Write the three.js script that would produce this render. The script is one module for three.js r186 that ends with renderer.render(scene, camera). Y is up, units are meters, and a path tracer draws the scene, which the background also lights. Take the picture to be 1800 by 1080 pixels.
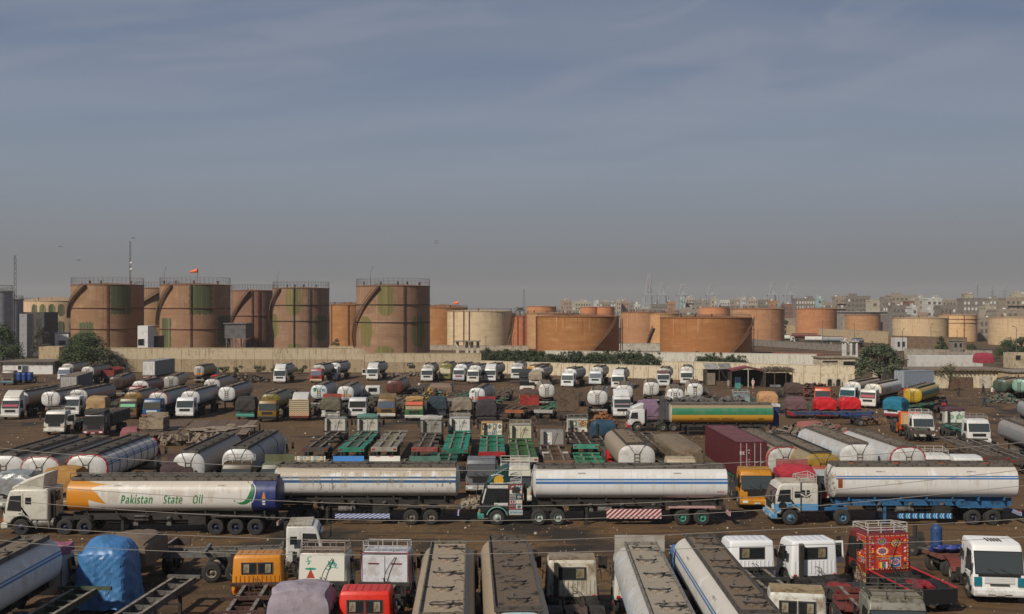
import * as THREE from 'three';
import { mergeGeometries, mergeVertices, toCreasedNormals } from 'three/addons/utils/BufferGeometryUtils.js';
import { MarchingCubes } from 'three/addons/objects/MarchingCubes.js';

// ------------------------------------------------------------------ camera, sky, sun, exposure
const CAM_H = 14.2, FOC = 1900, HOR = 545, CX = 900;       // height of the eye; lens and horizon measured on the 1800 x 1080 photograph
const scene = new THREE.Scene();
const camera = new THREE.PerspectiveCamera(2 * Math.atan(540 / FOC) * 180 / Math.PI, 1800 / 1080, 0.5, 9000);
camera.position.set(0, CAM_H, 0);
camera.lookAt(0, CAM_H + 100 * (HOR - 540) / FOC, -100);
scene.add(camera);
const renderer = new THREE.WebGLRenderer({ antialias: true });
renderer.toneMapping = THREE.LinearToneMapping;
renderer.toneMappingExposure = 1;
renderer.shadowMap.enabled = true;

const SUN_AZ = 40 * Math.PI / 180, SUN_EL = 39 * Math.PI / 180;   // behind the viewer's left shoulder
const sunDir = new THREE.Vector3(-Math.sin(SUN_AZ) * Math.cos(SUN_EL), Math.sin(SUN_EL), Math.cos(SUN_AZ) * Math.cos(SUN_EL));
const sun = new THREE.DirectionalLight(new THREE.Color().setRGB(1, 0.93, 0.82), 4.1);
sun.position.copy(sunDir).multiplyScalar(400).add(new THREE.Vector3(0, 0, -150));
sun.target.position.set(0, 0, -150); scene.add(sun.target);
sun.castShadow = true; sun.shadow.radius = 4;
Object.assign(sun.shadow.camera, { left: -260, right: 260, top: 260, bottom: -260, near: 1, far: 1200 });
sun.shadow.mapSize.set(4096, 4096);
scene.add(sun);

// seeded random numbers and value noise
function rng(seed) { let s = seed >>> 0; return () => { s = (s + 0x6D2B79F5) >>> 0; let t = s; t = Math.imul(t ^ (t >>> 15), t | 1); t ^= t + Math.imul(t ^ (t >>> 7), t | 61); return ((t ^ (t >>> 14)) >>> 0) / 4294967296; }; }
const R0 = rng(11), NT = new Float32Array(65536); for (let i = 0; i < 65536; i++) NT[i] = R0();
const lat = (x, y) => NT[((x & 255) + ((y & 255) << 8))];
function noise(x, y) { const xi = Math.floor(x), yi = Math.floor(y); let u = x - xi, v = y - yi; u = u * u * (3 - 2 * u); v = v * v * (3 - 2 * v); const a = lat(xi, yi), b = lat(xi + 1, yi), c = lat(xi, yi + 1), d = lat(xi + 1, yi + 1); return a + (b - a) * u + (c - a) * v + (a - b - c + d) * u * v; }
function fbm(x, y, o = 4) { let s = 0, a = 0.5, t = 0; for (let i = 0; i < o; i++) { s += a * noise(x, y); t += a; x = x * 2.03 + 17.1; y = y * 2.03 + 9.7; a *= 0.5; } return s / t; }
const smooth = (a, b, x) => { const t = Math.min(1, Math.max(0, (x - a) / (b - a))); return t * t * (3 - 2 * t); };
const lerp = (a, b, t) => a + (b - a) * t;

{ // sky: hazy air with thin streaked cirrus, one computed picture that also lights the scene
  const w = 2048, h = 1024, data = new Float32Array(w * h * 4);
  const stops = [[0, .132, .129, .125], [1.5, .160, .162, .163], [4, .208, .226, .252], [7, .222, .264, .322], [10, .196, .248, .335], [14, .142, .192, .292], [20, .118, .168, .272], [45, .095, .135, .235], [90, .075, .115, .22]];
  for (let j = 0; j < h; j++) {
    const el = ((j + 0.5) / h - 0.5) * Math.PI, deg = el * 180 / Math.PI;
    for (let i = 0; i < w; i++) {
      const o = (j * w + i) * 4; let r, g, b;
      if (deg <= 0) { r = .11; g = .092; b = .078; }
      else {
        let k = 0; while (k < stops.length - 2 && deg > stops[k + 1][0]) k++;
        const A = stops[k], B = stops[k + 1], t = Math.min(1, (deg - A[0]) / (B[0] - A[0]));
        r = lerp(A[1], B[1], t); g = lerp(A[2], B[2], t); b = lerp(A[3], B[3], t);
        const az = ((i + 0.5) / w - 0.5) * 2 * Math.PI, ce = Math.cos(el);
        const y = Math.sin(el) + 0.045, px = Math.cos(az) * ce / y, pz = Math.sin(az) * ce / y;
        if (deg < 75) {
          const wx = px + 1.1 * fbm(px * .5 + 3, pz * .5 + 8, 3), wz = pz + 1.1 * fbm(px * .5 + 31, pz * .5 + 2, 3);
          const a = -0.12, sx = wx * Math.cos(a) - wz * Math.sin(a), sz = wx * Math.sin(a) + wz * Math.cos(a);
          let c = fbm(sx * .5 + 40, sz * 2.6 + 11, 6) * .52 + fbm(sx * .25 + 7, sz * .55 + 70, 3) * .48;
          c = smooth(.36, .68, c) * smooth(3, 11, deg) * (1 - smooth(30, 75, deg) * .6);
          const ca = Math.cos(.16), sa = Math.sin(.16), u1 = az * ca + el * sa, v1 = el * ca - az * sa, wv = fbm(u1 * 5 + 3, v1 * 18 + 7, 3); const c2 = smooth(.42, .72, fbm(u1 * 6 + wv * 1.6, v1 * 62 + wv * 5, 6)) * smooth(4, 9, deg) * (1 - smooth(25, 50, deg)) * (.25 + .75 * smooth(.35, .6, fbm(u1 * 3 + 50, v1 * 11 + 20, 3)));
          c = Math.min(1, c * .72 + .55 * c2);
          r = lerp(r, .262, c * .62); g = lerp(g, .292, c * .62); b = lerp(b, .358, c * .62);
        }
      }
      data[o] = r; data[o + 1] = g; data[o + 2] = b; data[o + 3] = 1;
    }
  }
  const tex = new THREE.DataTexture(data, w, h, THREE.RGBAFormat, THREE.FloatType);
  tex.mapping = THREE.EquirectangularReflectionMapping; tex.magFilter = THREE.LinearFilter; tex.minFilter = THREE.LinearFilter; tex.wrapS = THREE.RepeatWrapping; tex.needsUpdate = true;
  scene.background = tex; scene.environment = tex;
}
scene.fog = new THREE.FogExp2(new THREE.Color().setRGB(.95, .92, .90), 0.00012);

// ------------------------------------------------------------------ names, things, parts
const used = new Map();
function numbered(name) { const n = used.get(name) || 0; used.set(name, n + 1); return n ? name + '_' + String(n).padStart(3, '0') : name; }
function thing(name, label, category, x = 0, z = 0, turn = 0, group, y = 0) {
  const o = new THREE.Group(); o.name = numbered(name); o.position.set(x, y, z); o.rotation.y = turn;
  o.userData = { label, category }; if (group) o.userData.group = group; scene.add(o); return o;
}
function tag(o, label, category, group) { o.userData.label = label; o.userData.category = category; if (group) o.userData.group = group; return o; }
function mesh(name, geo, mat, parent = scene) { const m = new THREE.Mesh(geo, mat); m.name = parent === scene ? numbered(name) : name; m.castShadow = m.receiveShadow = true; parent.add(m); return m; }
function put(name, geo, mat, parent, x = 0, y = 0, z = 0, ry = 0) { const m = mesh(name, geo, mat, parent); m.position.set(x, y, z); m.rotation.y = ry; return m; }
const struct = o => { o.userData.kind = 'structure'; return o; };
const stuff = o => { o.userData.kind = 'stuff'; return o; };
const at = (px, py, H = 0) => { const d = FOC * (CAM_H - H) / (py - HOR); return [(px - CX) / FOC * d, -d]; };   // the place on the ground below a point of height H seen at that pixel
const ad = (px, d) => [(px - CX) / FOC * d, -d];
const hAt = (py, d) => CAM_H - (py - HOR) * d / FOC;

// geometry collector: boxes, bars and lathes joined into one part, uv in metres
const _m = new THREE.Matrix4(), _q = new THREE.Quaternion(), _e = new THREE.Euler(), _v = new THREE.Vector3(), _s = new THREE.Vector3(1, 1, 1);
function metric(g) {
  const p = g.attributes.position, n = g.attributes.normal, uv = new Float32Array(p.count * 2);
  for (let i = 0; i < p.count; i++) {
    const ax = Math.abs(n.getX(i)), ay = Math.abs(n.getY(i)), az = Math.abs(n.getZ(i));
    if (ay >= ax && ay >= az) { uv[2 * i] = p.getX(i); uv[2 * i + 1] = p.getZ(i); }
    else if (ax >= az) { uv[2 * i] = p.getZ(i); uv[2 * i + 1] = p.getY(i); }
    else { uv[2 * i] = p.getX(i); uv[2 * i + 1] = p.getY(i); }
  }
  g.setAttribute('uv', new THREE.BufferAttribute(uv, 2)); return g;
}
const BOXES = new Map();
class MB {
  constructor() { this.l = []; }
  add(g, x = 0, y = 0, z = 0, rx = 0, ry = 0, rz = 0) {
    g = g.index ? g.toNonIndexed() : g.clone();
    for (const k of Object.keys(g.attributes)) if (k !== 'position' && k !== 'normal' && k !== 'uv') g.deleteAttribute(k);
    g.applyMatrix4(_m.compose(_v.set(x, y, z), _q.setFromEuler(_e.set(rx, ry, rz)), _s)); g.morphAttributes = {}; this.l.push(g); return this;
  }
  box(w, h, d, x, y, z, rx = 0, ry = 0, rz = 0) { return this.add(new THREE.BoxGeometry(w, h, d), x, y, z, rx, ry, rz); }
  span(x0, x1, y0, y1, z0, z1) { return this.box(x1 - x0, y1 - y0, z1 - z0, (x0 + x1) / 2, (y0 + y1) / 2, (z0 + z1) / 2); }
  cyl(r, h, x, y, z, ax = 'y', seg = 10, r2 = r) { return this.add(new THREE.CylinderGeometry(r2, r, h, seg), x, y, z, ax === 'z' ? Math.PI / 2 : 0, 0, ax === 'x' ? -Math.PI / 2 : 0); }
  bar(a, b, r, seg = 6, r2 = r) {       // round bar between two points
    const p = new THREE.Vector3(...a), q = new THREE.Vector3(...b), d = q.clone().sub(p), L = d.length();
    const g = new THREE.CylinderGeometry(r2, r, L, seg).toNonIndexed(); g.applyQuaternion(new THREE.Quaternion().setFromUnitVectors(new THREE.Vector3(0, 1, 0), d.normalize()));
    return this.add(g, ...p.add(q).multiplyScalar(0.5).toArray());
  }
  path(pts, r, seg = 5) { for (let i = 0; i + 1 < pts.length; i++) this.bar(pts[i], pts[i + 1], r, seg); return this; }
  geo(keepUV) { const g = mergeGeometries(this.l.map(k => { if (!k.attributes.uv) k.setAttribute('uv', new THREE.BufferAttribute(new Float32Array(k.attributes.position.count * 2), 2)); return k; })); return keepUV ? g : metric(g); }
  build(name, mat, parent, keepUV) { return mesh(name, this.geo(keepUV), mat, parent); }
}
const GEO = new Map();
const shared = (key, fn) => { let g = GEO.get(key); if (!g) GEO.set(key, g = fn()); return g; };
// alike boxes cut from different places of the grain
const boxV = (w, h, d, k) => shared(`b${w.toFixed(3)},${h.toFixed(3)},${d.toFixed(3)},${k}`, () => { const g = new MB().box(w, h, d, 0, 0, 0).geo(), u = g.attributes.uv; for (let i = 0; i < u.count; i++) u.setXY(i, u.getX(i) + k * 3.71, u.getY(i) + k * 1.37); return g; });
const boxG = (w, h, d) => shared(`b${w.toFixed(3)},${h.toFixed(3)},${d.toFixed(3)}`, () => new MB().box(w, h, d, 0, 0, 0).geo());
function extrude(pts, depth, bevel = 0) {         // outline in x, y; centred on z
  const s = new THREE.Shape(); pts.forEach((p, i) => i ? s.lineTo(p[0], p[1]) : s.moveTo(p[0], p[1])); s.closePath();
  const g = new THREE.ExtrudeGeometry(s, { depth: depth - 2 * bevel, bevelEnabled: bevel > 0, bevelSize: bevel, bevelThickness: bevel, bevelOffset: -bevel, bevelSegments: 3, curveSegments: 8 });
  g.translate(0, 0, -depth / 2 + bevel); return g;
}
// smooth normals where faces meet under the crease angle
function lathe(pts, seg, axis) { const g = new THREE.LatheGeometry(pts.map(p => new THREE.Vector2(p[0], p[1])), seg); if (axis === 'z') g.rotateX(Math.PI / 2); if (axis === 'x') g.rotateZ(-Math.PI / 2); return g; }

// ------------------------------------------------------------------ materials
const lin = c => typeof c === 'string' ? new THREE.Color(c) : new THREE.Color().setRGB(...c);
function dataTex(n, m, fn, rep = 1, srgb = true) {
  const d = new Uint8Array(n * m * 4);
  for (let j = 0; j < m; j++) for (let i = 0; i < n; i++) { const c = fn(i / n, j / m, i, j), o = (j * n + i) * 4; d[o] = Math.min(255, Math.max(0, c[0] * 255)); d[o + 1] = Math.min(255, Math.max(0, c[1] * 255)); d[o + 2] = Math.min(255, Math.max(0, c[2] * 255)); d[o + 3] = 255; }
  const t = new THREE.DataTexture(d, n, m); t.wrapS = t.wrapT = THREE.RepeatWrapping; t.magFilter = THREE.LinearFilter; t.minFilter = THREE.LinearMipmapLinearFilter; t.generateMipmaps = true; t.repeat.set(rep, rep); if (srgb) t.colorSpace = THREE.SRGBColorSpace; t.needsUpdate = true; return t;
}
// noise that repeats on the unit square
function tnoise(u, v, f, o = 4, s = 0) { const a = fbm(u * f + s, v * f + s, o), b = fbm((u - 1) * f + s, v * f + s, o), c = fbm(u * f + s, (v - 1) * f + s, o), d = fbm((u - 1) * f + s, (v - 1) * f + s, o), x = smooth(0, 1, u), y = smooth(0, 1, v); return lerp(lerp(a, b, x), lerp(c, d, x), y); }
const grimeMap = (amt, brown, s, rep) => dataTex(512, 512, (u, v) => {
  const n = tnoise(u, v, 7, 5, s), k = tnoise(u, v, 26, 4, s + 9), f = tnoise(u, v, 90, 2, s + 4);
  let d = smooth(.5, .72, n) * .75 + smooth(.56, .7, k) * .6; d = Math.min(1, d) * amt; const t = .96 - .10 * f - .05 * n;
  return [lerp(t, brown[0], d), lerp(t, brown[1], d), lerp(t, brown[2], d)];
}, rep);
const MAP = { light: grimeMap(.4, [.66, .61, .54], 3, .35), dirty: grimeMap(.85, [.55, .48, .40], 21, .3), rust: grimeMap(1, [.45, .34, .26], 55, .5) };
const MATS = new Map();
function paint(c, wear = 'light', rough = .5, metal = 0) {
  const k = c + wear + rough + metal; let m = MATS.get(k);
  if (!m) { m = new THREE.MeshStandardMaterial({ color: lin(c), roughness: rough, metalness: metal }); if (wear) m.map = MAP[wear]; MATS.set(k, m); }
  return m;
}
const bumpCloth = dataTex(256, 256, (u, v) => { const n = tnoise(u, v, 6, 5, 2) + .5 * Math.abs(tnoise(u, v, 11, 3, 77) - .5); return [n, n, n]; }, .4, false);
function cloth(c, rough = .9) { const k = 'cl' + c + rough; let m = MATS.get(k); if (!m) MATS.set(k, m = new THREE.MeshStandardMaterial({ color: lin(c), roughness: rough, map: MAP.light, bumpMap: bumpCloth, bumpScale: .06 })); return m; }
const M = {
  tyre: new THREE.MeshStandardMaterial({ color: lin([.030, .027, .024]), roughness: .95 }),
  glass: new THREE.MeshStandardMaterial({ color: lin([.018, .021, .022]), roughness: .08 }), screen: new THREE.MeshStandardMaterial({ color: lin([.045, .054, .053]), roughness: .12 }),
  dark: paint('#35312d', 'dirty', .8), black: paint('#1d1b1a', 'light', .7), rim: paint('#8a8378', 'dirty', .6), chrome: paint('#b9b9b6', 'light', .3, .6),
  white: paint('#e4e1da', 'light', .45), cream: paint('#dccfae', 'dirty', .5), rustrail: paint('#8b8074', 'rust', .8), lamp: new THREE.MeshStandardMaterial({ color: lin([.7, .7, .68]), roughness: .15 }),
  orangeLamp: paint('#c96a1e', null, .3), redLamp: paint('#9c1d18', null, .3), rubberGrey: paint('#4a4642', 'dirty', .9),
  wood: paint('#6d5a45', 'rust', .9), concrete: paint('#9c9385', 'dirty', .9), pale: paint('#cfc6b4', 'dirty', .9), steel: paint('#6f6b66', 'rust', .7),
};
function canvasTex(w, h, draw, rep) {
  const c = document.createElement('canvas'); c.width = w; c.height = h; const x = c.getContext('2d'); draw(x, w, h);
  const t = new THREE.CanvasTexture(c); t.colorSpace = THREE.SRGBColorSpace; t.wrapS = t.wrapT = THREE.RepeatWrapping; t.anisotropy = 8; if (rep) t.repeat.set(...rep); return t;
}
function texMat(t, rough = .5, metal = 0) { return new THREE.MeshStandardMaterial({ map: t, roughness: rough, metalness: metal }); }
// ------------------------------------------------------------------ ground
{
  const RUTS = [[.06, .012, .1], [.15, .02, .35], [.27, .015, .6], [.36, .03, .8], [.48, .018, .2], [.6, .025, .5], [.71, .014, .9], [.83, .03, .15]];
  const dirt = dataTex(2048, 2048, (u, v) => {
    const n = tnoise(u, v, 9, 6, 5), k = tnoise(u, v, 40, 5, 31), f = tnoise(u, v, 300, 3, 77), g = noise(u * 2048, v * 2048);
    const oil = smooth(.60, .74, tnoise(u, v, 14, 4, 120)) * .55, pale = smooth(.52, .75, k) * .5, track = smooth(.6, .8, tnoise(u, v * 5, 16, 3, 200)) * .32;
    let t = .755 + .46 * (n - .5) + .35 * (f - .5) + .16 * (g - .5); t *= (1 - oil) * (1 - track); for (const [b, am, ph] of RUTS) for (const q of [0, .026]) { const y = b + q + am * Math.sin(6.2832 * (u + ph)) + .5 * am * Math.sin(6.2832 * (2 * u + ph * 3)); let e = Math.abs(v - y); e = Math.min(e, 1 - e); if (e < .0052) t *= 1 - (.10 + .20 * k) * (1 - e / .0052) * (f > .42 ? 1.15 : .7); else if (e < .0075) t *= 1.05; }
    return [t * lerp(.455, .54, pale), t * lerp(.328, .42, pale), t * lerp(.172, .265, pale)];
  }, 1 / 70);
  const bump = dataTex(512, 512, (u, v) => { const n = .6 * tnoise(u, v, 20, 5, 3) + .4 * tnoise(u, v, 110, 3, 8); return [n, n, n]; }, 1 / 12, false);
  const yard = new THREE.MeshStandardMaterial({ map: dirt, bumpMap: bump, bumpScale: .12, roughness: .97 });
  const g = new THREE.PlaneGeometry(520, 330, 90, 60); g.rotateX(-Math.PI / 2);
  const p = g.attributes.position; for (let i = 0; i < p.count; i++) { const x = p.getX(i), z = p.getZ(i), e = Math.min(1, (260 - Math.abs(x)) / 12, (165 - Math.abs(z)) / 12); p.setY(i, .004 + .10 * (fbm(x * .09 + 50, z * .09 + 50, 3) - .35) * Math.max(0, e)); }
  g.computeVertexNormals(); metric(g);
  const m = mesh('ground', g, yard); m.position.set(0, 0, -150); struct(m);
  const far = new THREE.PlaneGeometry(6400, 5000, 1, 1); far.rotateX(-Math.PI / 2); metric(far);
  const dirt2 = dirt.clone(); dirt2.repeat.set(1 / 140, 1 / 140); dirt2.needsUpdate = true;
  const m2 = mesh('terrain', far, new THREE.MeshStandardMaterial({ map: dirt2, roughness: .98 })); m2.position.set(0, -.12, -2300); struct(m2);

  // stones, rags and rubbish that nobody could count
  const r = rng(5), gs = new THREE.IcosahedronGeometry(.09, 0), N = 5200;
  const inst = new THREE.InstancedMesh(gs, new THREE.MeshStandardMaterial({ color: 0xffffff, roughness: .95 }), N); inst.name = 'gravel_and_litter'; inst.castShadow = inst.receiveShadow = true;
  const mt = new THREE.Matrix4(), q = new THREE.Quaternion(), pal = ['#8a7a66', '#6f604f', '#a89a86', '#5a4c3f', '#b0a08a', '#93826c', '#4b4038'];
  for (let i = 0; i < N; i++) {
    const d = 44 + 205 * Math.pow(r(), 1.4), x = (r() - .5) * d * .98, s = (.25 + 1.1 * r() * r() * r()) * (1 + d / 150), pc = r() < .025;
    q.setFromEuler(new THREE.Euler(r() * 3, r() * 6, r() * 3)); mt.compose(new THREE.Vector3(x, .05, -d), q, new THREE.Vector3(s * (pc ? 1.8 : 1), s * (pc ? .3 : .7), s * (pc ? 1.5 : 1)));
    inst.setMatrixAt(i, mt); inst.setColorAt(i, lin(pc ? '#b9b2a6' : pal[Math.floor(r() * pal.length)]));
  }
  stuff(inst); tag(inst, 'pebbles, rags and litter strewn over the brown dirt yard', 'litter'); scene.add(inst);
}
// ------------------------------------------------------------------ oil storage tanks
const tankMaps = new Map();
// print on a tank shell: weld courses, rust runs and, where given, patches of camouflage paint [centre angle, centre height, half width, half height, kind]
function shellTex(base, patches, seed, streak = .5, H = 20) {
  return canvasTex(1024, 512, (x, w, h) => {
    x.fillStyle = base; x.fillRect(0, 0, w, h);
    const r = rng(seed);
    for (let i = 0; i < 900; i++) { x.globalAlpha = .05 * r(); x.fillStyle = r() < .5 ? '#fff4e0' : '#3a2415'; x.fillRect(r() * w, r() * h, 8 + r() * 60, 10 + r() * 40); }
    for (const [ca, ch, wa, hh, kind, c] of patches) {
      const cx = (ca / 360 + .5) * w, cy = (1 - ch) * h, a = wa / 360 * w * 1.1, b = hh * h * 1.06; x.globalAlpha = .95; x.fillStyle = c; x.beginPath();
      if (kind === 'j') { const n = 9; // a block of paint with a scalloped edge
        const pts = []; for (let i = 0; i <= n; i++) pts.push([-1 + 2 * i / n, -1]); for (let i = 1; i <= n; i++) pts.push([1, -1 + 2 * i / n]); for (let i = 1; i <= n; i++) pts.push([1 - 2 * i / n, 1]); for (let i = 1; i < n; i++) pts.push([-1, 1 - 2 * i / n]);
        pts.forEach((p, i) => { const o = i % 2 ? 1 : .9; const X = cx + p[0] * a * (Math.abs(p[0]) > .98 ? o : 1), Y = cy + p[1] * b * (Math.abs(p[1]) > .98 ? o : 1); i ? x.lineTo(X, Y) : x.moveTo(X, Y); });
      } else { const n = 18; for (let i = 0; i < n; i++) { const t = i / n * 2 * Math.PI, k = .88 + .16 * r(), cs = Math.cos(t), sn = Math.sin(t); x.lineTo(cx + a * k * Math.sign(cs) * Math.pow(Math.abs(cs), .6), cy + b * k * Math.sign(sn) * Math.pow(Math.abs(sn), .75)); } }
      x.closePath(); x.fill();
      x.save(); x.clip(); for (let i = 0; i < 14; i++) { x.globalAlpha = .16 * r(); x.fillStyle = r() < .5 ? '#d8d0a0' : '#20200c'; x.fillRect(cx - a + r() * 2 * a, cy - b, 2 + r() * 9, 2 * b); } x.restore();
    }
    for (let i = 0; i < 150 * streak; i++) { const X = r() * w, L = h * (.1 + .7 * r() * r()); x.globalAlpha = .10 + .16 * r(); x.fillStyle = r() < .7 ? '#4a2c18' : '#e8d8bc'; x.fillRect(X, 0, 1 + r() * 2.5, L); }
    x.globalAlpha = .22; x.fillStyle = '#3a2415'; const nC = Math.max(5, Math.round(H / 2.2)); for (let i = 1; i < nC; i++) x.fillRect(0, h * i / nC, w, 1);
    for (let i = 0; i < nC; i++) for (let k = 0; k < 22; k++) { x.globalAlpha = .10; x.fillRect((k + (i % 2) * .5) / 22 * w, h * i / nC, 1, h / nC); }
    x.globalAlpha = 1;
  });
}
function storageTank(label, px, d, rpx, topY, o) {
  const s = FOC / d, R = rpx / s, H = CAM_H - (topY - HOR) / s, [x, z] = ad(px, d + (o.behind ? R : 0));
  const t = thing('storage_tank', label, 'storage tank', x, z, Math.atan2(-x, -z), o.group);   // turned so that its painted face looks at the yard
  const lowLod = o.far, seg = lowLod ? 40 : 72;
  const shell = new THREE.CylinderGeometry(R, R, H, seg, 1, true, -Math.PI); 
  let m; if (o.patches) m = texMat(shellTex(o.c, o.patches, o.seed || 1, o.streak ?? .5, H), .8); else { const k = o.c + (o.far ? 'f' : '') + (o.streak || ''); m = tankMaps.get(k); if (!m) tankMaps.set(k, m = texMat(shellTex(o.c, [], (o.seed || 3), o.streak ?? .5, H), .8)); }
  put('shell', shell, m, t, 0, H / 2, 0);
  const roofM = paint(o.roof || o.c, 'dirty', .85), cone = o.cone ?? .06;
  mesh('roof', new MB().add(lathe([[0.01, H + R * cone], [R * .5, H + R * cone * .62], [R + .12, H], [R + .12, H - .25], [R - .1, H - .25]], seg)).geo(), roofM, t);
  const trim = paint(o.trim || '#6e3424', 'rust', .8), ringG = (r, hh) => lathe([[R, -hh], [R + r, -hh], [R + r, hh], [R, hh]], seg);
  (o.rings || []).forEach(f => put('stiffener_ring', metric(ringG(.2, .09)), trim, t, 0, H * f, 0));
  const P = (a, r = R) => [Math.sin(a * Math.PI / 180) * r, Math.cos(a * Math.PI / 180) * r];
  for (const a of o.pipes || []) { const [X, Z] = P(a, R + .3); const b = new MB().cyl(.13, H, X, H / 2, Z, 'y', 8); for (let k = 1; k < 6; k++) { const [X2, Z2] = P(a, R + .12); b.box(.3, .12, .4, X2, H * k / 6, Z2, 0, a * Math.PI / 180); } b.build('pipe', trim, t); }
  if (o.railing) {
    const b = new MB(), n = lowLod ? 30 : 48, hh = o.railing; for (let i = 0; i < n; i++) { const [X, Z] = P(i * 360 / n, R - .05), [X2, Z2] = P((i + 1) * 360 / n, R - .05); b.bar([X, H, Z], [X, H + hh, Z], .032, 4); b.bar([X, H + hh, Z], [X2, H + hh, Z2], .035, 4); b.bar([X, H + hh * .5, Z], [X2, H + hh * .5, Z2], .022, 4); }
    b.build('railing', paint('#6d665f', 'rust', .7), t);
  }
  if (o.stair) {                       // spiral stair up the side: angle and height at the foot and at the top
    const [a0, f0, a1, f1] = o.stair, N = 46, b = new MB(), hr = new MB(); let lastT, lastB;
    for (let i = 0; i <= N; i++) {
      const t1 = i / N, land = Math.abs(t1 - .45) < .05 ? 0 : 1, a = lerp(a0, a1, t1), y = H * lerp(f0, f1, t1), [X, Z] = P(a, R + .55), [Xo, Zo] = P(a, R + 1.05);
      b.box(.5, .07, 1.0, X, y, Z, 0, a * Math.PI / 180); hr.bar([Xo, y, Zo], [Xo, y + 1.0, Zo], .035, 4);
      if (lastT) { b.bar(lastB, [Xo, y - .1, Zo], .12, 4); hr.bar(lastT, [Xo, y + 1.0, Zo], .05, 4); const [Xi, Zi] = P(a, R + .12); b.bar([Xi, y - .1, Zi], [Xo, y - .1, Zo], .06, 4); }
      lastT = [Xo, y + 1.0, Zo]; lastB = [Xo, y - .1, Zo];
    }
    const st = b.build('stairway', paint(o.stairC || '#8a6850', 'rust', .8), t); hr.build('handrail', paint('#7a6a5c', 'rust', .8), st);
  }
  if (o.manways) for (const a of o.manways) { const [X, Z] = P(a, R + .1); new MB().add(lathe([[.01, .25], [.5, .25], [.55, 0], [.55, -.2]], 14, 'z'), X, 1.4, Z, 0, a * Math.PI / 180).build('manway', trim, t); }
  if (o.roofGear) { const r = rng(o.seed || 9); for (let i = 0; i < o.roofGear; i++) { const b = new MB(), a = 40 * r() - 20 + i * 33 - 60, [X, Z] = P(a, R * (.6 + .35 * r())); b.cyl(.15 + .1 * r(), .9, X, H + .45, Z, 'y', 8); b.cyl(.32, .16, X, H + .95, Z, 'y', 8); b.build('roof_vent', trim, t); } }
  return { t, R, H, P };
}
const CAMO = '#a87d60', GRN = '#4b5030', OLV = '#686030';
storageTank('leftmost tall camouflaged tank with two scalloped green blocks above the dark tree', 189, 320, 60.5, 501, { c: '#8d6a4a', rings: [.68, .4], pipes: [-1], railing: 2, stair: [-97, .55, -36, .985], roof: '#8d6a52', seed: 4, roofGear: 4, manways: [-20, 25],
  patches: [[21, .8, 16, .2, 'j', GRN], [-36, .24, 14, .25, 'j', GRN], [15, .04, 14, .09, 'j', GRN], [140, .5, 18, .2, 'j', GRN]] });
storageTank('tall camouflaged tank half hidden between the two leftmost camouflaged tanks', 276, 372, 38, 507, { c: '#8f6d4b', rings: [.68, .4], railing: 2, stair: [-40, .75, 15, .98], roof: '#8d6a52', seed: 14, patches: [[14, .7, 14, .25, 'b', GRN], [-20, .2, 22, .2, 'b', GRN]] });
storageTank('tall camouflaged tank with the orange windsock above its roof', 343, 318, 60, 501, { c: '#8f6a4d', rings: [.68, .4], pipes: [-7], railing: 2, stair: [-95, .45, -40, .985], roof: '#8d6a52', seed: 24, roofGear: 5, manways: [-30],
  patches: [[9, .79, 18, .19, 'j', GRN], [60, .38, 20, .2, 'j', GRN], [-55, .35, 13, .2, 'j', GRN], [8, .05, 20, .09, 'j', GRN]] });
storageTank('plain brown tank behind the grey shed, between windsock tank and olive spotted tank', 445, 350, 38, 511, { c: '#845e47', rings: [.6], pipes: [-3, 12], railing: 1.8, stair: [-80, .4, -10, .985], roof: '#8d6a52', seed: 34, patches: [] });
storageTank('tall brown tank with olive leaf-shaped spots, second from right of the tall ones', 529, 332, 49, 507, { c: '#886750', rings: [.75, .52], pipes: [-14, 15], trim: '#4b3b33', railing: 1.9, stair: [-100, .5, -45, .985], roof: '#8d6a52', seed: 44, roofGear: 4,
  patches: [[-15, .82, 16, .22, 'b', OLV], [-70, .45, 18, .17, 'b', OLV], [45, .42, 19, .19, 'b', '#655d38'], [-14, .08, 15, .12, 'b', OLV]] });
const T5 = storageTank('largest brown tank with olive patches, its long stair on the left side', 691, 300, 64.5, 503, { c: '#8c6a50', rings: [.75, .52], pipes: [16], trim: '#4b3b33', railing: 1.9, stair: [-108, .15, -22, .985], roof: '#8d6a52', seed: 54, roofGear: 6, stairC: '#8a5f4c',
  patches: [[-12, .81, 13, .19, 'b', OLV], [-47, .4, 13, .19, 'b', OLV], [41, .4, 14, .2, 'b', OLV], [-13, .09, 14, .13, 'b', OLV]] });
// low orange and cream tanks
const OR = '#9c6838', OR2 = '#b97c4a', SK = '#a87853', CRM = '#c3a985';
const low = (l, px, d, r, top, c, o = {}) => storageTank(l, px, d, r, top, { c, cone: .05, trim: '#8c4a30', railing: o.far ? 0 : .9, roofGear: o.far ? 0 : 3, ...o });
low('low orange tank just left of the largest olive patched tank', 612, 420, 32, 536, OR, { pipes: [-60, 0], seed: 61, cone: .14, trim: '#7c4530' });
low('orange tank with shallow dome roof right of the largest olive patched tank', 778, 430, 44, 541, OR, { seed: 62, cone: .14 });
low('cream white tank in the middle with rust brown pipes down its face', 843, 400, 57, 547, '#c8b08c', { pipes: [-50, -28, -18], seed: 63, stair: [55, .1, 84, .95], stairC: '#a98c68', streak: .9, trim: '#8a4e34' });
low('dark orange tank in the gap right of the cream white tank', 918, 430, 22, 556, '#a8623c', { seed: 64, pipes: [-20, 5] });
low('tan tank mostly hidden behind the left of the two near orange tanks', 972, 400, 46, 551, '#b0845c', { seed: 65 });
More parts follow.
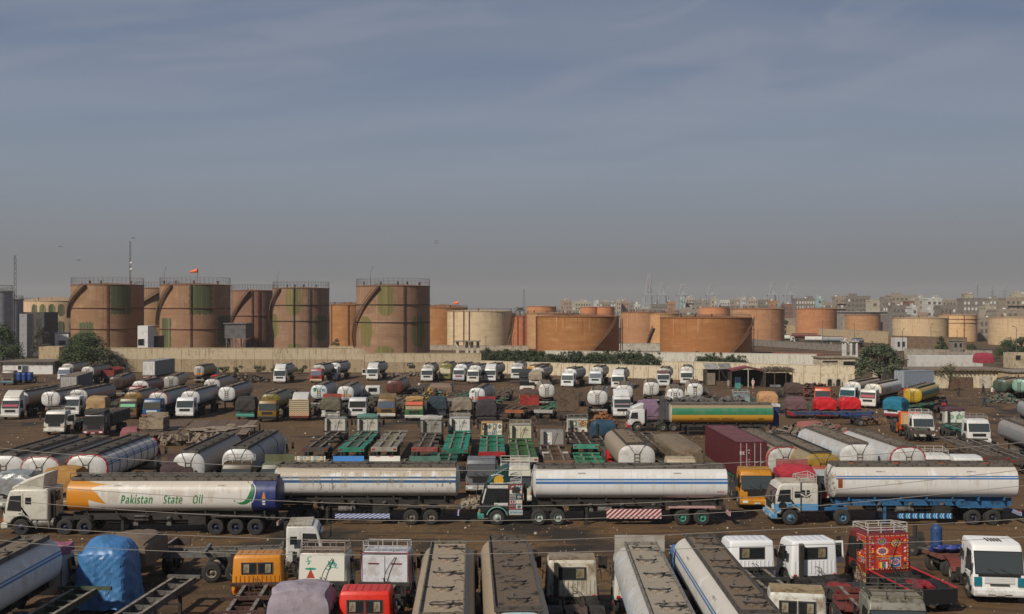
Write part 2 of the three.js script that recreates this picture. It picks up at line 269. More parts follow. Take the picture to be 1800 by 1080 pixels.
const N1 = low('left of the two near ochre orange tanks behind the bushes, stair climbing right', 1016, 345, 72, 556, '#9a6534', { pipes: [-86, -78], seed: 66, stair: [12, .02, 62, .97], stairC: '#a9774d', manways: [-20], streak: .8, trim: '#7c3f2a' });
low('orange tank standing in the gap between the two near ochre tanks', 1128, 405, 36, 549, SK, { seed: 67, streak: .7 });
low('beige brown tank with curved stair tucked behind the right near ochre tank', 1168, 378, 26, 551, '#b98a5a', { seed: 68, stair: [-85, .05, -40, .6] });
low('right of the two near ochre orange tanks, stair rising to its right edge', 1240, 335, 79, 558, '#9b6434', { pipes: [95], seed: 69, stair: [26, .02, 80, .97], stairC: '#a9774d', manways: [-10], streak: .8, trim: '#4c3226' });
low('peach tank directly right of the right near ochre tank', 1332, 440, 46, 543, SK, { seed: 70, manways: [10] });
low('pale orange tank standing alone with red trucks parked at its foot', 1435, 540, 35, 543, '#aa7048', { seed: 71 });
low('small tan tank behind the beige boundary wall on the right', 1517, 560, 30, 554, '#a97a51', { seed: 72 });
low('wide beige cream tank behind the two street lamp posts', 1618, 460, 46.5, 559, '#bfa47f', { seed: 73, streak: .9 });
low('light orange cream tank with two dark bands behind the guard tower', 1684, 490, 32, 554, '#cda677', { seed: 74, rings: [.84, .7], pipes: [18] });
low('beige tank cut by the right edge of the view', 1796, 440, 54, 558, '#bca17d', { seed: 75, streak: 1 });
low('far orange tank peeking above the left near ochre tank', 952, 560, 26, 539, '#b97c4f', { far: 1, seed: 76 });
low('far small orange tank with arched stair above the ochre tanks', 1036, 600, 16, 540, '#b9764a', { far: 1, seed: 76 });
low('second far small orange tank beside the arched one', 1063, 600, 17, 540, '#b9764a', { far: 1, seed: 77 });
low('far orange tank rim above the right near ochre tank', 1256, 620, 27, 541, '#bd7c50', { far: 1, seed: 78 });
low('cream tank with two rows of small green leaf marks at far left', 100, 400, 61, 529, '#c4a682', { seed: 79, cone: .12, patches: [[-36, .8, 5, .12, 'b', GRN], [-22, .8, 5, .12, 'b', GRN], [-8, .8, 5, .12, 'b', GRN], [6, .8, 5, .12, 'b', GRN], [6, .45, 5, .12, 'b', GRN], [22, .8, 5, .12, 'b', '#6f5a42'], [24, .45, 5, .12, 'b', '#6f5a42'], [-40, .45, 5, .12, 'b', GRN]], trim: '#9a7a58' });
low('brown orange tank peeping out left of the leaf marked cream tank', 58, 470, 24, 531, '#a8744e', { far: 1, seed: 80 });
storageTank('grey steel tank cut by the left edge of the view', -2, 300, 22, 512, { c: '#8d8c8e', railing: 1.6, roof: '#8a8886', trim: '#55504c', seed: 81, streak: .7, pipes: [88], cone: .2 });
storageTank('smaller grey tank right behind the left edge grey tank', 22, 330, 17, 526, { c: '#84858a', railing: 1, roof: '#8a8886', trim: '#55504c', seed: 82, streak: .5 });

// ------------------------------------------------------------------ walls of the yard
const flaking = (base, under, seed, amt = 1) => dataTex(1024, 512, (u, v) => {   // whitewash that has come off in flakes, with rain stains
  const n = tnoise(u * 1, v, 7, 5, seed), k = tnoise(u, v, 30, 5, seed + 5), st = tnoise(u, v * .12, 60, 3, seed + 9), f = tnoise(u, v, 120, 2, seed + 3);
  const off = amt * smooth(.53, .60, .45 * n + .55 * k), run = smooth(.56, .70, st) * .3; const t = (1 - run * .5) * (.93 + .14 * (f - .5));
  return [lerp(base[0], under[0], off) * t, lerp(base[1], under[1], off) * t, lerp(base[2], under[2], off) * t * (1 - run * .12)];
}, 1 / 14);
const wallM = new THREE.MeshStandardMaterial({ map: flaking([.76, .69, .57], [.68, .60, .49], 3, .6), roughness: .95 });
const wallLow = new THREE.MeshStandardMaterial({ map: flaking([.66, .58, .46], [.56, .48, .38], 13, .6), roughness: .95 });
const washM = new THREE.MeshStandardMaterial({ map: flaking([.82, .76, .65], [.68, .58, .47], 23, .55), roughness: .95 });
const whiteM = new THREE.MeshStandardMaterial({ map: flaking([.80, .78, .72], [.74, .70, .63], 33, .6), roughness: .95 });
const tanM = new THREE.MeshStandardMaterial({ map: flaking([.74, .65, .52], [.68, .58, .46], 43, .6), roughness: .95 });
// a wall from a to b made of panels in courses [bottom, top, material]; cap and posts are its own parts
function wall(label, a, b, courses, step, o = {}) {
  const dx = b[0] - a[0], dz = b[1] - a[1], L = Math.hypot(dx, dz), t = thing('boundary_wall', label, 'wall', a[0], a[1], -Math.atan2(dz, dx)), n = Math.max(1, Math.round(L / step)), w = L / n, r = rng(L * 10 | 0);
  for (const [y0, y1, m, th = .22] of courses) for (let i = 0; i < n; i++) { const j = (r() - .5) * .03; put('panel', boxV(w - .05, y1 - y0 - .03, th, (r() * 9) | 0), m, t, (i + .5) * w, (y0 + y1) / 2, j); }
  const top = courses[courses.length - 1][1];
  if (o.cap !== 0) put('coping', boxG(L, .12, .34), o.capM || courses[0][2], t, L / 2, top + .05, 0);
  if (o.post) { for (let i = 0; i <= n; i++) put('post', boxG(.3, top, .3), o.postM || courses[0][2], t, i * w, top / 2, .12); }
  return t;
}
wall('long tall two-tone concrete panel wall below the camouflaged tanks', ad(160, 248), ad(641, 245), [[0, 2.9, wallLow, .3], [2.9, 5.45, wallM]], 4.2, { capM: wallM });
wall('slightly lower stretch of panel wall below the largest olive patched tank', ad(641.5, 245), ad(846, 245), [[0, 2.3, wallLow, .3], [2.3, 4.3, wallM]], 4.2, { capM: wallM });
wall('low whitewashed flaking wall below the strip of green bushes', ad(847, 244), ad(1166, 221), [[0, 2.65, washM]], 3.4, { post: 1, postM: washM });
wall('stained whitewashed wall behind the canopies and thatched shelter', ad(1167, 221), ad(1502, 201), [[0, 2.2, washM, .26], [2.2, 3.7, washM]], 3.1, { post: 1, postM: washM });
wall('smooth white upper wall running below the two near ochre tanks', ad(958, 285), ad(1436, 262), [[0, 3.4, whiteM]], 6.5, {});
wall('beige low wall with a step up in front of the small tan tank', ad(1440, 520), ad(1562, 450), [[0, 5.2, tanM]], 8, {});
wall('brown earth coloured bund wall under the wide beige tank', ad(1562, 400), ad(1700, 372), [[0, 4.6, paint('#7f6853', 'dirty', .95)]], 6, {});
wall('grey roadside wall behind the white columned shelter', ad(1320, 430), ad(1500, 360), [[0, 2.4, paint('#8e857a', 'dirty', .95)]], 5, {});
wall('pale grey rubble wall in front of the guard tower', ad(1590, 310), ad(1745, 295), [[0, 3.0, paint('#a2978a', 'dirty', .95)]], 4, {});
wall('low tan bund wall left of the largest olive patched tank', ad(578, 315), ad(640, 312), [[0, 3.6, tanM]], 5, {});
wall('low pale wall below the cream white tank', ad(750, 380), ad(930, 372), [[0, 1.8, paint('#b3a692', 'dirty', .9)]], 6, {});
wall('low white wall in the gap between the two near ochre tanks', ad(1085, 375), ad(1165, 372), [[0, 2.6, paint('#c4bcae', 'dirty', .9)]], 5, {});
// ------------------------------------------------------------------ buildings near the yard
function block(name, label, cat, px0, px1, d, yTop, m, o = {}) {  // a flat roofed block with parapet, openings as frames and recessed panes
  const s = FOC / d, w = (px1 - px0) / s, h = hAt(yTop, d) - (o.base || 0), dep = o.dep || w * .6, [x, z] = ad((px0 + px1) / 2, d + dep / 2), t = thing(name, label, cat, x, z, o.turn || 0, o.group);
  put('wall', boxG(w, h, dep), m, t, 0, h / 2 + (o.base || 0), 0);
  if (o.roof) put('roof', boxG(w + (o.eave ?? .6), .25, dep + (o.eave ?? .6)), o.roof, t, 0, h + .13 + (o.base || 0), 0);
  for (const [fx, fy, fw, fh, kind, c] of o.open || []) { // openings in fractions of width and height
    const X = (fx - .5) * w, Y = fy * h + (o.base || 0), fr = mesh(kind || 'window', new MB().span(X - fw * w / 2 - .08, X + fw * w / 2 + .08, Y - fh * h / 2 - .08, Y - fh * h / 2, dep / 2, dep / 2 + .1).span(X - fw * w / 2 - .08, X + fw * w / 2 + .08, Y + fh * h / 2, Y + fh * h / 2 + .08, dep / 2, dep / 2 + .1).span(X - fw * w / 2 - .08, X - fw * w / 2, Y - fh * h / 2, Y + fh * h / 2, dep / 2, dep / 2 + .1).span(X + fw * w / 2, X + fw * w / 2 + .08, Y - fh * h / 2, Y + fh * h / 2, dep / 2, dep / 2 + .1).geo(), m, t);
    put('pane', boxG(fw * w, fh * h, .06), c ? paint(c, 'dirty', .6) : M.glass, fr, X, Y, dep / 2 + .03);
  }
  return { t, w, h, dep };
}
block('guard_room', 'white single storey house with grey roof and blue door at far left', 'house', 20, 108, 238, 637, paint('#ece9e2', 'light', .8), { dep: 9, roof: paint('#7d7163', 'dirty', .9), eave: 1.4, open: [[.35, .55, .08, .3, 'window'], [.45, .36, .13, .7, 'door', '#4a5560'], [.7, .82, .05, .1, 'vent', '#333'], [.78, .82, .05, .1, 'vent', '#333'], [.86, .82, .05, .1, 'vent', '#333']] });
block('wall_block', 'beige windowless block beside the dark tree at left', 'building', 76, 112, 290, 610, tanM, { dep: 6 });
block('kiosk', 'small white kiosk with blue trim and wide dark window above the beige block', 'kiosk', 101, 125, 315, 586, paint('#eeebe6', 'light', .7), { dep: 4, roof: paint('#4d5873', 'light', .7), open: [[.5, .62, .6, .18, 'window']] });
block('pump_house', 'white narrow pump house standing between the first two camouflaged tanks', 'building', 247, 265, 292, 573, paint('#f0eeea', 'light', .7), { dep: 5, open: [[.35, .55, .6, .18, 'window']] });
block('store', 'low grey store with pink roof beside the white pump house', 'building', 265, 283, 298, 592, paint('#5d5a55', 'dirty', .8), { dep: 5, roof: paint('#a08078', 'dirty', .8) });
block('filling_shed', 'grey corrugated shed roofed block right of the windsock tank', 'shed', 401, 438, 300, 570, paint('#6f6c6b', 'dirty', .8), { dep: 8, base: 6.3, roof: paint('#77767a', 'dirty', .7) });
{ const [x, z] = ad(419, 303), t = thing('truss_frame', 'steel cross braced legs carrying the grey shed beside the windsock tank', 'steel frame', x, z); const m = M.steel, w = 2.6; for (const sx of [-1, 0, 1]) for (const sz of [-1, 1]) put('leg', boxG(.25, 6.3, .25), m, t, sx * w, 3.15, sz * 3); new MB().bar([-w, 0, 3.1], [0, 6.2, 3.1], .1).bar([0, 0, 3.1], [-w, 6.2, 3.1], .1).bar([0, 0, 3.1], [w, 6.2, 3.1], .1).bar([w, 0, 3.1], [0, 6.2, 3.1], .1).build('brace', m, t); }
block('silo_shed', 'dark grey shed with big bays in front of the leaf marked cream tank', 'shed', 40, 90, 330, 549, paint('#5d5956', 'dirty', .85), { dep: 10, open: [[.3, .5, .14, .7, 'bay', '#3c3937'], [.55, .5, .14, .7, 'bay', '#48443f'], [.8, .5, .14, .7, 'bay', '#3c3937']] });
block('silo', 'pale grey upright bin on the left of the dark shed', 'silo', 39, 52, 322, 552, paint('#a5a5a6', 'light', .7), { dep: 4 });
block('lookout', 'stepped concrete lookout with three openings left of the bush strip', 'lookout', 796, 845, 252, 625, paint('#a3967f', 'dirty', .9), { dep: 6 });
{ const d = 254, [x, z] = ad(822, d), t = thing('lookout_canopy', 'flat slab canopy on stubby pillars above the stepped lookout', 'canopy', x, z), y0 = hAt(625, d), y1 = hAt(600, d); put('slab', boxG(6, .25, 3.4), M.concrete, t, 0, y1, 0); for (const X of [-2.4, -.2, 1.0, 2.4]) put('pillar', boxG(.7, y1 - y0, .7), M.pale, t, X, (y0 + y1) / 2, 0); }
// long shed with joists at the right, its gate and the blocks on its roof
{
  const d = 196, [x0] = ad(1560, d), [x1] = ad(1768, d), w = x1 - x0, t = thing('long_wall_building', 'long flat roofed building with joists, flaking walls and brown gate at right', 'building', (x0 + x1) / 2, -d - 4);
  put('wall', boxG(w, 3.05, 8), washM, t, 0, 1.52, 0); put('roof', boxG(w + .6, .28, 9), paint('#8d7d69', 'dirty', .9), t, 0, 3.35, .2);
  for (let i = 0; i < 30; i++) put('joist', boxG(.18, .2, .8), M.wood, t, -w / 2 + .5 + i * (w - 1) / 29, 3.1, 4.35);
  const g = put('gate', boxG(4.3, 2.0, .12), paint('#6d5442', 'dirty', .9), t, 2.6, 1.0, 4.08); for (let i = 0; i < 9; i++) put('gate_bar', boxG(.05, .35, .05), M.dark, g, -1.9 + i * .47, 1.15, .03);
  put('door_surround', boxG(2.2, 2.3, .25), M.pale, t, 7.0, 1.15, 4.1);
}
block('gate_block', 'tall beige gate block with dark doorway at the right edge', 'building', 1766, 1815, 190, 655, tanM, { dep: 6, roof: M.concrete, open: [[.75, .42, .34, .8, 'doorway', '#4e4034'], [.2, .8, .05, .14, 'window'], [.2, .6, .05, .14, 'window']] });
block('roof_block', 'cream block with dark window standing behind the gate block', 'building', 1772, 1815, 262, 621, paint('#c9b898', 'dirty', .9), { dep: 5, open: [[.22, .7, .2, .3, 'window']] });
block('white_store', 'long low white store behind the flaking wall building', 'building', 1602, 1720, 236, 626, paint('#d8d4cb', 'light', .8), { dep: 5 });
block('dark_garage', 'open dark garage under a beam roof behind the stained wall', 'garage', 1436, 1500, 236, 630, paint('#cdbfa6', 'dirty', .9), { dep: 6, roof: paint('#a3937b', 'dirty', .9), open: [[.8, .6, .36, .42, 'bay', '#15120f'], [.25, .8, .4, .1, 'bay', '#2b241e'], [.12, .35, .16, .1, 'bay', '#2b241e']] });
{ const d = 285, [x, z] = ad(1494, d), t = thing('columned_shelter', 'white shelter of four concrete columns under a flat slab', 'shelter', x, z), h = hAt(600, d); for (const [X, Z] of [[-1.5, 1], [0, 1], [1.5, 1], [-1.5, -1], [1.5, -1]]) put('column', boxG(.45, h, .45), M.white, t, X, h / 2, Z); put('slab', boxG(4.0, .3, 3), M.pale, t, 0, h, 0); put('beam', boxG(3.4, .35, .3), M.white, t, 0, h * .35, 1); }
{ const d = 300, s = FOC / d, [x, z] = ad(1681, d), t = thing('guard_tower', 'grey concrete guard tower with dark lookout windows and pole', 'tower', x, z), h = hAt(596, d); put('base', boxG(6.5, h * .42, 4), paint('#a39a8c', 'dirty', .9), t, 0, h * .21, 0); put('cabin', boxG(2.8, h * .5, 2.8), paint('#8f877c', 'dirty', .9), t, 0, h * .67, 0); put('roof', boxG(3.3, .2, 3.3), M.concrete, t, 0, h * .93, 0); put('window', boxG(.6, 1.1, .08), M.glass, t, -.7, h * .72, 1.4); put('window', boxG(.6, 1.1, .08), M.glass, t, .7, h * .72, 1.4); new MB().bar([.3, h * .94, 0], [.3, h + 2.6, 0], .06).build('pole', M.dark, t); }
block('office', 'small white office cabin with dark windows at the foot of the wide beige tank', 'cabin', 1570, 1591, 375, 594, paint('#d2cfca', 'light', .7), { dep: 4, open: [[.3, .5, .2, .4, 'window'], [.7, .5, .25, .4, 'window']] });
block('warehouse', 'white gabled warehouse roof between the pale orange and small tan tanks', 'warehouse', 1470, 1572, 640, 549, paint('#b9b3ab', 'light', .8), { dep: 20, roof: paint('#c9c6c2', 'light', .7), eave: 2, open: [[.12, .4, .1, .3, 'window', '#c9d0d4'], [.9, .45, .14, .5, 'bay', '#55534f']] });
block('side_house', 'cream house peeking left of the pale orange tank', 'house', 1386, 1402, 560, 573, paint('#c4ac88', 'light', .9), { dep: 8 });
// ------------------------------------------------------------------ the town in the haze
{
  const BC = { g: '#9f968b', d: '#8d857c', b: '#a89b8a', c: '#bfb5a2', w: '#d2d0ca', p: '#b39a88', o: '#ba9068', t: '#a9c2c4', k: '#8f6c5c' };
  const winG = boxG(1.2, 1.5, .1), wDark = paint('#5d5751', null, .5), wPale = paint('#c9c4ba', null, .6);
  function flats(label, x0, x1, top, d, c, floors, cols, o = {}) {
    const s = FOC / d, w = (x1 - x0) / s, h = hAt(top + 6, d), dep = Math.max(8, w * .7), [x, z] = ad((x0 + x1) / 2, d + dep / 2), t = thing('apartment_building', label, 'building', x, z, o.turn || 0), m = paint(BC[c], 'dirty', .95);
    put('wall', boxG(w, h, dep), m, t, 0, h / 2, 0); new MB().span(-w / 2 - .2, w / 2 + .2, h, h + 1, dep / 2 - .3, dep / 2).span(-w / 2 - .2, w / 2 + .2, h, h + 1, -dep / 2, -dep / 2 + .3).span(-w / 2 - .2, -w / 2 + .1, h, h + 1, -dep / 2 + .3, dep / 2 - .3).span(w / 2 - .1, w / 2 + .2, h, h + 1, -dep / 2 + .3, dep / 2 - .3).build('parapet', m, t);
    const r = rng((x0 * 7 + top) | 0);
    const fh = 3.3, fw = Math.min(w / cols * .5, 1.8); for (let f = 0; f < floors; f++) for (let k = 0; k < cols; k++) if (r() < .88) { const q = put('window', boxG(fw, 1.6, .12), o.pale || r() < .12 ? wPale : wDark, t, (k + .5) / cols * w - w / 2, h - 2.0 - f * fh, dep / 2 + .03); }
    if (o.bal) for (let f = 0; f < floors; f++) put('balcony', boxG(w * .9, .9, 1), m, t, 0, h - 3.2 - f * fh, dep / 2 + .5);
    if (r() < .75) put('stair_head', boxG(w * .3, 2.6, dep * .3), paint(BC[r() < .5 ? c : 'c'], 'dirty', .95), t, (r() - .5) * w * .5, h + 1.3, 0);
    if (r() < .6) put('water_tank', shared('wt', () => new MB().cyl(.9, 1.6, 0, .8, 0, 'y', 10).geo()), paint('#c8c8c8', null, .6), t, (r() - .5) * w * .7, h, dep * .2);
    return t;
  }
  const L = [
    ['peach flats at the left end of the far skyline', 986, 1004, 524, 900, 'p', 4, 4], ['long cream flats third from the left on the far skyline', 1006, 1038, 526, 930, 'c', 3, 7], ['white narrow house with stacked balconies left of the tallest crane', 1044, 1052, 526, 850, 'w', 4, 2], ['grey row of houses left of the tallest crane', 1053, 1082, 527, 940, 'g', 3, 6],
    ['cream twin gabled house just left of the tallest crane', 1083, 1090, 524, 860, 'c', 4, 2], ['pale pink house with open front just left of the tallest crane', 1092, 1104, 525, 870, 'p', 4, 3], ['grey block under the tallest crane', 1106, 1124, 529, 950, 'g', 3, 4], ['white house with jutting upper floor right under the tallest crane', 1115, 1124, 531, 830, 'w', 3, 2],
    ['dim grey block right of the tallest crane', 1145, 1172, 530, 960, 'd', 3, 5], ['orange house right of the tallest crane', 1174, 1186, 526, 900, 'o', 4, 3], ['pale blue house with white edge under the third crane', 1196, 1203, 521, 820, 't', 5, 2], ['cream house with dark balconies under the third crane', 1205, 1219, 519, 830, 'c', 5, 3, { bal: 1 }],
    ['grey green block behind the pale blue house', 1222, 1248, 524, 920, 'g', 4, 5], ['yellow cream tower house under the fourth crane', 1249, 1259, 521, 830, 'c', 5, 2], ['white house with framed balconies right of the fourth crane', 1264, 1281, 524, 840, 'w', 4, 4, { bal: 1 }], ['dull brown block behind the peach tank', 1284, 1302, 523, 900, 'b', 4, 4],
    ['slim white tower house left of the twin cranes', 1303, 1309, 519, 830, 'w', 5, 2], ['tan stepped flats left of the twin cranes', 1314, 1330, 521, 850, 'c', 4, 4], ['grey flats with many openings left of the twin cranes', 1331, 1352, 523, 870, 'd', 4, 5], ['orange stucco house below the twin cranes', 1353, 1365, 525, 780, 'o', 4, 3],
    ['brick red house with white strip right of the peach tank', 1376, 1391, 531, 720, 'k', 3, 3], ['broad grey building with dotted lights behind the pale orange tank', 1396, 1434, 521, 740, 'd', 4, 8, { pale: 1 }], ['pale turquoise slab tower above the pale orange tank', 1434, 1443, 520, 735, 't', 1, 1], ['low brown houses right of the turquoise slab', 1444, 1462, 528, 760, 'b', 3, 4],
    ['striped tan flats right of the turquoise slab', 1466, 1484, 518, 680, 'b', 6, 4, { bal: 1 }], ['grey unfinished block with roof shed above the warehouse', 1485, 1526, 517, 700, 'd', 5, 6], ['blank cream side wall tower above the warehouse', 1526, 1543, 524, 640, 'c', 1, 1], ['grey flats with a grid of small windows right of the cream wall', 1544, 1566, 523, 660, 'd', 5, 5],
    ['beige house with wide roof terrace above the wide beige tank', 1562, 1606, 515, 760, 'b', 3, 6], ['dull red brick cube above the wide beige tank', 1591, 1611, 526, 690, 'k', 1, 2], ['long grey block just above the wide beige tank roof', 1565, 1600, 534, 600, 'd', 3, 5], ['narrow white stair tower above the wide beige tank', 1599, 1608, 536, 585, 'w', 1, 1],
    ['bright white three storey house with dark square windows', 1625, 1652, 521, 640, 'w', 3, 3], ['cream roof room left of the bright white house', 1612, 1628, 520, 665, 'c', 2, 2], ['grey house with sheet roof below the bright white house', 1648, 1676, 534, 570, 'd', 2, 4], ['brown row behind the bright white house', 1653, 1688, 523, 740, 'b', 4, 6],
    ['dark grey flats with paired white windows above the banded tank', 1688, 1727, 521, 620, 'd', 5, 6, { pale: 1 }], ['round topped tan tower above the dark grey flats', 1694, 1710, 513, 760, 'b', 2, 2], ['small pale house right of the dark grey flats', 1727, 1743, 536, 560, 'c', 2, 3], ['grey brown flats right of the small pale house', 1735, 1760, 521, 700, 'g', 5, 4],
    ['brick flats with arched balconies at right', 1762, 1805, 520, 590, 'b', 4, 5, { bal: 1 }], ['low tan warehouse below the brick flats', 1744, 1800, 541, 540, 'b', 1, 6], ['pale roof house behind the brick flats', 1780, 1808, 513, 660, 'c', 2, 3], ['low brown sheds between the banded tank and the edge tank', 1716, 1746, 556, 500, 'b', 2, 4],
    ['far low houses behind the cream tank on the left skyline', 905, 940, 546, 900, 'g', 2, 5], ['dim low building behind the left near ochre tank', 945, 985, 540, 950, 'd', 2, 6], ['low grey houses behind the peach tank', 1120, 1165, 540, 780, 'g', 2, 7], ['low tan houses right of the gap tank', 1190, 1250, 541, 760, 'b', 2, 9]];
  L.forEach(a => flats(...a));
  // infill of small houses farther down the slope, each its own thing but too small for parts
  const r = rng(71), kinds = ['g', 'd', 'b', 'c', 'p']; let n = 0;
  for (let i = 0; i < 34; i++) { const x0 = 1370 + r() * 430, d = 560 + r() * 260, w = 5 + r() * 8, h = 7 + r() * 8, [x, z] = ad(x0, d); const o = put('small_house', boxG(w, h, w), paint(BC[kinds[(r() * 5) | 0]], 'dirty', .95), scene, x, h / 2, z); tag(o, 'small flat roofed house in the crowded right side of the town', 'house', 'small houses crowding the hazy town'); o.name = numbered('town_house'); }
}
// ------------------------------------------------------------------ harbour cranes, masts, pylons in the haze
{
  const m = paint('#8a8a8c', null, .9), d = 3000, k = FOC / d;
  function crane(label, px, topY, tall) { const [x, z] = ad(px, d), t = thing('harbour_crane', label, 'crane', x, z, 0, undefined), s = 1 / k, H = hAt(topY, d), w = 9 * s, hb = hAt(518, d);
    for (const sx of [-1, 1]) for (const sz of [-1, 1]) new MB().bar([sx * w, 0, sz * 14], [sx * w * .8, hb, sz * 12], 2.2, 4).build('leg', m, t);
    new MB().box(w * 2.1, 4, 26, 0, hb, 0).build('girder', m, t); for (const q of [-13, 13]) put('tie_beam', boxG(w * 2, 3, 4), m, t, 0, hb * .55, q);
    new MB().bar([-w * .6, hb, 0], [0, H, 0], 1.8, 4).bar([w * .6, hb, 0], [0, H, 0], 1.8, 4).box(w * .8, 6, 10, w * .2, hb + 5, 0).build('apex_frame', m, t);
    const b = new MB(); if (tall) { b.bar([2, hb, 12], [6, H, 16], 2, 4).bar([-8, hb, 12], [4, H, 16], 1.6, 4); for (let i = 1; i < 6; i++) b.bar([-8 + i * 2, lerp(hb, H, i / 6), 13], [2 + i * .7, lerp(hb, H, i / 6), 13], 1, 4); } else b.bar([-w * .4, H * .98, 0], [w * .9, H * .99, 0], 1.6, 4); b.build('boom', m, t); }
  crane('tallest harbour crane with boom raised, leftmost of the faint cranes', 1140, 481, 1); crane('faint harbour crane second from the left', 1165, 498); crane('faint harbour crane third from the left', 1199, 500); crane('faint harbour crane above the yellow cream tower house', 1250, 500); crane('left of the twin faint cranes above the peach tank', 1358, 496); crane('right of the twin faint cranes above the peach tank', 1387, 496);
  for (const [px, top, l] of [[1718, 494, 'left of three faint pylons on the right skyline'], [1745, 502, 'middle of three faint pylons on the right skyline'], [1767, 501, 'right of three faint pylons on the right skyline']]) { const [x, z] = ad(px, 2200), t = thing('pylon', l, 'pylon', x, z), H = hAt(top, 2200); const b = new MB(); for (const a of [-1, 1]) for (const c of [-1, 1]) b.bar([a * 5, 0, c * 5], [a * .6, H, c * .6], .7, 4); b.build('lattice', m, t); const c = new MB(); for (let i = 1; i < 4; i++) c.box(14 - i * 2, 1, 1, 0, H - i * 6, 0); c.build('crossarm', m, t); }
  function mast(label, px, d, top, w, dish) { const [x, z] = ad(px, d), t = thing('antenna_mast', label, 'mast', x, z), H = hAt(top, d), b = new MB(), n = Math.round(H / 1.6); for (const [a, c] of [[-w, -w], [w, -w], [0, w]]) b.bar([a, 0, c], [a * .5, H, c * .5], .06, 4); for (let i = 0; i < n; i++) { const y0 = H * i / n, y1 = H * (i + 1) / n; b.bar([-w * .8, y0, -w * .8], [w * .7, y1, -w * .7], .04, 4).bar([w * .8, y0, -w * .8], [0, y1, w * .7], .04, 4); } b.build('lattice', M.steel, t); for (const f of dish) put('dish', shared('dish', () => new MB().add(lathe([[.01, 0], [.45, .12], [.5, .25]], 14, 'z')).geo()), M.white, t, .4, H * f, .3); }
  mast('lattice radio mast at the far left edge', 25, 330, 449, .55, []); mast('tall thin radio mast with small dishes behind the first camouflaged tanks', 228, 420, 424, .45, [.8, .74]);
  mast('very faint thin mast above the gap right of the cream tank', 921, 900, 508, .9, []);
}
{ // windsock on the second camouflaged tank, and a second one on the orange dome
  for (const [px, d, top, l, flip] of [[347, 312, 474, 'orange windsock blown left above the second camouflaged tank', 1], [806, 425, 531, 'small orange windsock above the orange dome roofed tank', 1]]) {
    const [x, z] = ad(px, d), H = hAt(top, d), t = thing('windsock', l, 'windsock', x, z, 0, undefined, 0), b0 = H - (d > 400 ? 3 : 5.5);
    new MB().bar([0, b0, 0], [0, H, 0], .07).build('pole', M.steel, t);
    new MB().add(lathe([[.62, 0], [.5, .7], [.36, 1.5], [.24, 2.2]], 12, 'x'), 0, H - .3, 0, 0, Math.PI, -.18).build('sock', new THREE.MeshStandardMaterial({ color: lin('#f0703a'), roughness: .8, side: THREE.DoubleSide }), t); }
  for (const [px, d, top, b, l] of [[288, 320, 468, 500, 'bent lightning rod on the left roof edge of the windsock tank'], [487, 332, 478, 500, 'lightning rod on the roof of the olive spotted tank'], [651, 300, 468, 500, 'lightning rod on the roof of the largest olive patched tank']]) { const [x, z] = ad(px, d); const t = thing('lightning_rod', l, 'rod', x, z); const y0 = hAt(b, d), y1 = hAt(top, d); new MB().bar([0, y0 - 1, 0], [0, lerp(y0, y1, .6), 0], .06, 5).bar([0, lerp(y0, y1, .6), 0], [.7, y1, 0], .05, 5).build('rod', M.steel, t); }
}
// lamp posts between the yard and the tanks
for (const [px, d, top, l, arm] of [[1637, 345, 571, 'tall lamp post before the beige tank, right of a shorter one', .6], [1587, 350, 580, 'slim lamp post before the left part of the beige tank', .5], [1632, 352, 592, 'short post close to the tall lamp post', 0], [1787, 290, 576, 'lamp post in the trees at the right edge', -.8], [1502, 400, 568, 'slender post before the small tan tank', 0], [1446, 430, 566, 'slender post before the pale orange tank', .4], [1332, 400, 580, 'thin post beside the pipes right of the right ochre tank', 0], [1357, 380, 563, 'thin post before the peach tank', 0], [854, 330, 590, 'thin post before the cream white tank', 0], [902, 340, 588, 'floodlight post at the right foot of the cream white tank', .7], [103, 300, 560, 'thin pole left of the first camouflaged tank', 0]]) {
  const [x, z] = ad(px, d), H = hAt(top, d), t = thing('lamp_post', l, 'lamp post', x, z); new MB().bar([0, 0, 0], [0, H, 0], .11, 6, .07).build('pole', M.steel, t);
  if (arm) { new MB().bar([0, H, 0], [arm, H + .3, 0], .05).bar([0, H - 1, 0], [-arm * .8, H - .8, 0], .05).build('arm', M.steel, t); put('lamp_head', boxG(.5, .15, .25), M.dark, t, arm, H + .3, 0); } else put('crossbar', boxG(.9, .1, .1), M.steel, t, 0, H - .5, 0);
}
{ // pipes beside the near ochre tanks
  const m = paint('#8a4a3a', 'rust', .8); for (const [px, d, l] of [[1091, 350, 'rust red pipe rack in the gap right of the left ochre tank'], [1322, 338, 'rust red pipe rack right of the right ochre tank']]) { const [x, z] = ad(px, d), t = thing('pipe_rack', l, 'pipes', x, z), H = hAt(560, d); for (const X of [-.6, 0, .6]) new MB().cyl(.12, H, X, H / 2, 0).build('pipe', X ? m : M.steel, t); new MB().box(1.8, .12, .2, 0, H * .3, 0).box(1.8, .12, .2, 0, H * .7, 0).build('bracket', M.steel, t); }
  const a = ad(1325, 345), b = ad(1450, 330), t = thing('pipeline', 'bundle of rust red pipes on the ground right of the right ochre tank', 'pipes', a[0], a[1]); for (let i = 0; i < 5; i++) new MB().bar([0, .4 + .15 * (i % 2), -i * 1.6], [b[0] - a[0], .4 + .15 * (i % 2), b[1] - a[1] - i * 1.6], .2, 8).build('pipe', m, t);
}
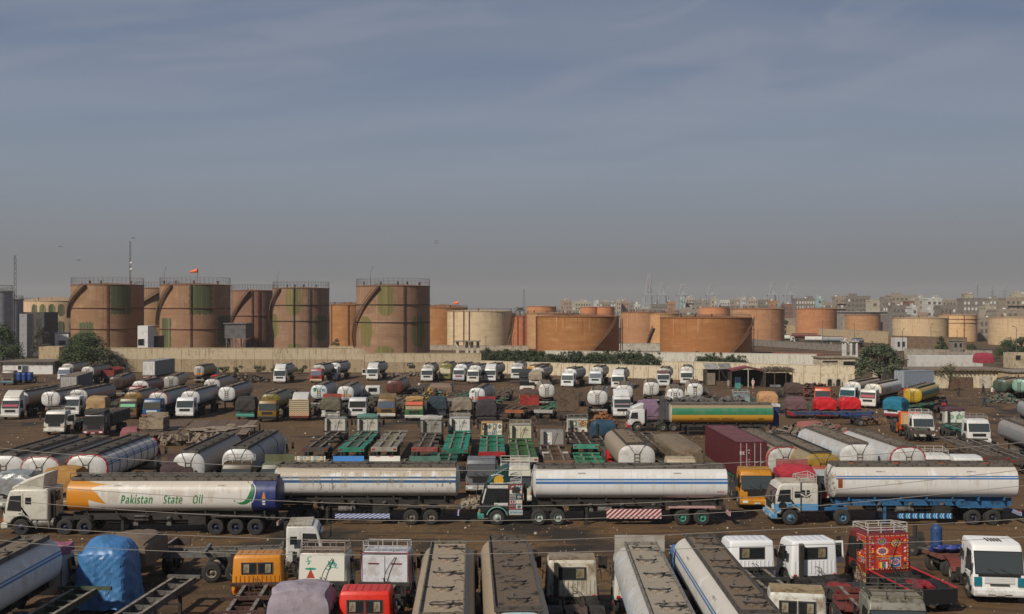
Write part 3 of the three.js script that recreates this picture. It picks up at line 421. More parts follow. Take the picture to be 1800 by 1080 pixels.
// ------------------------------------------------------------------ trees and bushes
const leafM = new THREE.MeshStandardMaterial({ color: 0xffffff, vertexColors: true, roughness: .9, side: THREE.DoubleSide });
const barkM = paint('#54463a', 'rust', .95);
function foliage(clumps, leaf, seed, cols, spread = 1) {
  const r = rng(seed), pos = [], nor = [], col = []; const c = new THREE.Color(), n = new THREE.Vector3(), u = new THREE.Vector3(), w = new THREE.Vector3();
  for (const [cx, cy, cz, R, N] of clumps) for (let i = 0; i < N; i++) {
    n.set(r() - .5, r() - .5, r() - .5).normalize(); const rr = R * Math.pow(r(), .45) * (1 + .25 * (r() - .5)); const x = cx + n.x * rr, y = cy + n.y * rr * .8, z = cz + n.z * rr;
    n.set(n.x + (r() - .5) * 1.6, n.y + .5 + (r() - .5) * 1.2, n.z + (r() - .5) * 1.6).normalize(); u.set(r() - .5, r() - .5, r() - .5).cross(n).normalize(); w.crossVectors(n, u);
    const s = leaf * (.6 + .8 * r()), l = s * 1.5; c.set(cols[(r() * cols.length) | 0]); const k = .75 + .5 * r();
    const P = [[-l, 0], [0, -s * .5], [l, 0], [-l, 0], [l, 0], [0, s * .5]]; for (const [a, b] of P) { pos.push(x + u.x * a * spread + w.x * b, y + u.y * a * spread + w.y * b, z + u.z * a * spread + w.z * b); nor.push(n.x, n.y, n.z); col.push(c.r * k, c.g * k, c.b * k); }
  }
  const g = new THREE.BufferGeometry(); g.setAttribute('position', new THREE.Float32BufferAttribute(pos, 3)); g.setAttribute('normal', new THREE.Float32BufferAttribute(nor, 3)); g.setAttribute('color', new THREE.Float32BufferAttribute(col, 3)); return g;
}
const GREEN = ['#3c4a2c', '#44522f', '#36422a', '#4c5733', '#3f4a30'], DRY = ['#6d6446', '#5f5a3f', '#776a4e', '#4f5236'];
function tree(label, px, d, wpx, topY, o = {}) {
  const s = FOC / d, W = wpx / s / 2, H = hAt(topY, d), [x, z] = ad(px, d), t = thing(o.name || 'tree', label, 'tree', x, z), r = rng((px * 3 + d) | 0), b = new MB(), clumps = [], yc = o.low ? H * .45 : H * .62;
  b.bar([0, 0, 0], [.2, H * .4, .1], .32 * (o.thin || 1), 7, .22 * (o.thin || 1));
  const n = o.n || 26; for (let i = 0; i < n; i++) { const a = i * 2.4 + r(), f = Math.sqrt((i + .5) / n), X = Math.cos(a) * W * f * .82, Z = Math.sin(a) * W * f * .7, Y = yc + (H - yc) * (1 - f * f) * (.55 + .45 * r()) - (f > .6 ? (H * .3) * r() : 0); clumps.push([X, Math.min(H - W * .16, Y), Z, W * (.26 + .16 * r()) * (o.cr || 1), o.leaves || 130]); if (i % 2 === 0) b.bar([.2, H * (.25 + .15 * r()), .1], [X * .9, Y, Z * .9], .1 * (o.thin || 1), 5, .03); }
  b.build('trunk', barkM, t); mesh('crown', foliage(clumps, o.leaf || .16, (px | 0) + 5, o.cols || GREEN), leafM, t); return t;
}
tree('dense dark rounded tree beside the white house below the first camouflaged tank', 148, 242, 92, 586, { n: 52, leaves: 230, low: 1, leaf: .17 });
tree('dark green trees at the left edge behind the blue drums', 4, 250, 74, 570, { n: 40, leaves: 170, low: 1, leaf: .17 });
tree('dusty grey green shrub tree at the right foot of the dense dark tree', 192, 241, 52, 614, { n: 22, leaves: 110, low: 1, cols: ['#5a5640', '#665f48', '#4d4c38'] });
tree('broad leafy tree before the dark garage on the right', 1545, 192, 102, 603, { n: 50, leaves: 70, leaf: .2, cr: .62, cols: ['#48523a', '#525a3f', '#3c4630', '#5a5f48'] });
tree('thin half bare tree in front of the joisted building', 1668, 189, 44, 638, { n: 18, leaves: 34, thin: .5, cols: DRY, leaf: .12 });
tree('green tree left of the guard tower', 1655, 306, 24, 592, { n: 18, leaves: 130, low: 1 });
tree('small green bush tree right of the guard tower', 1708, 306, 26, 604, { n: 16, leaves: 120, low: 1 });
tree('wide green tree beside the lamp post at the right edge', 1772, 296, 48, 594, { n: 24, leaves: 140, low: 1 });
tree('second green tree at the right edge behind the lamp post', 1796, 300, 36, 588, { n: 20, leaves: 140, low: 1 });
tree('hazy tree by the dark shed far left', 72, 318, 36, 574, { n: 18, leaves: 110, low: 1, cols: ['#4c4a3e', '#56523f'] });
tree('low green clump beside the lookout wall', 590, 318, 22, 596, { n: 10, leaves: 90, low: 1 });
tree('distant green patch left of the side house', 1381, 580, 14, 560, { n: 8, leaves: 70, low: 1, leaf: .4 });
{ // palm above the far tanks
  const d = 480, [x, z] = ad(913, d), H = hAt(541, d), t = thing('palm_tree', 'small palm tree rising right behind the cream white tank', 'tree', x, z); new MB().bar([0, 0, 0], [.3, H - .5, 0], .3, 7, .2).build('trunk', barkM, t);
  const b = new MB(), r = rng(3); for (let i = 0; i < 18; i++) { const a = i * 2.4, up = 1.4 * (1 - i / 12), L = 2.7; let p = [.3, H - .5, 0]; for (let k = 1; k <= 5; k++) { const f = k / 5, q = [.3 + Math.cos(a) * L * f, H - .5 + up * f * 1.6 - 1.6 * f * f, Math.sin(a) * L * f]; b.bar(p, q, .12 - .015 * k, 4); for (const s of [-1, 1]) b.bar(q, [q[0] - Math.sin(a) * s * .6, q[1] - .35, q[2] + Math.cos(a) * s * .6], .04, 3); p = q; } }
  b.build('frond', paint('#454f36', null, .9), t); }
function bushStrip(label, pa, da, pb, db, h, dens, seed, top) {
  const a = ad(pa, da), b = ad(pb, db), L = Math.hypot(b[0] - a[0], b[1] - a[1]), r = rng(seed), cl = [], n = Math.round(L * dens); for (let i = 0; i < n; i++) { const f = r(), hh = h * (.82 + .25 * noise(f * L * .2 + seed, 3.3)); cl.push([lerp(a[0], b[0], f) , hh * (.3 + .7 * r()), lerp(a[1], b[1], f) - r() * 2.4, .75 + .45 * r(), 95]); if (r() < .12) cl.push([lerp(a[0], b[0], f), hh * 1.15, lerp(a[1], b[1], f), .4, 22]); }
  const m = mesh('bush_strip', foliage(cl, .15, seed, ['#36402a', '#404a2e', '#2f3826', '#4a5434', '#3a4429'], 1.15), leafM); stuff(m); tag(m, label, 'bushes'); return m;
}
bushStrip('long strip of green bushes on the bank behind the low whitewashed wall', 846, 262, 1160, 238, 4.3, 9, 9);
bushStrip('green creeper on the wall above the corrugated stall', 1225, 226, 1318, 221, 4.6, 8, 19);
for (const [px, d, w, l] of [[402, 240, 40, 'low green bush at the wall left of the white tanker by the wall'], [525, 240, 22, 'low bush right of the white tanker parked by the wall'], [470, 242, 40, 'low green bush behind the scrap heap at the wall'], [186, 236, 20, 'grey green weeds at the foot of the wall near the arch']]) { const [x, z] = ad(px, d), R = w / FOC * d / 2, r = rng(px), cl = []; for (let i = 0; i < 9; i++) cl.push([(r() - .5) * 2 * R, .4 + r() * 1.1, (r() - .5) * 2, .6, 90]); const t = thing('bush', l, 'bush', x, z); mesh('leaves', foliage(cl, .13, px, ['#545838', '#626040', '#474d31']), leafM, t); new MB().bar([0, 0, 0], [.1, .8, 0], .06).build('stem', barkM, t); }
// ------------------------------------------------------------------ vehicles: every builder works in local x forward, y up, z to the right
const rad = d => d * Math.PI / 180;
// print shared by several vehicles
const stripeTex = (a, b, n, slant = 1) => canvasTex(256, 64, (x, w, h) => { x.fillStyle = a; x.fillRect(0, 0, w, h); x.fillStyle = b; for (let i = -2; i < n + 2; i++) { const X = i * w / n; x.beginPath(); x.moveTo(X, h); x.lineTo(X + w / n / 2, h); x.lineTo(X + w / n / 2 + slant * h * .8, 0); x.lineTo(X + slant * h * .8, 0); x.fill(); } });
const RW = texMat(stripeTex('#cfc5bd', '#8e2230', 11), .6), BW = texMat(stripeTex('#c9ccd2', '#2c3f86', 11), .6), CHEV = texMat(canvasTex(512, 48, (x, w, h) => { x.fillStyle = '#2a6a9c'; x.fillRect(0, 0, w, h); const c = ['#111b24', '#7fc0dc', '#c9d6da']; for (let i = 0; i < 30; i++) { x.fillStyle = c[i % 3]; const X = i * w / 24; x.beginPath(); x.moveTo(X, 0); x.lineTo(X + 9, 0); x.lineTo(X - 2, h / 2); x.lineTo(X + 9, h); x.lineTo(X, h); x.lineTo(X - 11, h / 2); x.fill(); } }), .6);
function artTex(seed, pal, o = {}) {      // painted lorry ornament: bordered fields with rosettes, leaves and zigzags
  return texMat(canvasTex(256, 256, (x, w, h) => {
    const r = rng(seed), P = () => pal[(r() * pal.length) | 0]; x.fillStyle = pal[0]; x.fillRect(0, 0, w, h);
    const nx = o.nx || 3, ny = o.ny || 3; for (let i = 0; i < nx; i++) for (let j = 0; j < ny; j++) {
      const X = i * w / nx, Y = j * h / ny, W = w / nx, H = h / ny; x.fillStyle = P(); x.fillRect(X + 4, Y + 4, W - 8, H - 8); x.strokeStyle = P(); x.lineWidth = 4; x.strokeRect(X + 8, Y + 8, W - 16, H - 16);
      const cx = X + W / 2, cy = Y + H / 2, k = r(); if (k < .6) { const n = 6 + ((r() * 5) | 0); for (let q = 3; q > 0; q--) { x.fillStyle = P(); for (let a = 0; a < n; a++) { x.beginPath(); x.ellipse(cx + Math.cos(a / n * 6.283) * q * W * .1, cy + Math.sin(a / n * 6.283) * q * H * .1, W * .09, H * .09, 0, 0, 7); x.fill(); } } x.fillStyle = P(); x.beginPath(); x.arc(cx, cy, W * .1, 0, 7); x.fill(); }
      else for (let q = 0; q < 5; q++) { x.strokeStyle = P(); x.lineWidth = 5; x.beginPath(); for (let a = 0; a <= 6; a++) x.lineTo(X + 8 + a * (W - 16) / 6, Y + 12 + q * (H - 24) / 5 + (a % 2) * 9); x.stroke(); }
    }
    x.strokeStyle = pal[1]; x.lineWidth = 7; x.strokeRect(3, 3, w - 6, h - 6);
  }), .5);
}
const medallions = texMat(canvasTex(512, 512, (x, w, h) => { const r = rng(31), P = ['#c9302a', '#e0802a', '#e8c03a', '#2f7a4a', '#2f6aa0', '#e8dcc0', '#7a2a6a', '#1f1c22', '#d85a7a']; x.fillStyle = '#b5301f'; x.fillRect(0, 0, w, h); const pick = () => P[(r() * P.length) | 0]; for (let i = 0; i < 60; i++) { x.fillStyle = P[i % 8]; x.fillRect(i * w / 60, 0, w / 60, 12); x.fillRect(i * w / 60, h - 12, w / 60, 12); x.fillRect(0, i * h / 60, 12, h / 60); x.fillRect(w - 12, i * h / 60, 12, h / 60); } x.fillStyle = '#1f1c22'; x.fillRect(70, 16, 5, h - 32); x.fillRect(w - 75, 16, 5, h - 32); for (let i = 0; i < 18; i++) for (const X of [24, w - 64]) { x.fillStyle = pick(); x.beginPath(); x.ellipse(X + 20, 30 + i * 27, 18, 11, (i % 2 ? .6 : -.6), 0, 7); x.fill(); x.fillStyle = pick(); x.beginPath(); x.arc(X + 20, 30 + i * 27, 5, 0, 7); x.fill(); } const med = (cx, cy, R, n) => { for (let q = 6; q > 0; q--) { x.fillStyle = P[(q * 5 + n) % 9]; x.beginPath(); for (let a = 0; a <= 48; a++) { const t = a / 48 * 6.2832, k = R * q / 6 * (1 + .10 * Math.cos(t * (6 + q))); x.lineTo(cx + Math.cos(t) * k, cy + Math.sin(t) * k * .8); } x.fill(); } x.fillStyle = '#2f6a4a'; x.beginPath(); x.moveTo(cx - R * .35, cy + R * .2); x.lineTo(cx, cy - R * .3); x.lineTo(cx + R * .35, cy + R * .2); x.fill(); }; med(165, 90, 66, 1); med(350, 120, 76, 4); med(170, 235, 84, 7); x.fillStyle = '#e8c03a'; x.fillRect(90, 310, 330, 8); for (let i = 0; i < 6; i++) { x.fillStyle = P[i]; x.fillRect(95 + i * 24, 400, 22, 90); med(120 + i * 34, 350, 22, i); } x.fillStyle = '#2f5f96'; x.fillRect(270, 330, 140, 150); med(340, 400, 56, 2); x.strokeStyle = '#e8dcc0'; x.lineWidth = 4; x.strokeRect(270, 330, 140, 150); for (let i = 0; i < 240; i++) { x.fillStyle = pick(); x.beginPath(); x.arc(80 + r() * 350, 20 + r() * 470, 2 + r() * 3, 0, 7); x.fill(); } }), .5);
const ART = { m: medallions, a: artTex(4, ['#8d2f24', '#c8a23a', '#c65a22', '#2f5f86', '#d8c9a8', '#3d7a52', '#20202a'], { nx: 4, ny: 4 }), b: artTex(9, ['#cfc2a4', '#7c5a2a', '#c98a36', '#8fa9b4', '#e0dccf', '#3c6d5c', '#39332e'], { nx: 4, ny: 2 }), c: artTex(14, ['#b9b6ad', '#6c4a38', '#c7b079', '#5b8a8e', '#e5e0d4', '#a8562f', '#303036'], { nx: 2, ny: 2 }), d: artTex(19, ['#3a5560', '#b14a34', '#9fc3bf', '#d6d3c6', '#c9a548', '#26343c'], { nx: 2, ny: 5 }) };
function scriptTex(bg, ink, draw) { return texMat(canvasTex(256, 256, (x, w, h) => { x.fillStyle = bg; x.fillRect(0, 0, w, h); x.strokeStyle = x.fillStyle = ink; x.lineWidth = 6; draw(x, w, h); }), .5); }
const CALLI = scriptTex('#d9d4c6', '#2f8f7a', (x, w, h) => { const r = rng(8); for (const [X, Y, n] of [[60, 55, 3], [185, 80, 7]]) for (let i = 0; i < n; i++) { x.beginPath(); x.arc(X + (r() - .5) * 60, Y + (r() - .5) * 60, 9 + r() * 16, r() * 6, r() * 6 + 4); x.stroke(); } x.fillStyle = '#a8432f'; x.beginPath(); x.moveTo(60, 110); x.lineTo(85, 190); x.lineTo(35, 190); x.fill(); x.fillStyle = '#2f8f7a'; x.beginPath(); x.ellipse(60, 112, 34, 10, 0, 0, 7); x.fill(); });
const SHIELD = scriptTex('#8d8983', '#d9d6cd', (x, w, h) => { x.fillRect(45, 10, 75, 236); x.strokeStyle = '#4e7a92'; x.lineWidth = 5; x.strokeRect(55, 18, 55, 26); x.strokeStyle = '#b08a3a'; x.beginPath(); x.moveTo(52, 60); x.lineTo(113, 60); x.lineTo(108, 110); x.lineTo(82, 135); x.lineTo(57, 110); x.closePath(); x.stroke(); x.fillStyle = '#4e6a78'; x.beginPath(); x.moveTo(50, 160); x.lineTo(82, 185); x.lineTo(115, 160); x.lineTo(82, 225); x.fill(); });
const ZIG = texMat(canvasTex(256, 256, (x, w, h) => { x.fillStyle = '#b9a684'; x.fillRect(0, 0, w, h); for (let q = 0; q < 8; q++) { x.strokeStyle = q > 5 ? '#9c3a2a' : '#2f2722'; x.lineWidth = 8; x.beginPath(); for (let a = 0; a <= 14; a++) x.lineTo(a * w / 14, q * 32 + 10 + (a % 2) * 12); x.stroke(); } }), .6);
const GRNART = scriptTex('#c9cdbf', '#3f7a4a', (x, w, h) => { for (let i = 0; i < 2; i++) { x.beginPath(); x.arc(70 + i * 116, 100, 40, 0, 7); x.stroke(); for (let a = 0; a < 8; a++) { x.beginPath(); x.arc(70 + i * 116 + Math.cos(a * .785) * 24, 100 + Math.sin(a * .785) * 24, 10, 0, 7); x.stroke(); } } x.fillStyle = '#33603a'; x.fillRect(0, 200, w, 56); });
// ---------------------------------------------------------------- wheels
const tyreG = dual => shared('ty' + dual, () => { const W = dual ? .58 : .3, p = [[.27, -W / 2 + .03], [.40, -W / 2], [.49, -W / 2 + .04], [.52, -W / 2 + .09]]; if (dual) p.push([.52, -.04], [.42, -.02], [.42, .02], [.52, .04]); p.push([.52, W / 2 - .09], [.49, W / 2 - .04], [.40, W / 2], [.27, W / 2 - .03]); return metric(lathe(p, 20, 'z')); });
const rimG = dual => shared('rm' + dual, () => { const W = dual ? .58 : .3, f = W / 2; return metric(lathe([[.01, dual ? f - .06 : f + .05], [.09, dual ? f - .06 : f + .05], [.11, dual ? f - .16 : f - .02], [.20, dual ? f - .2 : f - .05], [.235, f - .07], [.275, f - .02], [.275, -f + .03], [.01, -f + .1]], 16, 'z')); });
function wheel(parent, x, z, dual, rimM, lod) {
  const w = put('wheel', tyreG(dual), M.tyre, parent, x, .52, z, z > 0 ? 0 : Math.PI);   // lathe opened along z: outer face away from the axle
  if (lod < 2) put('rim', rimG(dual), rimM || M.rim, w);
}
// ---------------------------------------------------------------- cab
function cabGeo(L, H, W, tp = .09) {
  return shared(`cab${L},${H},${W},${tp}`, () => { const p = [[-.03, .78], [0, 1.45], [-.30, H - .38], [-.42, H - .12], [-.7, H], [-L + .1, H], [-L, H - .12], [-L, .95], [-1.82, .95], [-1.79, .80]]; for (let i = 0; i <= 8; i++) { const a = rad(157 - i * 134 / 8); p.push([-1.15 + Math.cos(a) * .68, .52 + Math.sin(a) * .68]); } p.push([-.5, .74]); const g = extrude(p, W, .12), q = g.attributes.position; for (let i = 0; i < q.count; i++) { const y = q.getY(i), z = q.getZ(i); q.setZ(i, z - Math.sign(z) * Math.min(1, Math.abs(z) / (W / 2 - .2)) * tp * Math.max(0, y - 1.6)); } return metric(toCreasedNormals(g, .7)); });
}
function slabOn(mb, x0, y0, x1, y1, w, t, off, z = 0) { const dx = x1 - x0, dy = y1 - y0, l = Math.hypot(dx, dy), a = Math.atan2(dy, dx) - Math.PI / 2, nx = dy / l, ny = -dx / l; return mb.box(t, l, w, (x0 + x1) / 2 + nx * off, (y0 + y1) / 2 + ny * off, z, 0, 0, a); }
function tarpGeo(l, h, w, seed, taper = .1, seg = 14, amp = 1, fold = .25) {        // a tied cloth hung over a cab: box pulled round, sagging and creased; base at y 0
  return shared(`tarp${l},${h},${w},${seed}`, () => { let g = new THREE.BoxGeometry(l, h, w, seg, seg, seg); g.deleteAttribute('uv'); g.deleteAttribute('normal'); g = mergeVertices(g, 1e-4); const p = g.attributes.position; for (let i = 0; i < p.count; i++) { let x = p.getX(i), y = p.getY(i), z = p.getZ(i); const u = x / l * 2, v = z / w * 2, t = y / h + .5; const rr = Math.max(0, Math.hypot(Math.max(0, Math.abs(u) - .72), Math.max(0, Math.abs(v) - .72)) - .18) * .7; const tp = 1 - taper * smooth(.6, 1, t) * 1.4; x *= tp * (1 - rr * .4); z *= tp * (1 - rr * .4); const n = fbm(u * 1.6 + seed * 3.1, v * 1.6 + t * 2.2 + seed, 4) - .5, cr = Math.abs(noise((u + v) * 4 + seed * 7, t * 2.5) - .5); const k = (.16 * n + .12 * cr * (1 - t)) * amp; x += Math.sign(u) * k * Math.abs(u); z += Math.sign(v) * k * Math.abs(v); y += (.18 * (fbm(u * 2.1 + seed, v * 2.1 + 5, 3) - .5) - .12 * (u * u + v * v) * smooth(.7, 1, t)) * amp; const an = Math.atan2(v, u), fl = fold * (1 - t) * (.16 * Math.abs(Math.sin(an * 5 + seed + 2.2 * noise(an * 2 + seed, t * 1.5))) + .10 * Math.abs(noise(an * 7 + seed, t * .8 + (u + v)) - .5)) + fold * .05 * Math.abs(Math.sin((u * 1.3 + v + t * 2.4) * 3.1 + seed)); x += Math.cos(an) * fl * l * .4; z += Math.sin(an) * fl * w * .4; if (t < .02) y += .22 * (noise(u * 5 + seed, v * 5) - .5) * amp; p.setXYZ(i, x, y + h / 2, z); } return metric(toCreasedNormals(g, .55)); });
}
function cab(root, xf, o = {}, lod = 1) {
  const tpr = o.taper ?? .09, lean = (m, s) => { m.rotation.x = -s * tpr; m.position.z += s * tpr * 1.6; return m; }, L = o.L || 2.0, H = o.H || 2.75, W = o.W || 2.4, col = paint(o.c || '#dedbd3', o.wear === 'none' ? '' : o.wear || 'light', .42), c = put('cab', cabGeo(L, H, W, o.taper ?? .09), col, root, xf, 0, 0), f = o.face || 'glass';
  const roofC = o.roof; if (roofC) put('roof_panel', boxG(L - .75, .05, W - .25), paint(roofC, 'dirty', .8), c, -L / 2 - .3, H + .02, 0);
  const ws = shared(`ws${H},${W}`, () => slabOn(new MB(), -.015, 1.5, -.285, H - .42, W - .3, .03, .018).geo());
  if (f !== 'none') put('windshield', ws, f === 'glass' ? M.screen : f === 'silver' ? paint('#a5a8a8', null, .12, .9) : paint(f, 'light', .9), c);
  if (o.visor) put('sun_visor', shared(`vs${H},${W}`, () => slabOn(new MB(), -.12, H - .75, -.33, H - .3, W - .2, .06, .09).geo()), paint(o.visor, 'light', .5), c);
  if (o.band) put('windshield_banner', shared(`bn${H},${W}`, () => slabOn(new MB(), -.08, 1.62, -.17, 2.0, W - .5, .02, .05).geo()), paint(o.band, null, .6), c);
  const gl = o.grille || '#2b2928'; put('grille', shared(`gr${W}`, () => { const b = new MB().box(.05, .3, W * .56, 0, 0, 0); for (let i = -1; i < 2; i++) b.box(.03, .035, W * .55, .025, i * .09, 0); return b.geo(); }), paint(gl, null, .5), c, -.005, 1.18, 0); if (lod < 2) { put('windshield_gasket', shared(`wg${H},${W}`, () => slabOn(new MB(), -.008, 1.45, -.298, H - .37, W - .22, .02, .01).geo()), M.black, c); for (const s of [-.1, .5]) put('wiper', shared('wip' + H, () => new MB().bar([.03, 1.5, 0], [-.04, 1.68, .5], .014, 4).bar([-.02, 1.62, .3], [-.1, 1.78, .52], .012, 4).geo()), M.black, c, .01, .02, s - .45); for (const s of [-1, 1]) put('corner_lamp', boxG(.1, .14, .1), M.orangeLamp, c, .0, .98, s * (W / 2 - .1)); if (o.brow !== 0) put('dark_brow', boxG(.03, .1, W - .5), M.black, c, -.0, 1.40, 0); } if (o.front2) put('front_panel', boxG(.03, .5, W - .2), paint(o.front2, 'light', .5), c, .0, 1.18, 0);
  put('bumper', shared(`bp${W}`, () => new MB().add(extrude([[.1, .42], [.14, .5], [.14, .72], [.08, .80], [-.3, .80], [-.3, .42]], W - .02, .05)).geo()), paint(o.bump || o.c || '#dedbd3', 'light', .5), c);
  if (lod < 2) { for (const s of [-1, 1]) put('headlight', boxG(.05, .16, .36), M.lamp, c, .12, .64, s * (W / 2 - .36)); put('number_plate', boxG(.02, .12, .42), M.white, c, .16, .55, 0); }
  for (const s of [-1, 1]) {
    const z = s * (W / 2 + .004);
    lean(put('side_window', shared(`sw${H}`, () => metric(extrude([[-.27, 1.58], [-.46, H - .42], [-1.15, H - .38], [-1.15, 1.52]], .03))), o.open === s ? M.black : M.glass, c, 0, 0, z), s);
    if (lod < 1) {
      const d = put('door', shared(`dr${H}`, () => metric(extrude([[-.20, 1.42], [-.2, 1.15], [-.55, 1.2], [-1.25, 1.2], [-1.25, 1.48]], .02))), o.c2 ? paint(o.c2, 'light', .5) : col, c, 0, 0, z);
      put('handle', boxG(.18, .04, .04), M.dark, d, -1.1, 1.38, s * .02);
      put('door_seam', boxG(.014, .64, .012), M.dark, c, -1.27, 1.28, z + s * .004); lean(put('door_seam', boxG(.014, H - 1.85, .012), M.dark, c, -1.27, (H + 1.35) / 2, z + s * .004), s);
      put('step', boxG(.5, .06, .22), M.steel, c, -.35, .46, s * (W / 2 - .1));
      if (L > 1.9) lean(put('sleeper_window', boxG(.36, .42, .03), M.glass, c, -1.6, H - .72, z), s);
      put('wheel_arch', shared('arch', () => { const b = new MB(); for (let i = 0; i < 8; i++) { const a0 = rad(165 - i * 150 / 8), a1 = rad(165 - (i + 1) * 150 / 8); b.bar([-1.15 + Math.cos(a0) * .7, .52 + Math.sin(a0) * .7, 0], [-1.15 + Math.cos(a1) * .7, .52 + Math.sin(a1) * .7, 0], .05, 5); } return b.geo(); }), paint(o.arch || '#2a2826', 'light', .7), c, 0, 0, z);
      if (o.c2) put('lower_side', shared(`ls${L}`, () => metric(extrude([[-.05, .82], [-.03, 1.42], [-L + .05, 1.42], [-L + .05, .98], [-1.86, .98], [-1.80, 1.06], [-1.5, 1.32], [-.8, 1.32], [-.5, 1.0]], .02))), paint(o.c2, 'light', .5), c, 0, 0, z + s * .002);
    }
    if (lod < 2) { put('mirror', shared('mir' + s, () => new MB().bar([-.15, H - .5, 0], [.18, H - .55, s * .28], .018, 4).bar([-.1, 1.6, 0], [.18, 1.75, s * .28], .018, 4).box(.06, .55, .22, .2, H - .85, s * .28).geo()), M.dark, c, 0, 0, s * W / 2); }
  }
  if (o.fairing) put('air_deflector', shared(`fr${L},${H},${W},${o.fairX || 0}`, () => { const fx = o.fairX || L - .1, fh = o.fairH || .85; return metric(toCreasedNormals(extrude([[-.45, H - .04], [-.5, H + .1], [-.45 - (fx - .45) * .4, H + fh * .6], [-.45 - (fx - .45) * .75, H + fh * .9], [-fx + .06, H + fh], [-fx, H + fh], [-fx + .1, H - .04]], W - .35, .1), .6)); }), paint(o.fairing, 'light', .45), c);
  if (o.panel) put('roof_board', boxG(.08, o.panelH || .62, W - .1), o.panel.isMaterial ? o.panel : paint(o.panel, 'light', .5), c, -L + .3, H + (o.panelH ? o.panelH / 2 : .22), 0);
  if (o.rack) { put('roof_rack', shared(`rk${L},${H},${W},${o.rackX || 0}`, () => { const b = new MB(), a = W / 2 - .15, h = .5, x0 = -(o.rackX || .6), x1 = -L + .1; for (const z of [-a, -a / 3, a / 3, a]) b.bar([x0, H, z], [x0, H + h * .6, z], .025, 5).bar([x1, H, z], [x1, H + h, z], .025, 5); for (const y of [.3, .55, 1]) { b.bar([x1, H + h * y, -a], [x1, H + h * y, a], .025, 5); for (const z of [-a, a]) b.bar([x0, H + h * Math.min(y, .6), z], [x1, H + h * y, z], .022, 5); } b.bar([x0, H + h * .6, -a], [x0, H + h * .6, a], .025, 5); return b.geo(); }), paint(o.rack === 1 ? '#c9c6be' : o.rack, 'rust', .6), c); }
  // back wall: window, ribs, doors, hoses and intake pipe
  const bk = o.back || 'window';
  if (lod < 1) for (let i = 0; i < 6; i++) put('roof_rib', boxG(L - 1.0, .025, .05), col, c, -L / 2 - .3, H + .008, (i / 5 - .5) * (W - .7));
  if (bk === 'window') { put('window_gasket', boxG(.03, .6, W * .54), M.rubberGrey, c, -L - .005, H - .62, 0); const w = put('rear_window', boxG(.03, .5, W * .5), M.glass, c, -L - .014, H - .62, 0); if (lod < 1) { put('curtain', boxG(.012, .44, W * .16), paint('#8f8468', 'dirty', .9), w, -.012, .01, (o.seed || 1) % 2 ? W * .15 : -W * .14); put('centre_bar', boxG(.02, .5, .03), M.black, w, -.012, 0, 0); } }
  if (bk === 'two') for (const s of [-1, 1]) { put('window_gasket', boxG(.03, .56, .72), M.rubberGrey, c, -L - .005, H - .6, s * .38); const w = put('rear_window', boxG(.03, .46, .62), M.glass, c, -L - .014, H - .6, s * .38); if (lod < 1) put('curtain', boxG(.012, .4, .26), paint('#a39a84', 'dirty', .9), w, -.012, 0, s * .12); }
  if (bk.isMaterial) put('painted_board', shared(`pb${W},${H}`, () => new THREE.BoxGeometry(.04, H - 1.25, W - .3)), bk, c, -L - .015, (H + 1.05) / 2, 0);
  if (lod < 2 && o.near !== 'front') {
    if (bk === 'boxes') { for (const s of [-1, 1]) { const p = put('locker_door', boxG(.05, H - 1.45, W * .43), paint(o.backC || o.c || '#dedbd3', 'light', .5), c, -L - .02, (H + 1.1) / 2, s * W * .225); put('handle', boxG(.03, .05, .5), paint(o.handle || '#4a4340', 'light', .5), p, -.035, (H - 1.5) * .25, 0); } put('rear_frame', shared(`rf${W},${H}`, () => { const b = new MB(), a = W / 2 - .05; return b.bar([-.06, .9, -a], [-.06, H, -a], .03, 5).bar([-.06, .9, a], [-.06, H, a], .03, 5).bar([-.06, H - .02, -a], [-.06, H - .02, a], .03, 5).geo(); }), paint(o.trim || '#55504a', 'rust', .7), c, -L, 0, 0); }
    if (bk === 'window' || bk === 'two') put('rear_rib', shared(`rr${W}`, () => { const b = new MB(); for (let i = 0; i < 11; i++) b.box(.04, .62, .05, 0, 0, (i / 10 - .5) * (W - .4)); return b.geo(); }), col, c, -L - .005, 1.4, 0); if (lod < 1) for (const s of [-1, 1]) put('rear_lamp', boxG(.05, .1, .16), M.redLamp, c, -L - .02, 1.0, s * (W / 2 - .2));
    if (bk === 'boxes' || bk.isMaterial) put('air_hose', shared(`ah${H}`, () => { const b = new MB(); let p = [-.1, H - .2, .5]; for (let i = 1; i <= 10; i++) { const q = [-.1 - .12 * Math.sin(i / 10 * 3.1), H - .2 - i * .16, .5 - .5 * Math.sin(i / 10 * 2.4)]; b.bar(p, q, .02, 5); p = q; } return b.geo(); }), M.rubberGrey, c, -L, 0, 0);
    if (o.snorkel !== 0) put('intake_pipe', shared('snk' + H, () => new MB().box(.22, H - 1.1, .2, -.16, (H + .9) / 2, -.75).geo()), M.dark, c, -L, 0, 0);
  }
  if (o.doorOpen) { const s = o.doorOpen, d = put('open_door', shared('od' + H, () => metric(extrude([[0, 1.2], [-.02, 1.5], [-.2, H - .4], [-.95, H - .35], [-1, 1.2]], .06))), col, c, -.25, 0, s * (W / 2 + .02), s * 1.25); put('door_glass', shared('odg' + H, () => metric(extrude([[-.12, 1.56], [-.26, H - .5], [-.88, H - .45], [-.9, 1.54]], .075))), M.glass, d); }
  if (o.tarp) put('tarpaulin', tarpGeo(L + .25, o.tarpH || (H - 1.15), W + .2, (xf * 13 + H * 7 + (o.seed || 0)) | 0), cloth(o.tarp, o.tarpR || .9), c, -L / 2 + .02, o.tarpY || 1.3, 0);
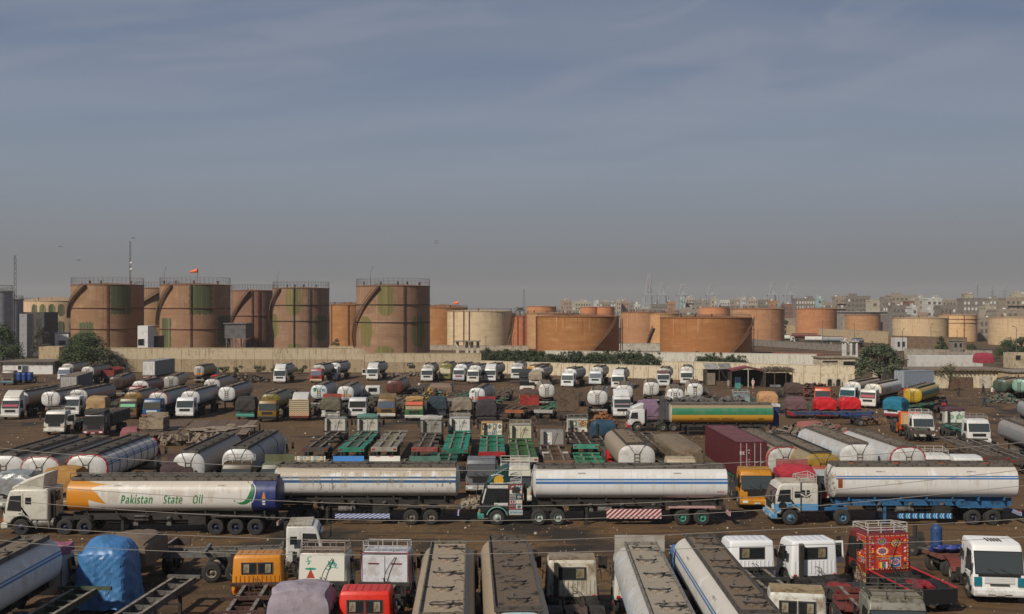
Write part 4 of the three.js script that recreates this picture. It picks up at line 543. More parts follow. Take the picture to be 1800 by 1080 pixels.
  if (o.hat) put('roof_cloth', tarpGeo(L - .2, .5, W - .1, (o.seed || 3)), cloth(o.hat), c, -L / 2 - .15, H - .1, 0);
  return c;
}
// ---------------------------------------------------------------- frames
function ladder(parent, x0, x1, yTop, half, m, o = {}) {         // two rails and cross members
  const L = x1 - x0, hgt = o.h || .26, up = o.frame || put('frame', boxG(.3, .12, half * 2 + .2), m, parent, (x0 + x1) / 2, yTop - hgt - .08, 0);
  const dx = -(x0 + x1) / 2, dy = -(yTop - hgt - .08);
  for (const s of [-1, 1]) put('rail', boxG(L, hgt, .11), m, up, (x0 + x1) / 2 + dx, yTop - hgt / 2 + dy, s * half), o.caps && put('rail_top', boxG(L, .02, .16), o.caps, up, (x0 + x1) / 2 + dx, yTop + .012 + dy, s * half);
  const n = o.n || Math.max(3, Math.round(L / 1.3)); for (let i = 0; i <= n; i++) put('cross_member', boxG(.09, hgt * .7, half * 2 - .11), o.cm || m, up, x0 + .1 + i * (L - .2) / n + dx, yTop - hgt * .5 + dy, 0);
  return up;
}
// ---------------------------------------------------------------- tank body
const NS = 36;
const sectionPt = (i, W, H) => { const a = -Math.PI / 2 - i / NS * 2 * Math.PI, c = Math.cos(a), s = Math.sin(a), e = 2 / 2.7; return [Math.sign(s) * Math.pow(Math.abs(s), e) * H / 2, Math.sign(c) * Math.pow(Math.abs(c), e) * W / 2]; };   // from the keel up the left side, over the top, down the right
function tankGeo(L, W, H) {
  return shared(`tk${L},${W},${H}`, () => { const pos = [], uv = [], idx = [], nx = 10; for (let k = 0; k <= nx; k++) for (let i = 0; i <= NS; i++) { const [y, z] = sectionPt(i, W, H); pos.push(L / 2 - L * k / nx, y, z); uv.push(k / nx, i / NS); } for (let k = 0; k < nx; k++) for (let i = 0; i < NS; i++) { const a = k * (NS + 1) + i, b = a + NS + 1; idx.push(a, b, a + 1, b, b + 1, a + 1); } const g = new THREE.BufferGeometry(); g.setAttribute('position', new THREE.Float32BufferAttribute(pos, 3)); g.setAttribute('uv', new THREE.Float32BufferAttribute(uv, 2)); g.setIndex(idx); g.computeVertexNormals();
    const n = g.attributes.normal; for (let k = 0; k <= nx; k++) { const a = k * (NS + 1), b = a + NS; const v = new THREE.Vector3(n.getX(a) + n.getX(b), n.getY(a) + n.getY(b), n.getZ(a) + n.getZ(b)).normalize(); n.setXYZ(a, v.x, v.y, v.z); n.setXYZ(b, v.x, v.y, v.z); } return g; });
}
function endGeo(W, H, bulge = .22) {       // dished end, facing +x from x 0
  return shared(`te${W},${H}`, () => { const pos = [], idx = [], nr = 6; for (let k = 0; k <= nr; k++) { const f = 1 - k / nr, x = bulge * Math.sqrt(1 - f * f * .999); for (let i = 0; i <= NS; i++) { const [y, z] = sectionPt(i, W, H); pos.push(x, y * f, z * f); } } for (let k = 0; k < nr; k++) for (let i = 0; i < NS; i++) { const a = k * (NS + 1) + i, b = a + NS + 1; idx.push(a, a + 1, b, b, a + 1, b + 1); } const g = new THREE.BufferGeometry(); g.setAttribute('position', new THREE.Float32BufferAttribute(pos, 3)); g.setIndex(idx); g.computeVertexNormals(); return metric(g); });
}
const rimRingG = (W, H) => shared(`tr${W},${H}`, () => { const b = new MB(); for (let i = 0; i < NS; i++) { const [y, z] = sectionPt(i, W, H), [y2, z2] = sectionPt(i + 1, W, H); b.bar([0, y, z], [0, y2, z2], .055 + .03 * (i % 2), 5); } return b.geo(); });
const bandG = (W, H) => shared(`bd${W},${H}`, () => { const b = new MB(); for (let i = 0; i < NS; i++) { const [y, z] = sectionPt(i, W + .03, H + .03), [y2, z2] = sectionPt(i + 1, W + .03, H + .03); b.bar([0, y, z], [0, y2, z2], .03, 4); } return b.geo(); });
// dust that settled on top of a tank and ran down in drips: ragged, grainy edge. v runs from the keel over left, top, right
function tankTex(base, dust, seed, draw, big) {
  const w = big ? 1024 : 512, h = big ? 512 : 256;
  return texMat(canvasTex(w, h, (x) => {
    x.fillStyle = base; x.fillRect(0, 0, w, h); if (draw) draw(x, w, h);
    const img = x.getImageData(0, 0, w, h), d = img.data;
    for (let j = 0; j < h; j++) for (let i = 0; i < w; i++) {
      const u = i / w, v = 1 - j / h, o = (j * w + i) * 4, top = 1 - Math.abs(v - .5) / .5;   // 1 along the crown
      const n = fbm(u * 26 + seed * 5, v * 16 + seed, 4), dr = fbm(u * 90 + seed, v * 5 + seed * 2, 3), g = noise(i * .9 + seed, j * .9);
      const lim = top + .5 * (n - .5) + .42 * (dr - .5);
      let k = dust * (lim > .62 + .05 * (g - .5) ? .85 : lim > .52 ? .42 * (g > .42 ? 1 : .45) : n > .66 ? .16 : .04);
      if (dust > .4 && fbm(u * 60 + 9, v * 30 + seed * 3, 3) > .79 - .05 * dust && top > .3) { d[o] = lerp(d[o], 96, .5); d[o + 1] = lerp(d[o + 1], 70, .5); d[o + 2] = lerp(d[o + 2], 50, .5); }
      const t = .96 + .06 * (g - .5); d[o] = lerp(d[o], 160, k) * t; d[o + 1] = lerp(d[o + 1], 139, k) * t; d[o + 2] = lerp(d[o + 2], 110, k) * t;
    }
    x.putImageData(img, 0, 0);
    x.globalAlpha = .28; x.fillStyle = '#5a5047'; for (let i = 1; i < 6; i++) x.fillRect(i * w / 6, 0, 1.5, h); x.globalAlpha = 1;
  }, [1, 1]), .42);
}
// stripes: [height from keel to crown 0..0.5, thickness, colour] on both sides
const stripes = list => (x, w, h) => { for (const [f, t, c] of list) { x.fillStyle = c; x.fillRect(0, (1 - f) * h - t * h / 2, w, t * h); x.fillRect(0, f * h - t * h / 2, w, t * h); } };
const capText = (x, w, h, s) => { x.fillStyle = '#3a3532'; x.font = `bold ${h * .026}px sans-serif`; x.fillText(s, w * .22, h * .655); x.fillText(s, w * .72, h * .655); };
const TEX = {
  blue2: tankTex('#dedcd8', .2, 1, (x, w, h) => { stripes([[.285, .016, '#3f6fa8'], [.262, .016, '#3f6fa8']])(x, w, h); capText(x, w, h, '24000L'); x.fillStyle = '#a3232e'; x.font = `italic bold ${h * .03}px sans-serif`; x.fillText('Fahia', w * .945, h * .82); }, 1),
  blue2b: tankTex('#d8d5cf', .75, 2, (x, w, h) => { stripes([[.29, .018, '#33587f'], [.26, .018, '#33587f']])(x, w, h); x.fillStyle = '#8a5a3a'; for (let i = 0; i < 30; i++) { x.globalAlpha = .3; x.fillRect((.15 + .8 * NT[i]) * w, .64 * h, 2 + 4 * NT[i + 50], h * .05 * NT[i + 90]); } x.globalAlpha = 1; }, 1),
  blue2c: tankTex('#dddad4', .35, 3, (x, w, h) => { stripes([[.30, .012, '#3c6aa8'], [.28, .012, '#3c6aa8']])(x, w, h); capText(x, w, h, '24000 LT'); x.fillStyle = '#8c3a20'; x.fillRect(w * .01, h * .72, w * .025, h * .06); }, 1),
  pso: tankTex('#d8d3ca', .35, 4, (x, w, h) => {
    x.fillStyle = '#d98a22'; for (const m of [0, 1]) { x.save(); if (m) { x.translate(0, h); x.scale(1, -1); } x.beginPath(); x.moveTo(0, h * .55); x.lineTo(w * .09, h * .575); x.quadraticCurveTo(w * .13, h * .62, w * .20, h * .625); x.quadraticCurveTo(w * .12, h * .65, w * .115, h * .69); x.quadraticCurveTo(w * .15, h * .73, w * .19, h * .80); x.quadraticCurveTo(w * .13, h * .775, w * .105, h * .765); x.quadraticCurveTo(w * .10, h * .82, w * .115, h * .88); x.lineTo(0, h * .9); x.fill(); x.restore(); }
    x.fillStyle = '#25356e'; x.fillRect(w * .885, 0, w * .115, h); x.fillStyle = '#2d7a44'; x.beginPath(); x.arc(w * .845, h * .70, h * .105, -1.2, 2.5); x.arc(w * .825, h * .67, h * .115, 2.0, -1.0, true); x.fill();
    x.strokeStyle = '#e8e4da'; x.lineWidth = 4; x.beginPath(); x.arc(w * .846, h * .70, h * .118, -1.2, 2.2); x.stroke();
    x.fillStyle = '#2d7a44'; x.font = `italic bold ${h * .082}px sans-serif`; x.save(); x.scale(.92, 1); for (const [s, f] of [['Pakistan', .255], ['State', .46], ['Oil', .60]]) x.fillText(s, w * f / .92, h * .795); x.restore();
    x.fillStyle = '#d8843a'; x.beginPath(); x.moveTo(w * .945, h * .71); x.lineTo(w * .955, h * .76); x.lineTo(w * .935, h * .76); x.fill(); x.fillStyle = '#e8e4da'; x.fillRect(w * .938, h * .77, w * .014, h * .012); x.fillRect(w * .938, h * .79, w * .014, h * .02); x.fillStyle = '#555'; x.fillRect(w * .16, h * .845, w * .018, h * .012); x.fillRect(w * .16, h * .862, w * .018, h * .012); capText(x, w, h, '12500 L');
  }, 1),
  contract: tankTex('#8f7f62', .35, 5, (x, w, h) => { x.fillStyle = '#2f7a55'; x.fillRect(0, h * .66, w, h * .10); x.fillRect(0, h * .24, w, h * .10); x.fillStyle = '#c99530'; x.fillRect(0, h * .76, w, h * .17); x.fillRect(0, h * .07, w, h * .17); x.fillStyle = '#2c2416'; x.font = `bold ${h * .05}px sans-serif`; x.fillText('P&O   CONTRACT   CARRIAGE', w * .27, h * .835); x.fillRect(w * .86, h * .81, w * .05, h * .02); }, 1),
  white: tankTex('#dcdad5', .5, 6), grey: tankTex('#97938e', .9, 7), dusty: tankTex('#938a7e', 1.1, 8), silver: tankTex('#8f9294', .5, 9, stripes([[.3, .02, '#7e848c']])), steelblue: tankTex('#8f949c', .75, 10, stripes([[.2, .10, '#8a95a6']])),
  redband: tankTex('#868688', .8, 11, stripes([[.26, .03, '#b06a50']])), olive: tankTex('#6e6526', .6, 12), brown: tankTex('#5a3026', .5, 13, stripes([[.3, .12, '#6e3028']])), beige: tankTex('#978a78', .9, 14),
  yellowT: tankTex('#b59a30', .35, 15, stripes([[.27, .075, '#2f6660']])), yellow: tankTex('#c09424', .5, 16), psoOr: tankTex('#d3cfc8', .3, 17, (x, w, h) => { x.fillStyle = '#d9982a'; x.beginPath(); x.moveTo(0, h * .5); x.lineTo(w * .1, h * .55); x.lineTo(w * .06, h * .62); x.lineTo(w * .1, h * .72); x.lineTo(w * .06, h * .8); x.lineTo(0, h); x.fill(); x.fillStyle = '#5b5a4c'; x.font = `bold ${h * .14}px sans-serif`; x.fillText('Pakistan', w * .2, h * .8); }, 1),
  greenO: tankTex('#8a7a50', .7, 18, stripes([[.22, .09, '#3f6f4c'], [.1, .12, '#b08a30']])), paleblue: tankTex('#c6cbd0', .45, 20, stripes([[.2, .05, '#6a86b0']])), bluef: tankTex('#9fa4ac', .5, 19, (x, w, h) => { x.fillStyle = '#4a5a94'; x.fillRect(0, 0, w * .05, h); }),
};
const deckStain = dataTex(512, 512, (u, v) => { const n = tnoise(u, v, 6, 5, 61), k = tnoise(u, v, 22, 4, 17), f = tnoise(u, v, 90, 2, 4); const oil = smooth(.55, .62, .6 * n + .4 * k), pale = smooth(.6, .7, k); const t = (.95 - .12 * f) * (1 - .62 * oil) * (1 + .1 * pale); return [t, t * .985, t * .96]; }, .22);
function deckMat(c) { const k = 'deck' + c; let m = MATS.get(k); if (!m) MATS.set(k, m = new THREE.MeshStandardMaterial({ color: lin(c), map: deckStain, roughness: .95 })); return m; }
function tankBody(root, xc, y0, L, W, H, texName, o = {}, lod = 1) {
  const yc = y0 + H / 2, t = put('tank', tankGeo(L, W, H), TEX[texName], root, xc, yc, 0), endM = paint(o.end || '#dcd9d2', o.endWear || 'light', .42);
  const e1 = put('tank_end', endGeo(W, H), endM, t, L / 2, 0, 0), e2 = put('tank_end', endGeo(W, H), paint(o.end2 || o.end || '#dcd9d2', 'light', .42), t, -L / 2, 0, 0, Math.PI);
  if (o.rim) { put('rim_band', rimRingG(W, H), paint(o.rim, 'light', .5), t, L / 2, 0, 0); put('rim_band', rimRingG(W, H), paint(o.rim, 'light', .5), t, -L / 2, 0, 0); }
  const seedD = Math.abs(root.position.x * 7 | 0), hw = o.deckW || W * .27, ty = H / 2, cm = paint(o.coam || '#6d665c', 'rust', .8);
  put('deck', boxV(L - .5, .06, hw * 2, seedD % 7), deckMat(o.deckC || '#7d7060'), t, 0, ty + .005, 0);
  for (const s of [-1, 1]) put('coaming', boxG(L - .15, .2, .05), cm, t, 0, ty + .06, s * hw);
  if (lod < 2) for (const x of [-1, 1]) put('coaming', boxG(.06, .2, hw * 2), cm, t, x * (L / 2 - .12), ty + .06, 0);
  const seedH = (xc * 31 + W * 97 + L * 13 + y0 * 7 + texName.length * 11 + root.position.x * 5) & 255, n = o.hatches || Math.max(3, Math.round(L / 2.4)); for (let i = 0; i < n; i++) { const X = (i + .5) / n * L - L / 2; const hG = shared('hatch', () => new MB().add(lathe([[.33, 0], [.33, .07], [.29, .1], [.01, .12]], 18)).geo()); put('manhole', hG, paint(o.lids || o.deckC || '#7d7060', 'rust', .9), t, X, ty + .03, hw * .3 * (NT[(seedH + i * 11) & 255] - .5)); if (lod < 1) { const zo = hw * .3 * (NT[(seedH + i * 11) & 255] - .5); put('lid_handle', shared('hl', () => { const b = new MB(); for (let q = 0; q < 10; q++) b.bar([Math.cos(q * .314 + 1.57) * .2, .1, Math.sin(q * .314 - 1.57) * .42], [Math.cos(q * .314 + 1.884) * .2, .1, Math.sin(q * .314 - 1.256) * .42], .035, 5); return b.geo(); }), M.black, t, X + .1, ty + .04, zo); if (NT[(seedH + i * 5) & 255] > .45) put('vent', shared('vent', () => new MB().cyl(.05, .14, 0, .07, 0).geo()), M.steel, t, X + .7, ty + .03, zo - .2); } }
  if (o.bands) for (let i = 0; i < o.bands; i++) put('strap', bandG(W, H), M.steel, t, L / 2 - L * (i + .6) / (o.bands + .2), 0, 0);
  // rungs and a frame on the end that faces the yard
  const lg = shared(`ld${H},${hw.toFixed(2)}`, () => { const b = new MB(), x = .26; for (const s of [-1, 1]) { b.bar([x, -H * .42, s * .2], [x, H * .2, s * .2], .025, 4); b.bar([x, H * .2, s * .2], [.05, H * .52, s * hw * .9], .025, 4); } for (let i = 0; i < 5; i++) b.bar([x, -H * .36 + i * H * .13, -.2], [x, -H * .36 + i * H * .13, .2], .02, 4); b.bar([.03, H * .52, -hw], [.03, H * .52, hw], .04, 4); return b.geo(); });
  const ladM = paint(o.lad || '#5a534b', 'rust', .7); if (o.ladder !== 0) { put('ladder', lg, ladM, o.near === 'rear' ? e2 : e1); }
  if (o.rail) put('top_rail', shared(`tr${L}`, () => { const b = new MB(), m2 = Math.round(L / 1.5); for (let i = 0; i <= m2; i++) { const X = -L / 2 + i * L / m2; b.bar([X, 0, 0], [X, .42, 0], .025, 4); } b.bar([-L / 2, .42, 0], [L / 2, .42, 0], .025, 4); return b.geo(); }), paint('#8c877f', 'rust', .6), t, 0, ty, -hw);
  if (o.cover2) put('load_strip', boxG(L * .96, .05, hw * 1.4), cloth(o.cover2), t, 0, ty + .12, 0);
  return t;
}
// ---------------------------------------------------------------- whole vehicles
const LEN = o => o.len || 12;
function base(o, cat, nm, L) {           // place by the near end on the ground and the direction its long axis runs to
  let P = o.w ? [...o.w] : o.p ? at(...o.p) : [0, 0], fwd; const a = Math.atan(((o.vp ?? 872) - CX) / FOC); let ax = [Math.sin(a), -Math.cos(a)];
  if (o.q) { const Q = at(...o.q), l = Math.hypot(Q[0] - P[0], Q[1] - P[1]); ax = [(Q[0] - P[0]) / l, (Q[1] - P[1]) / l]; }
  if (o.hd !== undefined) fwd = [Math.cos(o.hd), -Math.sin(o.hd)];           // heading given; p is the middle
  else {
    if (o.tf) { const F = at(...o.tf); P = [F[0] - ax[0] * o.off, F[1] - ax[1] * o.off]; }   // given by the far end of the tank, or the back of the cab
    P = [P[0] + ax[0] * L / 2, P[1] + ax[1] * L / 2]; fwd = o.near === 'rear' ? ax : [-ax[0], -ax[1]];
  }
  const t = thing(nm, o.l, cat, P[0], P[1], Math.atan2(-fwd[1], fwd[0]), o.group);
  const d = -P[1]; o.lod = o.lod ?? (d < 84 ? 0 : d < 135 ? 1 : 2); return t;
}
function axles(t, xs, W, rimM, lod, dual = true) { for (const x of xs) for (const s of [-1, 1]) wheel(t, x, s * (W / 2 - (dual ? .3 : .17)), dual, rimM, lod); }
// tanker: rigid lorry or tractor with a tank trailer
function tanker(o) {
  const W = o.W || 2.45, H = o.Ht || 1.95, y0 = o.y0 || 1.5, semi = o.semi, noCab = o.cab === 0, cabL = noCab ? 0 : (o.cab?.L || 2.0), TL = o.TL || (semi ? 11.6 : 7.6), L = TL + (noCab ? .4 : cabL + (o.gap || (semi ? 1.0 : .45)));
  o.off = TL + .25; const t = base(o, 'tanker truck', noCab ? 'tank_trailer' : 'tanker_truck', L), lod = o.lod, xf = L / 2, xr = -L / 2; if (noCab) t.userData.category = 'tank trailer';
  const cw = o.cab || {}; if (!noCab) { cab(t, xf, { ...cw, near: o.near }, lod); axles(t, [xf - 1.15], W, o.rims, lod, false); }
  tankBody(t, xr + .25 + TL / 2, y0, TL, W, H, o.tex || 'white', { ...o.tank, near: o.near }, lod);
  const fm = paint(o.frame || '#37332f', 'rust', .8);
  put('chassis', shared(`ch${L.toFixed(1)},${y0}`, () => { const b = new MB(); for (const s of [-1, 1]) { b.box(semi ? TL - .3 : L - 1.4, semi ? .5 : .3, .12, xr + .4 + (semi ? TL - .3 : L - 1.4) / 2, y0 - (semi ? .26 : .16), s * .5); if (semi) b.box(TL - 4.6, .12, .08, xr + 4.4 + (TL - 4.6) / 2 - .6, y0 - .05, s * (W / 2 - .12)); if (semi) b.box(4.6, .24, .12, xf - 2.8, .95, s * .42); } for (let i = 0; i < 7; i++) b.box(.12, .2, 1, xr + .8 + i * TL / 7, y0 - .2, 0).box(.1, .34, W * .7, xr + 1 + i * TL / 7, y0 + .02, 0); return b.geo(); }), fm, t);
  const ax0 = xr + (semi ? 1.9 : 1.6), ax = semi ? (o.axles === 3 ? [xr + 1.5, xr + 2.75, xr + 4] : [xr + 1.9, xr + 3.2]) : [xr + 1.6, xr + 2.9]; axles(t, ax, W, o.rims2 || o.rims, lod);
  if (semi && !noCab) axles(t, o.drive1 ? [xf - 4.6] : [xf - 3.9, xf - 5.15], W, o.rims, lod);
  if (semi && lod < 1) { for (const s of [-1, 1]) { put('landing_leg', shared('lg0', () => new MB().box(.16, 1.05, .16, 0, .62, 0).box(.4, .08, .34, 0, .1, 0).geo()), fm, t, xr + TL - 3.1, 0, s * .75); put('tool_box', boxG(1.1, .55, .5), M.dark, t, xr + 5.2, .95, s * (W / 2 - .38)); put('air_bottle', shared('ab2', () => new MB().cyl(.2, .9, 0, 0, 0, 'x', 12).geo()), M.steel, t, xr + TL - 4.3, 1.0, s * (W / 2 - .55)); put('mud_flap', boxG(.03, .55, .6), M.black, t, ax0 - .75, .6, s * (W / 2 - .32)); } put('under_tray', boxG(TL - 6.2, .35, .8), M.dark, t, xr + 4.2 + (TL - 6.2) / 2, y0 - .66, 0); for (let i = 0; i < 3; i++) put('valve_box', shared('vbx', () => new MB().cyl(.16, .5, 0, 0, 0, 'y', 10).box(.3, .2, .3, 0, -.2, 0).geo()), M.steel, t, xr + 5 + i * 2.1, y0 - .55, -.55); }
  if (noCab) for (const s of [-.7, .7]) put('landing_leg', shared(`ll${y0}`, () => new MB().box(.16, y0 - .3, .16, 0, (y0 - .3) / 2, 0).box(.4, .06, .3, 0, .03, 0).geo()), fm, t, xf - 2, 0, s);
  put('rear_bumper', boxG(.12, .22, W), o.bumpM || paint('#a8a49c', 'rust', .6), t, xr + .1, .75, 0);
  if (lod < 2) { for (const s of [-1, 1]) put('tail_light', boxG(.04, .12, .26), M.redLamp, t, xr + .02, .9, s * (W / 2 - .25)); }
  for (const s of [-1, 1]) { put('mudguard', boxG(semi ? 3.1 : 2.7, .05, .62), o.mudM || paint(o.mud || '#4b4741', 'rust', .8), t, (ax[0] + ax[ax.length - 1]) / 2, 1.18, s * (W / 2 - .32)); }
  const sideM = o.sideM; if (o.side !== 0 && (lod < 2 || sideM)) for (const s of [-1, 1]) {
    const g = boxG(semi ? 3.4 : 2.2, .5, .06); if (sideM) { const m = put('side_guard', shared('sg3' + (o.sideH || .62), () => new THREE.BoxGeometry(semi ? 3.6 : 2.2, o.sideH || .62, .05)), sideM, t, semi ? xr + 6.4 : 0, .47 + (o.sideH || .62) / 2, s * (W / 2 - .05)); }
    else put('fuel_tank', shared('fu', () => new MB().cyl(.3, 1.3, 0, 0, 0, 'x', 14).box(.06, .66, .66, -.4, 0, 0).box(.06, .66, .66, .4, 0, 0).geo()), paint('#7f7b76', 'dirty', .5), t, semi ? xf - 2.5 : 1.2, .75, s * (W / 2 - .4));
  }
  return { t, xf, xr, L, W, y0, H };
}
function fittings(t, x, y) {           // air bottles, battery, pipes and a spare tyre between cab and frame
  for (const s of [-1, 1]) put('air_bottle', shared('ab', () => new MB().add(lathe([[.01, -.45], [.12, -.42], [.15, -.34], [.15, .34], [.12, .42], [.01, .45]], 12, 'x')).geo()), M.steel, t, x - 1.2, y - .35, s * .72);
  put('gear_housing', shared('gh', () => new MB().add(lathe([[.01, -.5], [.2, -.45], [.26, -.1], [.18, .2], [.12, .6], [.01, .62]], 12, 'x')).geo()), M.dark, t, x - .7, y - .25, 0);
  put('brake_pipe', shared('bp8', () => { const b = new MB(); for (let k = 0; k < 2; k++) { let p = [0, .45, k * .2 - .1]; for (let i = 1; i <= 12; i++) { const q = [-.13 * i, .45 - .42 * Math.sin(i / 12 * 1.57) + .1 * Math.sin(i * 1.3 + k * 2), k * .2 - .1 + .12 * Math.sin(i * .8 + k)]; b.bar(p, q, .02, 4); p = q; } } return b.geo(); }), M.rubberGrey, t, x, y, 0);
}
// lorry or trailer with a bare ladder frame (container carrier)
function skeletal(o) {
  const noCab = o.cab === 0, cabL = noCab ? 0 : (o.cab?.L || 2.0), FL = o.FL || 9, L = FL + (noCab ? 0 : cabL + .1), W = 2.45; o.off = FL + .1; const t = base(o, noCab ? 'trailer' : 'truck', noCab ? 'skeletal_trailer' : 'skeletal_truck', L), lod = o.lod, xf = L / 2, xr = -L / 2;
  if (!noCab) { cab(t, xf, { ...(o.cab || {}), near: o.near }, lod); axles(t, [xf - 1.15], W, o.rims, lod, false); }
  const y = o.y || 1.35, m = paint(o.c || '#4d6f5f', 'dirty', .8), cap = paint(o.cap || '#8d8376', 'rust', .85), fr = ladder(t, xr + .1, xr + FL, y, .5, m, { caps: cap, h: .3, n: o.n });
  for (const [f, w] of o.beams || [[.99, 2.45], [.66, 2.3], [.34, 2.3]]) put('bolster', boxG(.16, .16, w), paint(o.beamC || o.c || '#6a6258', 'dirty', .8), t, xr + .1 + f * (FL - .2), y + .02, 0);
  put('rear_bumper', boxG(.12, .42, W), o.bumpM || paint(o.bump || '#5a4a42', 'light', .6), t, xr, y - .25, 0);
  if (o.deck) for (const s of [-1, 1]) for (let i = 0; i < (o.deckN || 3); i++) put('deck_plate', boxG(FL / 3.4, .05, .62), paint(o.deck, 'dirty', .7), t, xr + .6 + FL * (i + .5) / (o.deckN || 3) * .86, y - .14 - .1 * (i % 2), s * .88);
  const ax = o.ax || [1.5, 2.75]; axles(t, ax.map(a => xr + a), W, o.rims, lod);
  if (noCab) { for (const s of [-.65, .65]) put('landing_leg', boxG(.14, 1.1, .14), M.dark, t, xf - 2.4, .55, s); put('leg_brace', boxG(.08, .08, 1.16), M.dark, t, xf - 2.4, .7, 0); };
  if (!noCab) put('fuel_tank', shared('fu2', () => new MB().box(1.1, .5, .55, 0, 0, 0).geo()), M.dark, t, xf - 3, .75, W / 2 - .4);
  if (lod < 2) { for (const s of [-1, 1]) { put('tail_light', boxG(.04, .12, .24), M.redLamp, t, xr - .07, y - .25, s * 1.0); put('mudguard', boxG(2.8, .05, .6), paint(o.mud || o.c || '#4d6f5f', 'dirty', .8), t, xr + ax[0] + .6, 1.12, s * (W / 2 - .3)); } }
  if (lod < 1 && !noCab) fittings(t, xf - cabL - .2, y - .2);
  if (o.load) { const [c, lx, lh, seed] = o.load; put('covered_load', tarpGeo(lx, lh, 2.5, seed), cloth(c), t, o.loadX || 0, y + .05, 0); }
  if (o.bed) { const b = new MB(), bx0 = xr, bx1 = xr + FL - .1, hh = o.bedH || .8; put('bed_floor', boxG(FL, .1, W), M.wood, t, (bx0 + bx1) / 2, y + .06, 0); const bm = o.bed.isMaterial ? o.bed : paint(o.bed, 'dirty', .8); for (const s of [-1, 1]) { put('side_board', boxG(FL, hh, .07), bm, t, (bx0 + bx1) / 2, y + .1 + hh / 2, s * W / 2); for (let i = 0; i <= 6; i++) put('stake', boxG(.08, hh, .06), bm, t, bx0 + .1 + i * (FL - .3) / 6, y + .1 + hh / 2, s * (W / 2 + .06)); } put('tail_board', boxG(.07, hh, W - .1), bm, t, bx0, y + .1 + hh / 2, 0); put('head_board', boxG(.07, hh + .4, W - .1), bm, t, bx1, y + .3 + hh / 2, 0); if (o.bedTarp) put('canvas_cover', tarpGeo(FL, .7, W + .15, o.p[0] | 0), cloth(o.bedTarp), t, (bx0 + bx1) / 2, y + hh - .1, 0); if (o.rubble) { const r = rng(o.p[0] | 0), q = new MB(); for (let i = 0; i < 50; i++) q.box(.3 + r() * .5, .15 + r() * .4, .2 + r() * .5, bx0 + .4 + r() * (FL - .8), y + hh + r() * .4, (r() - .5) * 2, r() * 3, r() * 3, r()); stuff(q.build('scrap_load', M.steel, t)); } }
  return { t, xf, xr, L, y };
}
// tractor unit: cab, short frame, coupling plate, mudguards
function tractor(o) {
  const cabL = o.cab.L || 2.0, L = cabL + 4.2, W = 2.45; o.off = 4.2; const t = base(o, 'truck', 'tractor_unit', L), lod = o.lod, xf = L / 2, xr = -L / 2;
  cab(t, xf, { ...o.cab, near: o.near }, lod); axles(t, [xf - 1.15], W, o.rims, lod, false);
  ladder(t, xr + .1, xf - cabL + .1, 1.0, .44, paint(o.c || '#3b3733', 'rust', .85), { h: .26, n: 5 });
  put('coupling_plate', shared('fw', () => new MB().add(lathe([[.01, .08], [.5, .08], [.55, 0], [.55, -.08], [.01, -.08]], 20)).box(.7, .1, .35, -.5, 0, .3, 0, 0, .2).box(.7, .1, .35, -.5, 0, -.3, 0, 0, .2).geo()), paint(o.plate || '#5b4a3f', 'rust', .7), t, xr + 1.5, 1.14, 0);
  axles(t, o.ax || [xr + .9, xr + 2.15], W, o.rims, lod);
  for (const s of [-1, 1]) { put('mudguard', shared('mg', () => { const b = new MB(); for (let i = 0; i < 6; i++) { const a0 = rad(170 - i * 160 / 6), a1 = rad(170 - (i + 1) * 160 / 6), q = [Math.cos(a0) * 1.25, Math.sin(a0) * .62], w = [Math.cos(a1) * 1.25, Math.sin(a1) * .62]; slabOn(b, q[0], q[1], w[0], w[1], .66, .04, 0); } return b.geo(); }), paint(o.mud || '#3a3632', 'dirty', .7), t, xr + 1.5, .58, s * (W / 2 - .3)); put('tail_light', boxG(.05, .14, .3), M.redLamp, t, xr + .02, .85, s * .8); }
  put('fuel_tank', shared('fu', () => new MB().cyl(.3, 1.3, 0, 0, 0, 'x', 14).box(.06, .66, .66, -.4, 0, 0).box(.06, .66, .66, .4, 0, 0).geo()), M.dark, t, xf - cabL - .6, .72, W / 2 - .4); put('battery_box', boxG(.7, .5, .45), M.dark, t, xf - cabL - .5, .75, -W / 2 + .35);
  if (lod < 1) fittings(t, xf - cabL - .2, 1.0);
  if (o.tailBoard) put('tail_board', boxG(.1, .7, W - .1), o.tailBoard, t, xr, .85, 0);
  return { t, xf, xr, L };
}
